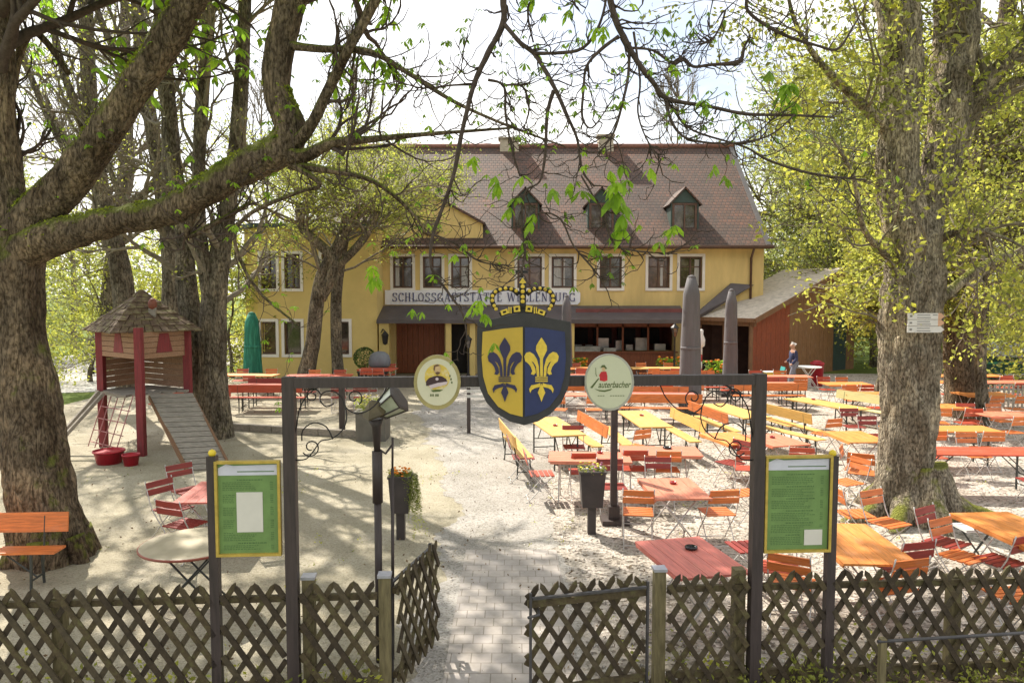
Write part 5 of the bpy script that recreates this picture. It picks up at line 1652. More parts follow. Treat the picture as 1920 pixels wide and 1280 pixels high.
menu('yellow-framed green menu board with a small note in its lower right corner', 1560, (1433, 853, 1553, 1031), (.61, .88, .07, .23), 2)

# lattice fence
m_lat = noisy('mossy_fence_wood', (0.085, 0.062, 0.028), 0.4, 9, 0.85, bump=.4, c2=(.12, .11, .04), stretch=(1.5, 1.5, 1.5))
m_fpost = noisy('fence_post_wood', (0.17, 0.14, 0.065), 0.35, 6, 0.8, bump=.3, stretch=(6, 6, .8))
m_cap = noisy('grey_cap', (0.42, 0.42, 0.45), .15, 10, .4, .5)
M_LATS = [m_lat, noisy('fence_lath_grey', (0.078, 0.060, 0.032), .35, 9, .85, bump=.4, stretch=(1.5, 1.5, 1.5)), noisy('fence_lath_dark', (0.048, 0.034, 0.018), .35, 9, .85, bump=.4, stretch=(1.5, 1.5, 1.5))]
def lattice(mb, P, U, V, L, z0, z1, seed=0):
    """P origin, U along, V outwards; crossing half-round laths at 58 degrees with pointed tops"""
    rng = random.Random(seed)
    M = Matrix((U, V, Vector((0, 0, 1)))).transposed()
    an = R(57); c, s = math.cos(an), math.sin(an)
    sp = .172; w = .0235; H = z1 - z0; run = H * c / s
    for dr in (1, -1):
        k = -run - sp / 2 if dr > 0 else -sp / 2 + .01
        a = k
        while a < L + run:
            a += sp
            x0 = a; 
            t0, t1 = 0.0, H / s + rng.uniform(.0, .03)
            # clip to 0..L
            if dr > 0:
                t0 = max(t0, (0 - x0) / c); t1c = (L - x0) / c
            else:
                t0 = max(t0, (x0 - L) / c); t1c = x0 / c
            top = t1 <= t1c
            t1 = min(t1, t1c)
            if t1 - t0 < .08: continue
            dx, dz = c * dr, s
            nx, nz = -dz, dx
            A = (x0 + dx * t0, z0 + dz * t0); B = (x0 + dx * t1, z0 + dz * t1)
            j = rng.uniform(-.004, .004)
            poly = [(A[0] - nx * w, A[1] - nz * w), (A[0] + nx * w, A[1] + nz * w), (B[0] + nx * w + j, B[1] + nz * w)]
            if top: poly.append((B[0] + dx * .045 + nx * w * .4 * dr, B[1] + dz * .045))
            poly.append((B[0] - nx * w + j, B[1] - nz * w))
            o = 0.0 if dr > 0 else -.021
            mb.cur = rng.choice((0, 0, 1, 2))
            if rng.random() < .012: continue
            mb.prism(poly, o - .018, o, M, P)
    mb.cur = 0
    for z in (z0 + .10, z1 - .10):
        mb.box(P + U * (L / 2) + V * .022 + Vector((0, 0, z)), (L, .04, .055), M)
def fpost(t, p, h, w=.115, cap=True):
    m = MB(); m.box(p + Vector((0, 0, h / 2)), (w, w, h), GM); fp = m.build('post', m_fpost, t)
    if cap:
        m = MB(); m.box(p + Vector((0, 0, h + .012)), (w + .02, w + .02, .024), GM); m.build('cap', m_cap, fp)
def fence(label, u0, u1, posts, seed, off=0.0):
    t = thing('lattice_fence', label, 'fence', group='lattice fence sections')
    m = MB(); lattice(m, gp(u0, off), GU, GV, u1 - u0, .05, 1.04, seed); m.build('lattice', M_LATS, t)
    for uu, cap in posts: fpost(t, gp(uu, off + .085), 1.09 if cap or abs(uu) < 3 else .98, .1, cap)
u1_ = gl(720, 1150)[0]; u2_ = gl(1240, 1150)[0]
fence('lattice fence section at the bottom left, from the frame edge to the left menu board', -5.2, -2.56, ((-5.2, False), (-3.9, False)), 1)
fence('short lattice fence piece under the left menu board', -2.50, uL - .07, (), 2)
fence('lattice fence piece between the gate\'s left post and the crooked lantern', uL + .07, u1_ - .06, ((uL + .12, True), (u1_, True)), 3)
fence('lattice fence piece between the closed leaf and the gate\'s right post', u2_ + .06, uR - .07, ((u2_, True), (uR - .12, False)), 4)
fence('lattice fence piece under the right menu board', uR + .07, 2.82, (), 5)
fence('brown lattice fence section at the bottom right, beyond the right menu board', 2.90, 5.6, ((4.1, False), (5.6, False)), 6)
# leaves of the little gate
def leaf_gate(label, hinge, ang, L, seed):
    t = thing('lattice_gate', label, 'gate', group='lattice gate leaves')
    U = Vector((math.cos(ang), math.sin(ang), 0)); V = Vector((-U.y, U.x, 0))
    m = MB(); lattice(m, hinge + U * .06, U, V, L, .07, 1.04, seed); m.build('lattice', M_LATS, t)
    M = Matrix((U, V, Vector((0, 0, 1)))).transposed()
    m = MB()
    e = .018
    for a in (.075, L + .045): m.box(hinge + U * a + V * .058 + Vector((0, 0, .56)), (e, .03, .98), M)
    for z in (.12, 1.0): m.box(hinge + U * (L / 2 + .06) + V * .058 + Vector((0, 0, z)), (L - .06, .03, e), M)
    m.build('steel_frame', noisy('galvanised', (0.09, 0.085, 0.085), .25, 10, .5, .5), t)
    m = MB(); m.tube([hinge + U * (L - .02) + V * .06 + Vector((0, 0, .9)), hinge + U * (L + .0) + V * .16 + Vector((0, 0, .9)), hinge + U * (L + .1) + V * .17 + Vector((0, 0, .89))], .012, 8); m.build('handle', MATS['galvanised'], t)
leaf_gate('open lattice gate leaf swung back beside the path, seen nearly edge on', gp(u1_ + .08, .06), R(75), 0.98, 7)
leaf_gate('lattice gate leaf closed across the right side of the path', gp(u2_ - .08, 0.0), R(180 + 14), 1.10, 8)
# low rail in front of the right fence
lr = thing('low_rail', 'low grey rail on a wooden stake in front of the right-hand fence section', 'rail')
p = G(1655, 1560, 0)
y5 = 5.95
m = MB(); a = D(1655, 1200, y5); m.bar((a.x, y5, 0), (a.x, y5, a.z + .02), .05); m.bar((a.x + 2.2, y5 + .2, 0), (a.x + 2.2, y5 + .2, a.z + .06), .05); m.build('stake', m_fpost, lr)
m = MB(); m.tube([(a.x - .05, y5 - .02, a.z), (a.x + 1.1, y5 + .08, a.z + .02), (a.x + 2.4, y5 + .2, a.z + .04)], .014, 8); m.build('rail', MATS['galvanised'], lr)

# plants along the fence foot
def fence_plants():
    rng = random.Random(8); L = Leaves(8)
    for k in range(420):
        u_ = rng.uniform(-5, 5.4)
        if -1.15 < u_ < 1.25: continue
        q = gp(u_, rng.gauss(0, .22))
        h = rng.uniform(.05, .38)
        for j in range(9):
            L.add((q.x + rng.gauss(0, .05), q.y + rng.gauss(0, .05), h * rng.random()), rng.uniform(.03, .075))
    stuff(L.build('ground_cover', M_leafY), 'small green weeds and sprouts growing along the foot of the lattice fence', 'plants')
    L = Leaves(9)
    for k in range(900):
        x = rng.uniform(-9, 9); y = rng.uniform(6.5, 16)
        if mnoise.noise(Vector((x * .6, y * .6, 3))) < .22: continue
        for j in range(6):
            L.add((x + rng.gauss(0, .04), y + rng.gauss(0, .04), .02 + .05 * rng.random()), rng.uniform(.015, .04))
    stuff(L.build('grass_tufts', M_leafY), 'scattered little tufts of weeds in the gravel', 'grass')
fence_plants()

# hiking signs
def hiking():
    c, e, yy = SIGN_AT
    t = thing('hiking_signs', 'stack of three white arrow signs on the grey tree trunk', 'sign')
    W = e.x - c.x + .02; H = W * .56; h = H / 3
    zc = c.z + H / 2
    mw = noisy('sign_board_white', (0.66, 0.64, 0.60), .06, 8, .5)
    mo = noisy('sign_tip', (0.62, 0.36, 0.22), .1, 8, .5)
    for k in range(3):
        z1 = zc - k * h - .004; z0 = z1 - h + .008
        m = MB(); m.prism([(c.x, z0), (e.x - .06, z0), (e.x - .06, z1), (c.x, z1)], yy - .03, yy - .012); s = m.build('arrow_board', mw, t)
        m = MB(); m.prism([(e.x - .06, z0), (e.x - .015, z0), (e.x + .04, (z0 + z1) / 2), (e.x - .015, z1), (e.x - .06, z1)], yy - .03, yy - .012); m.build('arrow_tip', mo if k < 2 else mw, s)
        m = MB(); zm = (z0 + z1) / 2
        m.span(c.x + .03, c.x + .065, yy - .033, yy - .0305, zm - .014, zm + .014)
        m.span(c.x + .14, e.x - .18, yy - .033, yy - .0305, zm + .012, zm + .024); m.span(c.x + .14, e.x - .17, yy - .033, yy - .0305, zm - .026, zm - .014)
        if k == 0: m.span(e.x - .14, e.x - .07, yy - .033, yy - .0305, zm + .012, zm + .024)
        m.build('lettering', noisy('sign_ink', (0.22, 0.21, 0.2), .1, 20, .6), s)
hiking()

# crooked lantern on its post
def lantern():
    t = thing('path_lantern', 'crooked broken lantern tipped over on a dark post behind the left gatepost', 'lamp')
    y = 7.05
    b = D(709, 1000, y)
    m = MB()
    zt = D(709, 845, y).z
    m.tube([(b.x, y, 0), (b.x, y, zt - .45)], .036, 12)
    m.tube([(b.x, y, zt - .5), (b.x, y, zt)], .05, 12)
    m.tube([(b.x, y, zt), (b.x - .005, y, D(709, 800, y).z), (b.x - .012, y, D(709, 785, y).z)], [.03, .045, .075], 12)
    q = D(735, 800, y + .05)
    m.tube([(q.x - .015, y + .05, 0), (q.x, y + .05, D(735, 880, y).z)], .016, 8)
    m.tube([(q.x, y + .05, D(735, 880, y).z), (q.x + .005, y + .05, D(735, 822, y).z)], .011, 8)
    m.tube([(q.x + .004, y + .05, D(735, 835, y).z), (b.x + .08, y, D(709, 850, y).z), (b.x + .02, y, D(709, 842, y).z)], .012, 8)
    m.build('pole', m_post, t)
    c = D(733, 757, y)
    ax = Vector((.80, -.15, .55)).normalized()
    x = ax.cross(Vector((0, 1, 0))).normalized(); yv = ax.cross(x)
    M = Matrix((x, yv, ax)).transposed()
    m = MB(); m.lathe([(.088, -.11), (.135, .09)], c, 6, M, False); body = m.build('glass_body', noisy('old_glass', (0.40, 0.42, 0.30), .2, 8, .15, spec=.8), t)
    m = MB()
    for j in range(6):
        a = 2 * PI * j / 6
        m.bar(c + M @ Vector((.091 * math.cos(a), .091 * math.sin(a), -.115)), c + M @ Vector((.139 * math.cos(a), .139 * math.sin(a), .095)), .014)
    m.lathe([(.094, -.135), (.1, -.11), (.09, -.108)], c, 6, M, False); m.lathe([(.145, .09), (.15, .105), (.12, .11)], c, 6, M, False)
    m.build('frame', m_post, body)
    c2 = D(702, 765, y - .03)
    ax = Vector((-.35, -.35, .86)).normalized(); x = ax.cross(Vector((0, 1, 0))).normalized(); yv = ax.cross(x); M = Matrix((x, yv, ax)).transposed()
    m = MB(); m.lathe([(.135, -.05), (.14, -.035), (.06, .05), (.02, .085)], c2, 6, M, False); m.build('lid', noisy('lid_bronze', (0.12, 0.095, 0.05), .3, 8, .45, .3), t)
lantern()

# planters
m_plant = noisy('planter_brown', (0.045, 0.036, 0.034), .25, 5, .5)
def flowers(mb, rng, c, rx, ry, n, mats, h=.1):
    for k in range(n):
        a = rng.uniform(0, 2 * PI); r = math.sqrt(rng.random())
        p = Vector((c.x + rx * r * math.cos(a), c.y + ry * r * math.sin(a), c.z + rng.uniform(.02, h)))
        mb.cur = rng.randrange(1, mats)
        mb.lathe([(.004, -.006), (.022, .004), (.016, .012), (.003, .014)], p, 6, Matrix.Rotation(rng.uniform(-.6, .6), 3, 'X'))
    mb.cur = 0
def planter(label, px, pybot, pytop, w, postw, cols, seed, hang=False):
    b = G(px, pybot); y = b.y
    zt = D(px, pytop, y).z
    t = thing('planter', label, 'planter')
    rng = random.Random(seed)
    m = MB(); zl = zt - .52
    m.box((b.x, y, zl / 2), (postw, postw, zl))
    m.build('post', m_plant, t)
    m = MB()
    n = 4
    for a, q in enumerate(((-1, -1), (1, -1), (1, 1), (-1, 1))): pass
    w2 = w * .8
    v = [(-w2, -w2, zl), (w2, -w2, zl), (w2, w2, zl), (-w2, w2, zl), (-w, -w, zt), (w, -w, zt), (w, w, zt), (-w, w, zt)]
    k = len(m.v); m.v += [(b.x + a, y + c, z) for a, c, z in v]
    for f in ((0, 3, 2, 1), (0, 1, 5, 4), (1, 2, 6, 5), (2, 3, 7, 6), (3, 0, 4, 7)): m.face([k + i for i in f])
    for sx_, sy_, lx, ly in ((0, -1, w * 2 + .02, .03), (0, 1, w * 2 + .02, .03), (-1, 0, .03, w * 2 - .02), (1, 0, .03, w * 2 - .02)):
        m.box((b.x + sx_ * w, y + sy_ * w, zt + .006), (lx, ly, .03))
    m.box((b.x, y, zt - .03), (w * 1.9, w * 1.9, .02))
    m.build('box', m_plant, t)
    f = MB()
    for k in range(90):
        p = Vector((b.x + rng.uniform(-w, w) * 1.1, y + rng.uniform(-w, w) * 1.1, zt + rng.uniform(0, .09)))
        f.cur = 0; palmate(f, rng, p, rng.uniform(.03, .06), .2, 4)
    flowers(f, rng, Vector((b.x, y, zt)), w, w, 26, 1 + len(cols), .13)
    if hang:
        for k in range(70):
            x = b.x + w * rng.uniform(.5, 1.6); yy = y + rng.uniform(-w, w)
            p = Vector((x, yy, zt + .05)); L_ = rng.uniform(.25, .55 if rng.random() < .8 else .95)
            j = 0
            while j < L_:
                p = p + Vector((rng.gauss(.002, .008), rng.gauss(0, .008), -.022)); j += .022
                f.cur = 0; palmate(f, rng, p, rng.uniform(.02, .035), .3, 3)
    f.build('plants', [M_leafO if hang else M_leafY] + cols, t)
mc_or = noisy('petal_orange', (0.85, 0.25, 0.01), .1, 9, .6); mc_ye = noisy('petal_yellow', (0.75, 0.62, 0.04), .1, 9, .6)
mc_pu = noisy('petal_mauve', (0.45, 0.16, 0.28), .2, 9, .6); mc_wh = noisy('petal_white', (0.75, 0.7, 0.68), .1, 9, .6)
planter('dark planter on a post with orange flowers and trailing greenery, left of the path', 752, 1010, 892, .155, .12, [mc_or], 5, True)
planter('dark planter on a post with yellow and mauve flowers, right of the path', 1109, 1000, 882, .185, .12, [mc_pu, mc_wh, mc_ye], 6)
# square post behind the cream sign
p = G(1150, 980)
t = thing('square_post', 'square dark post with flared foot standing behind the oval cream sign, near the right planter', 'post')
m = MB(); m.box((p.x, p.y, 1.0), (.10, .10, 2.0)); m.build('shaft', m_post, t)
m = MB(); k = len(m.v); m.box((p.x, p.y, .14), (.17, .17, .28)); m.box((p.x + .02, p.y, .04), (.42, .36, .08)); m.build('foot', m_post, t)
# ------------------------------------------------------------------ furniture
W_RED = wood('lath_red', (0.47, 0.075, 0.035), .25, .4, 0)
W_DRED = wood('lath_dark_red', (0.27, 0.035, 0.026), .25, .4, 0)
W_ORA = wood('lath_orange', (0.62, 0.17, 0.04), .25, .4, 0)
W_SAL = wood('top_salmon', (0.64, 0.21, 0.12), .2, .42, 1)
W_TRED = wood('top_red', (0.60, 0.165, 0.125), .2, .42, 1)
W_TORA = wood('top_orange', (0.72, 0.26, 0.06), .25, .42, 1)
W_YEL = wood('top_ochre', (0.62, 0.37, 0.10), .18, .45, 1)
W_PYEL = wood('top_pale_yellow', (0.64, 0.56, 0.26), .12, .45, 1)
M_FR = noisy('frame_pale_steel', (0.55, 0.53, 0.50), .15, 12, .4, .3)
M_FRD = noisy('frame_dark_steel', (0.05, 0.055, 0.05), .2, 12, .45, .3)
M_ASH = noisy('ashtray_red', (0.30, 0.02, 0.02), .2, 12, .3)
M_ASHB = noisy('ashtray_black', (0.015, 0.014, 0.015), .2, 12, .25)

_OFF = Vector((0, 0, -500))
PROTO = []
def mk_chair():
    t = thing('folding_chair', '', 'chair')
    m = MB()
    for k in range(5):
        m.box((0, -.20 + k * .085, .45), (.42, .062, .016))
    m.build('seat', W_RED, t)
    m = MB()
    Mx = Matrix.Rotation(-.17, 3, 'X')
    for z in (.685, .79): m.box((0, .235 + (z - .685) * .18, z), (.44, .018, .085), Mx)
    m.build('backrest', W_RED, t)
    for s in (-1, 1):
        m = MB(); x = s * .215
        q = catmull([(x, .275, .86, 0), (x, .22, .66, 0), (x, .13, .45, 0), (x, -.10, .20, 0), (x, -.25, .0, 0)], 2)
        m.tube([w[:3] for w in q], .0085, 5)
        x -= s * .018
        q = catmull([(x, -.20, .44, 0), (x, -.02, .26, 0), (x, .20, .02, 0), (x, .26, .0, 0)], 2)
        m.tube([w[:3] for w in q], .0085, 5)
        m.build('frame_side', M_FR, t)
    m = MB()
    m.tube([(-.215, -.23, .03), (.215, -.23, .03)], .007, 5); m.tube([(-.2, .21, .03), (.2, .21, .03)], .007, 5); m.tube([(-.2, -.03, .27), (.2, -.03, .27)], .006, 5)
    m.build('crossbar', M_FR, t)
    return t
def leg_frame(y, w, h, mat, parent, inward):
    m = MB()
    for s in (-1, 1): m.bar((s * w, y, 0), (s * w, y, h), .028)
    m.bar((-w, y, .12), (w, y, .12), .02); m.bar((-w, y, h - .02), (w, y, h - .02), .03, .02)
    m.bar((-w * .6, y, h * .45), (-w * .6, y + inward, h), .016); m.bar((w * .6, y, h * .45), (w * .6, y + inward, h), .016)
    m.bar((-w, y, h * .45), (w, y, h * .45), .018)
    return m.build('leg_frame', mat, parent)
def mk_beer_table():      # long axis = local Y
    t = thing('beer_table', '', 'table')
    m = MB()
    for k in range(5): m.box((-.28 + k * .14, 0, .74), (.136, 2.2, .026))
    for y in (-.8, 0, .8): m.box((0, y, .715), (.6, .06, .022))
    m.build('tabletop', W_YEL, t)
    leg_frame(-.88, .24, .704, M_FRD, t, .42); leg_frame(.88, .24, .704, M_FRD, t, -.42)
    return t
def mk_table(L, name='garden_table'):
    t = thing(name, '', 'table')
    m = MB()
    n = 5
    for k in range(n): m.box((-.32 + k * .16, 0, .738), (.155, L, .024))
    m.box((0, -L * .33, .715), (.66, .05, .02)); m.box((0, L * .33, .715), (.66, .05, .02))
    m.box((-.39, 0, .712), (.02, L - .06, .03)); m.box((.39, 0, .712), (.02, L - .06, .03))
    m.build('tabletop', W_SAL, t)
    for s in (-1, 1):
        m = MB(); y = s * (L / 2 - .2)
        m.tube([(-.27, y, .70), (0, y, .36), (.28, y, .0)], .011, 6); m.tube([(.27, y + .025, .70), (0, y + .025, .36), (-.28, y + .025, .0)], .011, 6)
        m.build('scissor_leg', M_FR, t)
    m = MB(); m.tube([(0, -(L / 2 - .2), .36), (0, L / 2 - .175, .36)], .008, 6); m.build('brace', M_FR, t)
    return t
def mk_bench(back=True):   # long axis Y, backrest toward +X
    t = thing('beer_bench', '', 'bench')
    m = MB()
    m.box((-.066, 0, .455), (.128, 2.2, .024)); m.box((.066, 0, .455), (.128, 2.2, .024))
    m.build('seat', W_YEL, t)
    for s in (-1, 1):
        y = s * .82
        m = MB()
        for x in (-.11, .11): m.bar((x * 1.25, y, 0), (x, y, .441), .024)
        m.bar((-.12, y, .12), (.12, y, .12), .018); m.bar((-.1, y, .43), (.1, y, .43), .02)
        m.bar((0, y, .12), (0, y - s * .4, .435), .014)
        if back: m.bar((.14, y, .25), (.215, y, .82), .024, .012)
        m.build('leg_frame', M_FRD, t)
    if back:
        m = MB(); m.box((.205, 0, .74), (.022, 2.2, .24), Matrix.Rotation(.13, 3, 'Y')); m.build('backrest', W_ORA, t)
    return t
P_CH = mk_chair(); P_BT = mk_beer_table(); P_T15 = mk_table(1.4); P_T12 = mk_table(1.15); P_BB = mk_bench(True); P_BN = mk_bench(False)
PROTO = [P_CH, P_BT, P_T15, P_T12, P_BB, P_BN]
GC = 'folding garden chairs'; GT = 'square and oblong garden tables'; GB = 'beer tables'; GN = 'beer benches'
def chair(p, rot, label, col=None):
    return dup(P_CH, (p[0], p[1], .017), R(rot), label, GC, {'seat': col, 'backrest': col} if col else None)
def table(p, rot, label, col=None, proto=None, group=GT):
    if col is W_RED: col = wood('bench_red', (0.47, 0.075, 0.035), .3, .4, 1)
    return dup(proto or P_T15, (p[0], p[1], .014), R(rot), label, group, {'tabletop': col} if col else None)
W_REDL = wood('bench_red', (0.47, 0.075, 0.035), .3, .4, 1)
W_ORAL = wood('bench_orange', (0.62, 0.17, 0.04), .3, .4, 1)
_LONG = {'lath_red': W_REDL, 'lath_orange': W_ORAL}
def bench(p, rot, label, col=None, bcol=None, back=True):
    col = _LONG.get(col.name, col) if col else None
    bcol = _LONG.get(bcol.name, bcol) if bcol else None
    mm = {}
    if col: mm['seat'] = col
    if bcol or col: mm['backrest'] = bcol or col
    return dup(P_BB if back else P_BN, (p[0], p[1], .014), R(rot), label, GN, mm or None)
def ashtray(p, label, m_=None, z=.768, r=.05):
    mb = MB(); mb.lathe([(r * .8, 0), (r, .008), (r, .03), (r * .82, .034), (r * .74, .012)], (0, 0, 0), 14)
    o = mb.build('ashtray', m_ or M_ASH, None, (p[0], p[1], z)); return tag(o, label, 'ashtray', 'ashtrays on the tables')

# -- tables in the right foreground (hand placed from the photo)
def gxy(px, py, z=.75): return G(px, py, z)
t1 = gxy(1294, 1044); table(t1, 13, 'rose-red square table behind the right lattice fence, with a black ashtray', W_TRED, P_T12)
ashtray(gxy(1296, 1028, .77), 'round black ashtray with white rim on the rose-red table behind the fence', M_ASHB, r=.07)
t2 = gxy(1262, 916); table(t2, 3, 'salmon table crossed by a branch shadow, nearest right of the right planter', W_SAL, P_T12)
ashtray(gxy(1262, 906, .77), 'red ashtray on the salmon table right of the planter')
a3 = gxy(1105, 857); b3 = gxy(1237, 846)
table(a3, 90 - 4, 'left one of the two salmon tables pushed end to end behind the right planter', W_SAL, P_T15)
table(b3, 90 - 4, 'right one of the two salmon tables pushed end to end behind the right planter', W_SAL, P_T15)
ashtray(gxy(1125, 849, .77), 'red ashtray on the left one of the two joined salmon tables')
ashtray(gxy(1251, 840, .77), 'black ashtray on the right one of the two joined salmon tables', M_ASHB, r=.08)
t4 = gxy(1040, 799); table(t4, 12, 'ochre beer table partly behind the point of the coat of arms', W_YEL, P_BT, GB)
ashtray(gxy(1041, 798, .77), 'red ashtray on the ochre beer table below the coat of arms')
t5 = gxy(1206, 785); table(t5, 5, 'ochre beer table just right of the square post', W_YEL, P_BT, GB)
ashtray(gxy(1203, 779, .77), 'red ashtray on the ochre beer table right of the square post')
t6 = gxy(1376, 770); table(t6, 12, 'ochre beer table behind the right part of the gate ironwork', W_YEL, P_BT, GB)
t7 = gxy(1548, 757); table(t7, 24, 'ochre beer table close left of the grey tree trunk', W_YEL, P_BT, GB)
ashtray(gxy(1525, 749, .77), 'red ashtray on the ochre beer table left of the grey trunk')
t8 = gxy(1452, 825); table(t8, 14, 'salmon table just above the right menu board, beside the gate post', W_SAL, P_T12)
ashtray(gxy(1448, 820, .77), 'dark red ashtray on the salmon table above the right menu board')
table(gxy(1372, 822), 14, 'orange table seen through the right gate ironwork, left of the gate post', W_TORA, P_T12)
t9 = gxy(1604, 819); table(t9, 2, 'orange table close before the left side of the grey trunk', W_TORA, P_T12)
t10 = gxy(1604, 1018); table(t10, -3, 'streaky orange table right behind the right menu board', W_TORA, P_T15)
t11 = G(1895, 994, .75); table(t11 + Vector((.1, 0, 0)), 4, 'streaky orange table at the right edge, in front of the grey trunk', W_TORA, P_T15)

# benches around the beer tables
bench(gxy(965, 842, .45) + Vector((.05, .2, 0)), 189, 'ochre bench with backrest at the left end of the seating, right beside the path', W_YEL, W_YEL)
bench(gxy(1092, 820, .45), 11, 'orange-backed ochre bench between the first two beer tables, right of the coat of arms', W_YEL, W_ORA)
bench(gxy(1165, 826, .45) + Vector((-.05, .5, 0)), 186, 'low ochre bench left of the beer table behind the square post', W_YEL, None, False)
bench(gxy(1271, 812, .45), 7, 'ochre bench with yellow back, right of the beer table beside the square post', W_YEL, W_YEL)
bench(gxy(1340, 795, .45), 190, 'brownish bench seen through the right iron scroll', W_YEL, W_ORA)
bench(gxy(1432, 786, .45) + Vector((.1, 0, 0)), 12, 'low ochre bench crossing behind the right gate post', W_YEL, None, False)
bench(gxy(1478, 795, .45), 196, 'long bench with amber-yellow back left of the table near the grey trunk', W_YEL, W_YEL)
bench(gxy(1615, 772, .45) + Vector((.2, .3, 0)), 24, 'bench with pale lemon back right beside the grey trunk', W_PYEL, W_PYEL)
bench(G(1470, 810, .45), 203, 'low yellow bench running diagonally above the salmon table by the menu board', W_YEL, None, False)

# chairs near the gate, right side
C = chair
C(G(1012, 889, .45), 95, 'red folding chair standing alone at the edge of the path below the coat of arms', W_RED)
C(G(978, 858, .45) + Vector((0, 0, 0)), 95, 'dark red chair at the near end of the bench beside the path', W_DRED)
C(gxy(1092, 889, .45) + Vector((0, .12, 0)), 182, 'chair with orange-red back at the left one of the two joined salmon tables', W_RED)
C(gxy(1188, 880, .45), 178, 'chair with orange-red back at the middle of the two joined salmon tables', W_RED)
C(gxy(1250, 882, .45), 176, 'orange chair at the right one of the two joined salmon tables', W_ORA)
C(G(1194, 862, 0) * .0 + Vector((1.62, 11.9, 0)), 2, 'left one of two dark red chairs behind the salmon table near the planter', W_DRED)
C(Vector((2.42, 12.05, 0)), -3, 'right one of two dark red chairs behind the salmon table near the planter', W_DRED)
C(G(1076, 838, .45), 0, 'dark red chair at the near end of the first ochre beer table', W_DRED)
C(G(1190, 838, .45), -150, 'bright orange-red chair at the near end of the ochre table behind the square post', W_ORA)
C(G(1196, 962, .45), 172, 'orange chair at the left corner of the salmon table crossed by a shadow', W_ORA)
C(G(1345, 962, .45), 185, 'orange chair at the right corner of the salmon table crossed by a shadow', W_ORA)
C(G(1398, 925, .45), -75, 'tilted chair with orange seat between the salmon table and the gate\'s right post', W_ORA)
C(G(1402, 1048, .45) + Vector((.15, .4, 0)), -80, 'dark red chair right of the rose-red table, half behind the gate\'s right post', W_DRED)
C(G(1462, 1064, .45), -10, 'chair with pink-lit seat below the right menu board', W_RED)
C(G(1482, 1092, .45) + Vector((0, -.05, 0)), 150, 'orange chair just behind the fence under the right menu board', W_ORA)
C(G(1672, 1102, .45), -165, 'orange chair behind the fence, seen through the laths below the orange table', W_ORA)
C(G(1705, 1080, .45) + Vector((.0, .2, 0)), 195, 'dark red chair behind the fence, right of the streaky orange table', W_DRED)
C(G(1655, 985, .45) + Vector((.1, .1, 0)), 25, 'orange chair with its back to the grey trunk, left of three', W_ORA)
C(G(1800, 1044, .45), 28, 'orange chair with slatted seat turned to the fence, in front of the grey trunk', W_ORA)
C(G(1770, 1018, .45), 32, 'dark red chair in front of the grey trunk, middle one of the row', W_DRED)
C(G(1878, 1055, .45), 205, 'dark red chair at the near left corner of the orange table at the right edge', W_DRED)
C(G(1905, 1120, .45), 190, 'orange chair behind the fence at the right edge of the picture', W_ORA)
C(G(1590, 905, .45), -70, 'orange chair left of the mossy roots of the grey trunk', W_ORA)
C(G(1648, 890, .45) + Vector((-.25, .1, 0)), 150, 'orange chair tucked against the left side of the grey trunk', W_ORA)
C(G(1592, 965, .45) + Vector((.05, 0, 0)), 95, 'salmon-lit chair just right of the right menu board', W_ORA)
C(G(1605, 880, .45), 60, 'bright orange chair facing the grey trunk\'s left side', W_ORA)
C(G(1600, 800, .45), 0, 'dark red chair between the orange table and the ochre table near the grey trunk', W_DRED)
C(G(1500, 875, .45), 165, 'red chair behind the top edge of the right menu board', W_RED)
C(G(1400, 880, .45), 170, 'red chair through the ironwork left of the gate\'s right post', W_RED)
C(G(1372, 868, .45), -60, 'dark red folding chair hanging on the edge of the gate ironwork view', W_DRED)
C(G(1548, 815, .45), 200, 'orange chair between the amber-backed bench and the orange table', W_ORA)
w_ = thing('tray', 'white square tray lying on a low stand before the grey trunk', 'tray')
q = G(1828, 990, .42)
m = MB(); m.box((q.x, q.y, .42), (.42, .32, .02)); m.box((q.x, q.y + .15, .437), (.42, .02, .02)); m.box((q.x, q.y - .15, .437), (.42, .02, .02)); m.box((q.x - .2, q.y, .437), (.02, .27, .02)); m.box((q.x + .2, q.y, .437), (.02, .27, .02)); m.build('rim', noisy('white_plastic', (.75, .74, .72), .05, 5, .4), w_)
m = MB(); m.bar((q.x - .15, q.y - .1, 0), (q.x + .15, q.y - .1, .408), .02); m.bar((q.x + .15, q.y + .1, 0), (q.x - .15, q.y + .1, .408), .02); m.build('stand', M_FRD, w_)

# -- right of the grey trunk
table((8.3, 13.2), 88, 'long red table right of the grey trunk, nearer of two rows', W_RED, P_BT, GB)
table((8.9, 15.4), 90, 'long orange table right of the grey trunk, second row back', W_TORA, P_BT, GB)
for i, (x, y, r, w, col) in enumerate([(8.0, 14.1, 0, 'far left side of the long red table', W_RED), (8.9, 14.2, 4, 'far right side of the long red table', W_ORA), (8.7, 12.2, 176, 'near side of the long red table', W_DRED), (9.0, 11.2, 170, 'in front of the long red table', W_DRED), (7.9, 16.2, 2, 'far left of the long orange table', W_DRED), (9.3, 16.3, -4, 'far right side of the long orange table', W_RED), (8.4, 14.9, 182, 'near left side of the long orange table', W_ORA), (9.5, 14.8, 178, 'near right side of the long orange table', W_ORA)]):
    C((x, y), r, f'{"dark red" if col is W_DRED else "orange" if col is W_ORA else "red"} folding chair, {w} right of the grey trunk', col)

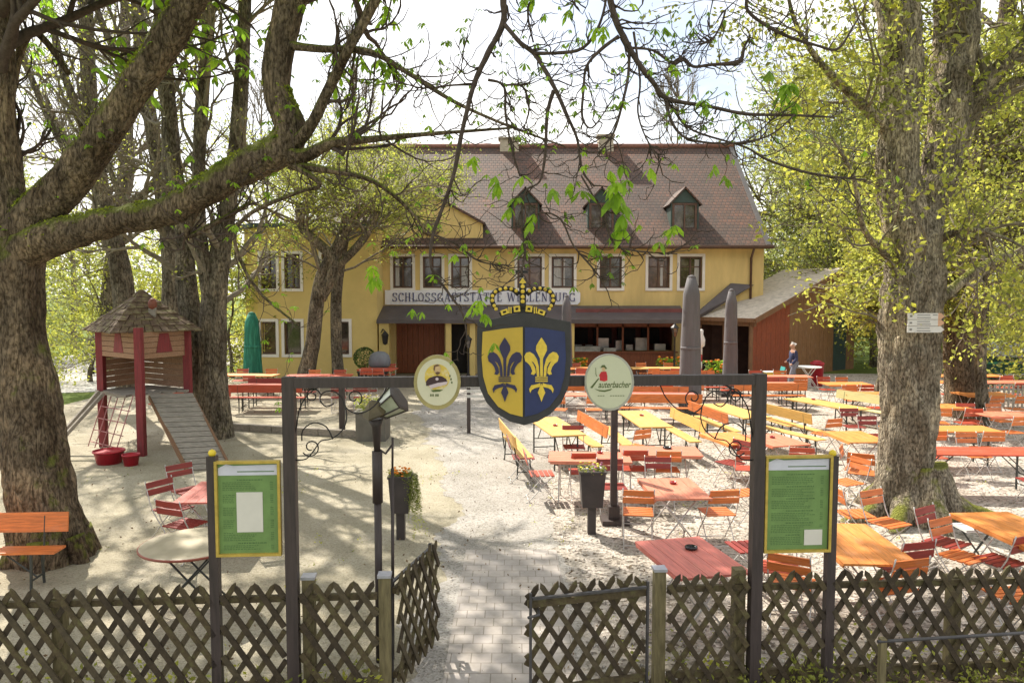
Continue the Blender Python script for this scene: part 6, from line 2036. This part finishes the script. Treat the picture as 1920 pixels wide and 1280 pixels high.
# -- far rows on the right: every table with its seats
ORD = ['first', 'second', 'third', 'fourth', 'fifth', 'sixth', 'seventh', 'eighth']
CN = {id(W_RED): 'red', id(W_DRED): 'dark red', id(W_ORA): 'orange', id(W_SAL): 'salmon', id(W_TORA): 'orange', id(W_YEL): 'ochre', id(W_TRED): 'rose-red', id(W_PYEL): 'pale yellow'}
rngF = random.Random(77)
def row(y, xs, desc, tops, kind, seatcols, rot=90):
    for i, x in enumerate(xs):
        tc = tops[i % len(tops)]
        o = ORD[i]
        yy = y + rngF.uniform(-.15, .15)
        rr = rot + rngF.uniform(-5, 5)
        table((x, yy), rr, f'{CN[id(tc)]} table, {o} from the left, {desc}', tc, P_BT if kind[i % len(kind)] != 's' else P_T15, GB if kind[i % len(kind)] != 's' else GT)
        k = kind[i % len(kind)]
        hl = 1.0 if k != 's' else .6
        if k == 'b':
            for s, nm in ((1, 'far'), (-1, 'near')):
                c = seatcols[(i + (s > 0)) % len(seatcols)]
                bench((x, yy + s * .62), rr if s > 0 else rr + 180, f'{CN[id(c)]} bench, {nm} side of {o} table, {desc}', c, c, True)
        else:
            for s, nm in ((1, 'far'), (-1, 'near')):
                for q, sd in ((-.5, 'left'), (.5, 'right')):
                    c = rngF.choice(seatcols)
                    C((x + q * hl + rngF.uniform(-.1, .1), yy + s * (.72 + rngF.uniform(0, .18))), (0 if s > 0 else 180) + rngF.uniform(-14, 14), f'{CN[id(c)]} chair, {nm} {sd} corner of {o} table, {desc}', c)
row(20.6, [1.75, 4.0], 'row just behind the beer tables', [W_SAL, W_TRED], 'cb', [W_RED, W_ORA, W_ORA])
row(20.9, [10.4, 13.2], 'row behind the dark right trunk', [W_TORA, W_TORA], 'cs', [W_ORA, W_ORA, W_RED])
row(23.3, [2.4, 5.0, 7.8, 10.4], 'middle row right of the path', [W_SAL, W_TORA, W_SAL, W_TORA], 'bcbs', [W_ORA, W_RED])
row(25.3, [3.0, 6.0, 9.0, 15.6], 'row before the brown shed', [W_SAL, W_TORA, W_SAL, W_TORA], 'cbcc', [W_ORA, W_RED])
row(27.9, [3.0, 5.6], 'rearmost row before the canopy', [W_TORA, W_YEL], 'cc', [W_ORA, W_RED])
row(17.3, [11.6], 'right edge beside the dark trunk', [W_SAL], 's', [W_RED, W_ORA, W_ORA])
row(23.6, [13.0, 16.0], 'row near the low picket fence', [W_TORA, W_SAL], 'cc', [W_ORA, W_RED])
row(18.6, [10.6], 'table close behind the dark trunk', [W_TORA], 's', [W_ORA, W_RED])
for i, (px, py) in enumerate(((1200, 692), (1255, 712), (1375, 732), (1160, 745), (1500, 722))):
    pass

# -- left side, beyond the sand
row(22.8, [-7.3, -4.9], 'front row on the left side', [W_RED, W_RED], 'bs', [W_RED, W_DRED, W_ORA])
row(25.6, [-9.2, -6.6], 'back row before the yellow wing', [W_TORA, W_RED], 'cc', [W_RED, W_ORA])
row(27.8, [-5.0], 'beside the entrance porch', [W_RED], 's', [W_RED, W_ORA])
bench((-9.1, 20.9), 90, 'red bench between the twisted trunk and the gate\'s left post', W_RED, W_RED)
# near left
table(gxy(372, 922) + Vector((.25, 0, 0)), 4, 'rose-red square table behind the left menu board', W_TRED, P_T12)
C(G(303, 958, .45) + Vector((.1, .1, 0)), 62, 'dark red chair at the far left of the rose-red table behind the left menu board', W_DRED)
C(G(322, 935, .45) + Vector((.05, .45, 0)), 52, 'dark red chair second from the left behind the left menu board', W_DRED)
C(G(352, 985, .45) + Vector((-.05, .0, 0)), 158, 'dark red chair with back to us between round table and rose-red table', W_DRED)
C(G(505, 960, .45) + Vector((-.1, -.0, 0)), 200, 'red chair mostly hidden behind the left menu board', W_RED)
bq = gxy(-60, 1036, .45)
bench(bq + Vector((-.02, 0, 0)), 90 + 3, 'orange bench with backrest cut by the left frame edge, beside the old trunk', W_ORA, W_ORA)
# round white table
rt = thing('round_table', 'round cream folding table behind the left menu board', 'table', (0, 0, 0), 0)
q = gxy(362, 1018)
rt.location = (q.x, q.y, .014)
m = MB(); m.lathe([(.54, .72), (.565, .725), (.565, .742), (.55, .748)], (0, 0, 0), 40); m.build('tabletop', noisy('cream_top', (0.38, 0.33, 0.22), .06, 3, .4), rt)
m = MB(); m.lathe([(.566, .716), (.573, .722), (.573, .74), (.5665, .744)], (0, 0, 0), 40); m.build('rim', noisy('red_rim', (0.28, 0.07, 0.04), .1, 8, .4), rt)
for s in (-1, 1):
    m = MB(); y = s * .2
    m.tube([(-.36, y, 0), (0, y, .36), (.33, y, .72)], .012, 6); m.tube([(.36, y * .8, 0), (0, y * .8, .36), (-.33, y * .8, .72)], .012, 6)
    m.build('scissor_leg', M_FRD, rt)
# high white bistro table by the shed
bt = thing('bistro_table', 'tall round white standing table before the brown shed', 'table')
q = G(1515, 728); bt.location = (q.x, q.y, .0)
zt = D(1515, 687, q.y).z
m = MB(); m.lathe([(.46, zt - .03), (.48, zt - .02), (.48, zt), (.45, zt + .01)], (0, 0, 0), 28); m.build('tabletop', noisy('white_plastic', (.75, .74, .72), .05, 5, .4), bt)
for s in (-1, 1):
    m = MB()
    m.bar((-.34, s * .12, 0), (.24, s * .12, zt - .03), .035, .02); m.bar((.34, s * .09, 0), (-.24, s * .09, zt - .03), .035, .02)
    m.build('scissor_leg', MATS['white_plastic'], bt)
for p in PROTO:      # the originals are no longer needed
    for c in list(p.children): bpy.data.objects.remove(c)
    bpy.data.objects.remove(p)
# ------------------------------------------------------------------ playhouse
m_predr = wood('playhouse_red', (0.20, 0.022, 0.026), .3, .55, 2)
m_grwood = wood('weathered_boards', (0.27, 0.24, 0.20), .35, .85, 0)
m_shing = noisy('weathered_shingles', (0.13, 0.085, 0.055), .5, 5, .95, bump=.5, c2=(.22, .20, .09), stretch=(1, 1, 4))
m_panel = wood('playhouse_panels', (0.30, 0.17, 0.10), .3, .7, 0)
def playhouse():
    t = thing('playhouse', 'wooden playhouse on red posts with tiered shingle roof and a slatted ramp', 'playhouse')
    f = G(264, 856); cy = f.y + 1.15; cx = D(268, 700, cy).x
    r = 1.08
    zp = D(264, 745, f.y).z; ze = D(264, 622, f.y + .3).z
    cor = [Vector((f.x, cy - r, 0)), Vector((D(352, 700, cy + .1).x, cy + .1, 0)), Vector((D(262, 700, cy + r).x, cy + r, 0)), Vector((D(190, 700, cy - .05).x, cy - .05, 0))]
    for i, c in enumerate(cor):
        m = MB(); m.bar(c, c + Vector((0, 0, ze + .1)), .15, .15, (0, 1, 0)); m.build('post', m_predr, t)
    # platform
    m = MB()
    for k in range(9):
        s = (k - 4) * .235
        h = (r * 1.02 - abs(s)) * .95
        if h > .05: m.box((cx + s, cy + .03, zp), (.225, 2 * h, .05))
    m.build('platform', m_grwood, t)
    # wall panels under the eaves
    for i, (a, b) in enumerate(((0, 1), (1, 2), (2, 3), (3, 0))):
        A_, B_ = cor[a], cor[b]
        d = (B_ - A_).normalized(); out = Vector((d.y, -d.x, 0))
        z0 = zp + .82 if i in (0, 3) else zp + .05
        nb = 5 if i in (0, 3) else 10
        m = MB()
        for k in range(nb):
            zz = z0 + (ze - z0) * (k + .5) / nb
            m.bar(A_ + d * .085 + Vector((0, 0, zz)), B_ - d * .085 + Vector((0, 0, zz)), .03, (ze - z0) / nb - .012, (0, 0, 1))
        w = m.build('wall', m_panel, t)
        if i in (0, 3):
            m = MB(); mid = (A_ + B_) / 2 + out * .025; z1 = z0 + .12
            q = [mid - d * .22 + Vector((0, 0, z1)), mid + d * .22 + Vector((0, 0, z1)), mid + d * .12 + Vector((0, 0, ze - .05)), mid - d * .12 + Vector((0, 0, ze - .05))]
            m.slab(*q, .02); m.build('red_panel', m_predr, w)
    # roof: stacked shingle courses on a square base
    m = MB(); rng = random.Random(3)
    n = 7; R0 = 1.40; H = .90
    top = Vector((cx + .02, cy, 0))
    rc = [Vector((0, -1, 0)), Vector((1, 0, 0)), Vector((0, 1, 0)), Vector((-1, 0, 0))]
    for k in range(n):
        ra = R0 * (1 - k / n) ** .92; rb = R0 * (1 - (k + 1.25) / n) if k < n - 1 else .02
        rb = max(rb, .05)
        za = ze + H * k / n; zb_ = ze + H * (k + 1.2) / n
        for i in range(4):
            a, b = rc[i], rc[(i + 1) % 4]
            cnt = max(3, int(ra * 8))
            for q in range(cnt):
                u0, u1 = q / cnt, (q + 1) / cnt - .01
                j = rng.uniform(-.03, .03); dz = rng.uniform(0, .014)
                P = lambda rr_, u, z: top + (a * (1 - u) + b * u) * rr_ + Vector((0, 0, z))
                m.slab(P(ra + j, u0, za + dz), P(ra + j, u1, za + dz), P(rb, u1, zb_ + dz), P(rb, u0, zb_ + dz), .028)
    m.build('roof', m_shing, t)
    m = MB(); c = D(286, 572, cy - .4)
    m.bar(c + Vector((-.02, 0, -.3)), c + Vector((0, 0, -.05)), .16, .05); m.build('ridge_block', m_grwood, t)
    m = MB(); m.lathe([(.02, -.12), (.08, -.08), (.10, .02), (.07, .10), (.02, .14)], c + Vector((0, 0, .02)), 10); m.build('ornament', noisy('faded_orange', (0.20, 0.06, 0.035), .2, 8, .6), t)
    # ramp
    a = D(283, 742, cy - .55); b = D(352, 742, cy - .55)
    f0 = G(352, 884); f1 = G(398, 868)
    A0 = Vector((a.x, cy - .62, zp)); A1 = Vector((A0.x + .88, cy - .40, zp))
    B0 = Vector((f0.x, f0.y, .02)); B1 = B0 + Vector((.78, .22, 0))
    m = MB(); n = 15
    for k in range(n):
        u0 = k / n; u1 = (k + .86) / n
        m.slab(A0.lerp(B0, u1), A1.lerp(B1, u1), A1.lerp(B1, u0), A0.lerp(B0, u0), .03)
    m.build('ramp', m_grwood, t)
    m = MB()
    for p, q in ((A0, B0), (A1, B1)): m.bar(p - Vector((0, 0, .07)), q - Vector((0, 0, .0)) + Vector((0, 0, -.02)), .05, .09)
    m.build('ramp_beam', m_brwood, t)
    # net ropes and support beam on the left
    m = MB()
    L0 = cor[3] + Vector((-.1, -.3, .95))
    m.bar(cor[3] + Vector((0, -.1, zp)), cor[3] + Vector((-.75, -1.0, .05)), .09, .09)
    m.bar(cor[3] + Vector((.3, -.5, zp)), cor[3] + Vector((-.45, -1.5, .05)), .07, .07)
    m.build('climbing_beam', m_grwood, t)
    m = MB()
    for k in range(5):
        p = cor[3].lerp(cor[0], .1 + k * .18)
        m.tube([p + Vector((0, 0, zp)), p + Vector((-.25, -.35, .1))], .012, 5)
    for k in range(4):
        z = .2 + k * .26
        p = cor[3].lerp(cor[0], .1); q = cor[3].lerp(cor[0], .85); o = Vector((-.25, -.35, 0)) * (1 - z / zp)
        m.tube([p + o + Vector((0, 0, z)), q + o + Vector((0, 0, z))], .012, 5)
    m.build('climbing_net', noisy('net_rope', (0.45, 0.20, 0.2), .3, 20, .8), t)
    return cx, cy, zp
PCX, PCY, PZP = playhouse()
def tub(px, py, r, h, label, mat):
    q = G(px, py); t = thing('plastic_tub', label, 'tub', q, 0, 'red tubs under the playhouse')
    m = MB(); m.lathe([(r * .78, 0), (r, h), (r * 1.06, h), (r * 1.06, h - .03), (r * 1.01, h - .03)], (0, 0, 0), 18); m.build('body', mat, t)
    m = MB(); m.lathe([(r * .97, h - .05), (r * .96, h - .045)], (0, 0, 0), 18); m.build('content', m_soil, t)
tub(205, 868, .30, .28, 'larger red plastic tub under the playhouse', noisy('tub_red', (0.40, 0.015, 0.03), .15, 4, .4))
tub(246, 872, .17, .24, 'smaller red plastic bucket beside the playhouse post', MATS['tub_red'])

# yellow-tipped timber edging of the sand area and planter by the seats
t = thing('timber_edging', 'low timber edging between the sandy area and the left seats', 'edging')
m = MB(); a = G(430, 806); b = G(690, 822)
for k in range(6):
    p = a.lerp(b, k / 6); q = a.lerp(b, (k + .97) / 6)
    m.bar(p + Vector((0, 0, .09)), q + Vector((0, 0, .09)), .14, .18)
m.build('sleeper', m_grwood, t)
for i, px in enumerate((640, 520)):
    pass
t = thing('timber_post', 'slim dark post at the end of the timber edging under the gate beam', 'post')
q = G(642, 815); m = MB(); m.box((q.x, q.y, .62), (.13, .13, 1.24)); m.build('shaft', m_post, t)
m = MB(); m.lathe([(.09, 0), (.07, .05), (.01, .09)], (q.x, q.y, 1.241), 4, Matrix.Rotation(PI / 4, 3, 'Z'), False); m.build('cap', m_post, t)
t = thing('box_planter', 'large grey-brown square planter with white and yellow flowers beside the path entrance', 'planter')
q = G(695, 828); m = MB()
v = .36
m.box((q.x, q.y + v, .35), (v * 2, v * 2, .70)); m.box((q.x, q.y + v, .71), (v * 2 + .06, v * 2 + .06, .04)); m.build('box', noisy('box_brown', (0.13, 0.12, 0.10), .2, 4, .7), t)
rng = random.Random(9); m = MB()
for k in range(120): palmate(m, rng, Vector((q.x + rng.uniform(-.4, .4), q.y + v + rng.uniform(-.4, .4), .73 + rng.random() * .3)), .1, .3, 4)
flowers(m, rng, Vector((q.x, q.y + v, .8)), .4, .4, 60, 3, .3)
m.build('plants', [M_leafO, mc_wh, mc_ye], t)
# post carrying small sign pieces right of the path (beyond the oval sign)
t = thing('notice_post', 'slim dark post with small pale notices beside the path, below the entrance door', 'post')
q = G(879, 812); m = MB(); m.box((q.x, q.y, .72), (.09, .09, 1.44)); m.build('shaft', m_post, t)
m = MB()
for k in range(4): m.box((q.x + .16, q.y - .06, 1.35 - k * .13), (.42, .02, .075))
m.build('notice', noisy('notice_pale', (0.55, 0.55, 0.52), .2, 20, .6), t)

# ------------------------------------------------------------------ parasols
def parasol(name, label, px, y, pytop, rbase, mat, z0=.55, group='closed parasols'):
    zt = D(px, pytop, y).z
    x = D(px, 640, y).x
    t = thing('parasol', label, 'parasol', (x, y, 0), 0, group)
    m = MB(); m.tube([(0, 0, 0), (0, 0, zt - .1)], .035, 8); m.build('pole', m_metal, t)
    m = MB()
    rng = random.Random(int(px))
    base = len(m.v); n = 20; k = 9
    for i in range(k):
        f = i / (k - 1); z = z0 + (zt - z0) * f
        r = rbase * (1.0 - .30 * f) * (1.0 if f < .98 else .55)
        for j in range(n):
            a = 2 * PI * j / n
            rr_ = r * (1 + (.16 if j % 2 else -.12) * (1 - f * .5)) * (1 + .05 * rng.random())
            m.v.append((rr_ * math.cos(a), rr_ * math.sin(a), z + (.04 if j % 2 and i == 0 else 0)))
    for i in range(k - 1):
        for j in range(n):
            a = base + i * n + j; b = base + i * n + (j + 1) % n
            m.f.append((a, b, b + n, a + n)); m.mi.append(0); m.sm.append(True)
    m.face([base + (k - 1) * n + j for j in range(n)])
    m.build('canopy', mat, t)
    m = MB(); zz = z0 + (zt - z0) * .45
    m.lathe([(rbase * .98, zz), (rbase * 1.0, zz + .03), (rbase * .98, zz + .08), (rbase * .9, zz + .085)], (0, 0, 0), 20); m.build('strap', mat, t)
    m = MB(); m.lathe([(rbase * .42, zt - .01), (rbase * .40, zt + .03), (.03, zt + .07)], (0, 0, 0), 10); m.build('cap', mat, t)
    m = MB(); m.box((0, 0, .05), (.8, .8, .1)); m.box((0, 0, .14), (.3, .3, .08)); m.build('base', m_metal, t)
m_par = noisy('parasol_grey', (0.125, 0.115, 0.12), .12, 3, .8, stretch=(4, 4, .5))
m_parg = noisy('parasol_green', (0.015, 0.16, 0.10), .25, 3, .8, stretch=(4, 4, .5), c2=(0.05, 0.30, 0.2))
parasol('parasol', 'tallest closed grey parasol, standing among the tables before the counter', 1295, 22.2, 520, .30, m_par, .16)
parasol('parasol', 'closed grey parasol before the shed, right of the tallest one', 1370, 26.0, 545, .235, m_par, .3)
parasol('parasol', 'closed grey parasol rising just right of the crown on the coat of arms', 1062, 28.5, 556, .21, m_par)
parasol('parasol', 'closed green parasol at the left corner of the yellow inn', 473, 27.5, 588, .30, m_parg)

# street lamps
def lamp(px, y, pytop, label):
    x = D(px, 640, y).x; zt = D(px, pytop, y).z
    t = thing('street_lamp', label, 'lamp', (x, y, 0), 0, 'garden lamps')
    m = MB(); m.lathe([(.10, 0), (.09, .25), (.045, .35), (.035, zt - .5), (.05, zt - .48)], (0, 0, 0), 12); m.build('pole', m_iron, t)
    m = MB(); m.lathe([(.07, zt - .47), (.14, zt - .15)], (0, 0, 0), 6, None, False); m.build('glass', m_glass, t)
    m = MB(); m.lathe([(.17, zt - .15), (.16, zt - .12), (.05, zt - .01), (.015, zt + .06)], (0, 0, 0), 6, None, False); m.build('hood', m_iron, t)
lamp(1265, 28.8, 608, 'slim dark lamp post beside the serving counter, left of the tallest parasol')
lamp(878, 30.0, 630, 'dark lamp post beside the entrance door, left of the coat of arms')
lamp(171, 33.0, 640, 'dark lamp post beside the pale road, seen left of the playhouse')

# entrance clutter
t = thing('topiary', 'dark green clipped ball shrub by the entrance wall', 'plant')
q = Vector((D(684, 690, 29.8).x, 29.8, 0))
L = Leaves(12); rg = random.Random(2)
for k in range(1500):
    d = Vector((rg.gauss(0, 1), rg.gauss(0, 1), rg.gauss(0, 1))).normalized() * (.42 + rg.uniform(-.03, .03)); L.add((q.x + d.x, q.y, 0) if 0 else (q.x + d.x, q.y + d.y, .98 + d.z), .07)
L.build('foliage', M_leafD, t)
m = MB(); m.lathe([(.25, 0), (.3, .4), (.33, .4), (.33, .44)], q, 14); m.build('pot', m_metal, t); m = MB(); m.tube([q + Vector((0, 0, .4)), q + Vector((0, 0, .75))], .04, 6); m.build('stem', m_brwood, t)
t = thing('covered_grill', 'grey domed covered grill beside the clipped ball shrub', 'grill')
q = Vector((D(712, 690, 28.6).x, 28.6, 0))
m = MB(); m.lathe([(.36, .75), (.42, .85), (.42, 1.0), (.36, 1.2), (.2, 1.32), (.03, 1.35)], q, 20); m.build('dome', noisy('grill_grey', (0.16, 0.17, 0.19), .15, 4, .5), t)
m = MB(); m.box((q.x, q.y, .37), (.6, .5, .74)); m.build('cabinet', m_metal, t)
t = thing('pennant_pole', 'white pennant on a red and white striped pole right of the tallest parasol', 'pole')
q = Vector((D(1314, 690, 27.6).x, 27.6, 0))
for k in range(6):
    m = MB(); m.tube([q + Vector((0, 0, k * .26)), q + Vector((0, 0, k * .26 + .26))], .05, 8); m.build('stripe', noisy('pole_red', (0.42, 0.03, 0.03), .1, 5, .5) if k % 2 == 0 else noisy('pole_white', (.7, .68, .66), .1, 5, .5), t)
m = MB(); m.lathe([(.05, 1.56), (.13, 1.62), (.15, 1.85), (.07, 2.05), (.08, 2.2), (.02, 2.24)], q, 10); m.build('pennant', MATS['pole_white'], t)
def pots(px0, px1, y, n, label, seed, mats, h=.35):
    t = thing('flower_trough', label, 'planter', group='flower troughs before the counter')
    rng = random.Random(seed); a = D(px0, 690, y).x; b = D(px1, 690, y).x
    m = MB(); m.box(((a + b) / 2, y, .55), (b - a, .28, .24)); 
    for x in (a + .1, b - .1): m.box((x, y, .215), (.06, .2, .43))
    m.build('trough', m_brwood, t)
    m = MB()
    for k in range(90): palmate(m, rng, Vector((rng.uniform(a, b), y + rng.uniform(-.15, .15), .68 + rng.random() * h)), .12, .3, 4)
    for k in range(n):
        m.cur = rng.randrange(1, len(mats) + 1); p = Vector((rng.uniform(a, b), y + rng.uniform(-.2, .2), .7 + rng.random() * h))
        m.lathe([(.01, -.03), (.06, .0), (.05, .03), (.01, .04)], p, 6)
    m.build('plants', [M_leafC] + mats, t)
pots(1322, 1362, 27.2, 16, 'trough of green leaves and orange flowers between the two big parasols', 4, [mc_or], .45)
pots(1232, 1285, 29.6, 26, 'trough of orange-red flowers left of the tallest parasol', 5, [mc_or])
pots(1072, 1100, 29.6, 22, 'short trough of orange-red flowers beside the cream oval sign', 6, [mc_or])
# stacked chairs and crates by the shed post
t = thing('stacking_chair', 'turquoise plastic chair beside the shed corner post', 'chair')
q = G(1450, 735)
m_teal = noisy('teal_plastic', (0.06, 0.30, 0.28), .15, 4, .4)
m = MB(); m.slab(q + Vector((-.25, -.2, .5)), q + Vector((.25, -.2, .5)), q + Vector((.25, .25, .47)), q + Vector((-.25, .25, .47)), .03); m.build('seat', m_teal, t)
m = MB(); m.slab(q + Vector((.27, -.22, .5)), q + Vector((.27, .24, .5)), q + Vector((.36, .22, .92)), q + Vector((.36, -.2, .92)), .03); m.build('backrest', m_teal, t)
for sx_ in (-1, 1):
    for sy_ in (-1, 1):
        m = MB(); m.tube([q + Vector((sx_ * .2, sy_ * .17, .47)), q + Vector((sx_ * .27, sy_ * .22, 0))], .015, 6); m.build('leg', M_FR, t)
t = thing('crate', 'yellow and white crate resting on the turquoise chair by the shed', 'crate')
m = MB(); c = q + Vector((-.05, .02, .62))
m.box(c, (.5, .34, .2)); m.build('box', noisy('crate_yellow', (.62, .5, .05), .2, 4, .5), t)
m = MB(); m.box(c + Vector((0, 0, .118)), (.56, .4, .03)); m.box(c + Vector((0, 0, -.116)), (.56, .4, .03)); m.build('rim', MATS['white_plastic'], t)
t = thing('litter_bin', 'red bin behind the tall white standing table', 'bin')
q = Vector((D(1532, 700, 28.6).x, 28.6, 0)); m = MB(); m.lathe([(.2, 0), (.24, .85), (.26, .85), (.26, .9), (.22, .92)], q, 16); m.build('body', MATS['tub_red'], t); m = MB(); m.lathe([(.23, .921), (.1, .99), (.01, 1.0)], q, 16); m.build('lid', MATS['tub_red'], t)
# covered stall at the far right
t = thing('covered_stall', 'green market stall under a crumpled grey tarpaulin at the right edge', 'stall')
y = 30.0; a = D(1826, 700, y).x; b = D(1990, 700, y).x; zt = D(1860, 655, y).z; zb = D(1860, 672, y).z
m = MB(); n = 14; k = 5; base = len(m.v)
for i in range(n + 1):
    for j in range(k + 1):
        x = a + (b - a) * i / n; yy = y + 1.8 * j / k
        z = zt + .10 * mnoise.noise(Vector((x * 1.4, yy * 1.4, 5))) + .25 * math.sin(PI * j / k) - (.28 if j == 0 else 0)
        m.v.append((x, yy - (.06 if j == 0 else 0), z))
for i in range(n):
    for j in range(k):
        p = base + i * (k + 1) + j; m.face((p, p + k + 1, p + k + 2, p + 1))
m.build('tarpaulin', noisy('tarp_grey', (0.42, 0.42, 0.40), .25, 3, .6), t)
m = MB(); m.span(a + .1, b, y + .1, y + 1.7, .35, zt - .2); m.build('body', noisy('stall_green', (0.02, 0.075, 0.05), .3, 3, .6), t)
m = MB(); m.span(a + .02, b, y + .02, y + .08, zb - .22, zb - .14); m.build('trim', noisy('trim_green', (.05, .3, .2), .2, 4, .6), t)
for x in (a + .5, b - .8):
    m = MB(); m.lathe([(.02, -.06), (.3, -.06), (.33, 0), (.3, .06), (.02, .06)], (x, y + .35, .33), 18, Matrix.Rotation(PI / 2, 3, 'X')); m.build('wheel', m_metal, t)
t = thing('picket_fence', 'low weathered picket fence before the covered stall at the right edge', 'fence')
y = 22.5
m = MB(); a = D(1822, 700, y).x; b = D(1985, 700, y).x; x = a
z0 = D(1850, 722, y).z
while x < b: m.span(x, x + .06, y, y + .02, .1, z0); x += .14
m.span(a, b, y + .022, y + .05, z0 - .16, z0 - .10); m.span(a, b, y + .022, y + .05, .3, .36); m.build('pickets', m_grwood, t)

# ------------------------------------------------------------------ the walking person
def person():
    f = G(1487, 728); x, y = f.x, f.y
    t = thing('person', 'white-haired person in a dark blue jacket and grey trousers walking left before the shed', 'person', (x, y, 0), 0)
    H = 1.72
    def skin(name, verts, edges, radii, mat, root=0, sub=2, parent=None):
        me = bpy.data.meshes.new(name); me.from_pydata(verts, edges, []); me.update(); me.materials.append(mat)
        o = bpy.data.objects.new(name, me); COL.objects.link(o); o.parent = parent or t
        s = o.modifiers.new('skin', 'SKIN'); s.use_smooth_shade = True
        for i, r in enumerate(radii):
            v = me.skin_vertices[0].data[i]; v.radius = r if isinstance(r, tuple) else (r, r); v.use_root = (i == root)
        if sub: ss = o.modifiers.new('sub', 'SUBSURF'); ss.levels = sub; ss.render_levels = sub
        return o
    # faces -X (walking to the left)
    V = [(0, 0, .95), (-.01, 0, 1.15), (-.02, 0, 1.38), (-.03, 0, 1.47), (-.05, 0, 1.53), (-.06, 0, 1.60), (-.05, 0, 1.68),
         (0, -.10, .90), (-.13, -.10, .50), (-.20, -.10, .09), (-.31, -.10, .05),
         (0, .10, .90), (.06, .10, .50), (.24, .10, .13), (.16, .10, .04),
         (-.02, -.19, 1.39), (.03, -.23, 1.12), (-.16, -.22, .93), (-.23, -.22, .89),
         (-.02, .19, 1.39), (-.02, .23, 1.12), (-.20, .20, .98), (-.27, .20, .97)]
    E = [(0, 1), (1, 2), (2, 3), (3, 4), (4, 5), (5, 6), (0, 7), (7, 8), (8, 9), (9, 10), (0, 11), (11, 12), (12, 13), (13, 14), (2, 15), (15, 16), (16, 17), (17, 18), (2, 19), (19, 20), (20, 21), (21, 22)]
    Rr = [(.12, .14), (.12, .14), (.12, .15), .06, .065, .10, .08, .09, .06, .045, .04, .09, .06, .045, .04, .055, .045, .035, .035, .055, .045, .035, .035]
    body = skin('body', V, E, Rr, noisy('skin', (0.50, 0.27, 0.18), .08, 8, .6))
    m = MB(); m.lathe([(.005, 0), (.013, .015), (.004, .04)], (x - x - .158, 0, 1.585), 6, Matrix.Rotation(-.4, 3, 'Y')); m.build('nose', MATS['skin'], body)
    jk = [0, 1, 2, 15, 16, 17, 19, 20, 21]
    mp = {k: i for i, k in enumerate(jk)}
    JV = [V[k] for k in jk]; JV[0] = (0, 0, .88)
    JE = [(mp[a], mp[b]) for a, b in E if a in mp and b in mp]
    skin('jacket', JV, JE, [(.15, .175), (.145, .17), (.135, .17), .075, .065, .052, .075, .065, .052], noisy('navy_cloth', (0.03, 0.035, 0.09), .2, 6, .85))
    tk = [0, 7, 8, 9, 11, 12, 13]
    mp = {k: i for i, k in enumerate(tk)}
    TV = [V[k] for k in tk]
    TE = [(mp[a], mp[b]) for a, b in E if a in mp and b in mp]
    skin('trousers', TV, TE, [(.13, .15), .105, .078, .065, .105, .078, .065], noisy('grey_cloth', (0.22, 0.22, 0.27), .15, 6, .85))
    for a, b in ((9, 10), (13, 14)):
        skin('shoe', [V[a], tuple(0.5 * (V[a][i] + V[b][i]) - (.02 if i == 2 else 0) for i in range(3)), V[b]], [(0, 1), (1, 2)], [.05, .055, .045], m_iron, sub=1)
    hb = MB()
    hv = [(-.03, 0, 1.69), (.015, 0, 1.65), (.025, 0, 1.59), (-.07, 0, 1.70)]
    skin('hair', hv, [(0, 1), (1, 2), (0, 3)], [.062, .07, .045, .05], noisy('white_hair', (.72, .70, .68), .1, 20, .8))
person()



# litter on the ground: last year's leaves and loose stones
def ground_litter():
    rng = np.random.default_rng(44)
    L = Leaves(45)
    n = 9000
    xs = rng.uniform(-14, 13, n); ys = 5.8 + 26 * rng.random(n) ** 1.4
    for x, y in zip(xs, ys):
        if mnoise.noise(Vector((x * .45, y * .45, 9))) + rng.normal(0, .18) < .02: continue
        L.add((x, y, .028 + .01 * rng.random()), rng.uniform(.02, .055))
    stuff(L.build('leaf_litter', noisy('dead_leaf', (0.20, 0.13, 0.07), .5, 3, .9, c2=(.30, .24, .14))), 'brown dead leaves and bud scales scattered over the yard', 'leaf litter')
    mb = MB()
    r = random.Random(46)
    for k in range(5200):
        x = r.uniform(-.7, 9.5); y = 6.7 + 11 * r.random() ** 1.3
        if x < .75 and r.random() < .85: continue
        s = r.uniform(.008, .022)
        base = len(mb.v)
        for dx, dy, dz in ((1, 0, 0), (0, 1, 0), (-1, 0, 0), (0, -1, 0), (.2, .1, .8)):
            mb.v.append((x + dx * s * r.uniform(.7, 1.3), y + dy * s * r.uniform(.7, 1.3), .012 + dz * s * 1.0))
        for i in range(4): mb.f.append((base + i, base + (i + 1) % 4, base + 4)); mb.mi.append(r.randrange(2)); mb.sm.append(True)
    stuff(mb.build('loose_stones', [noisy('stone_pale', (0.50, 0.47, 0.42), .3, 9, .9), noisy('stone_dark', (0.22, 0.19, 0.16), .3, 9, .9)]), 'loose pale and dark pebbles strewn over the gravel', 'pebbles')
ground_litter()
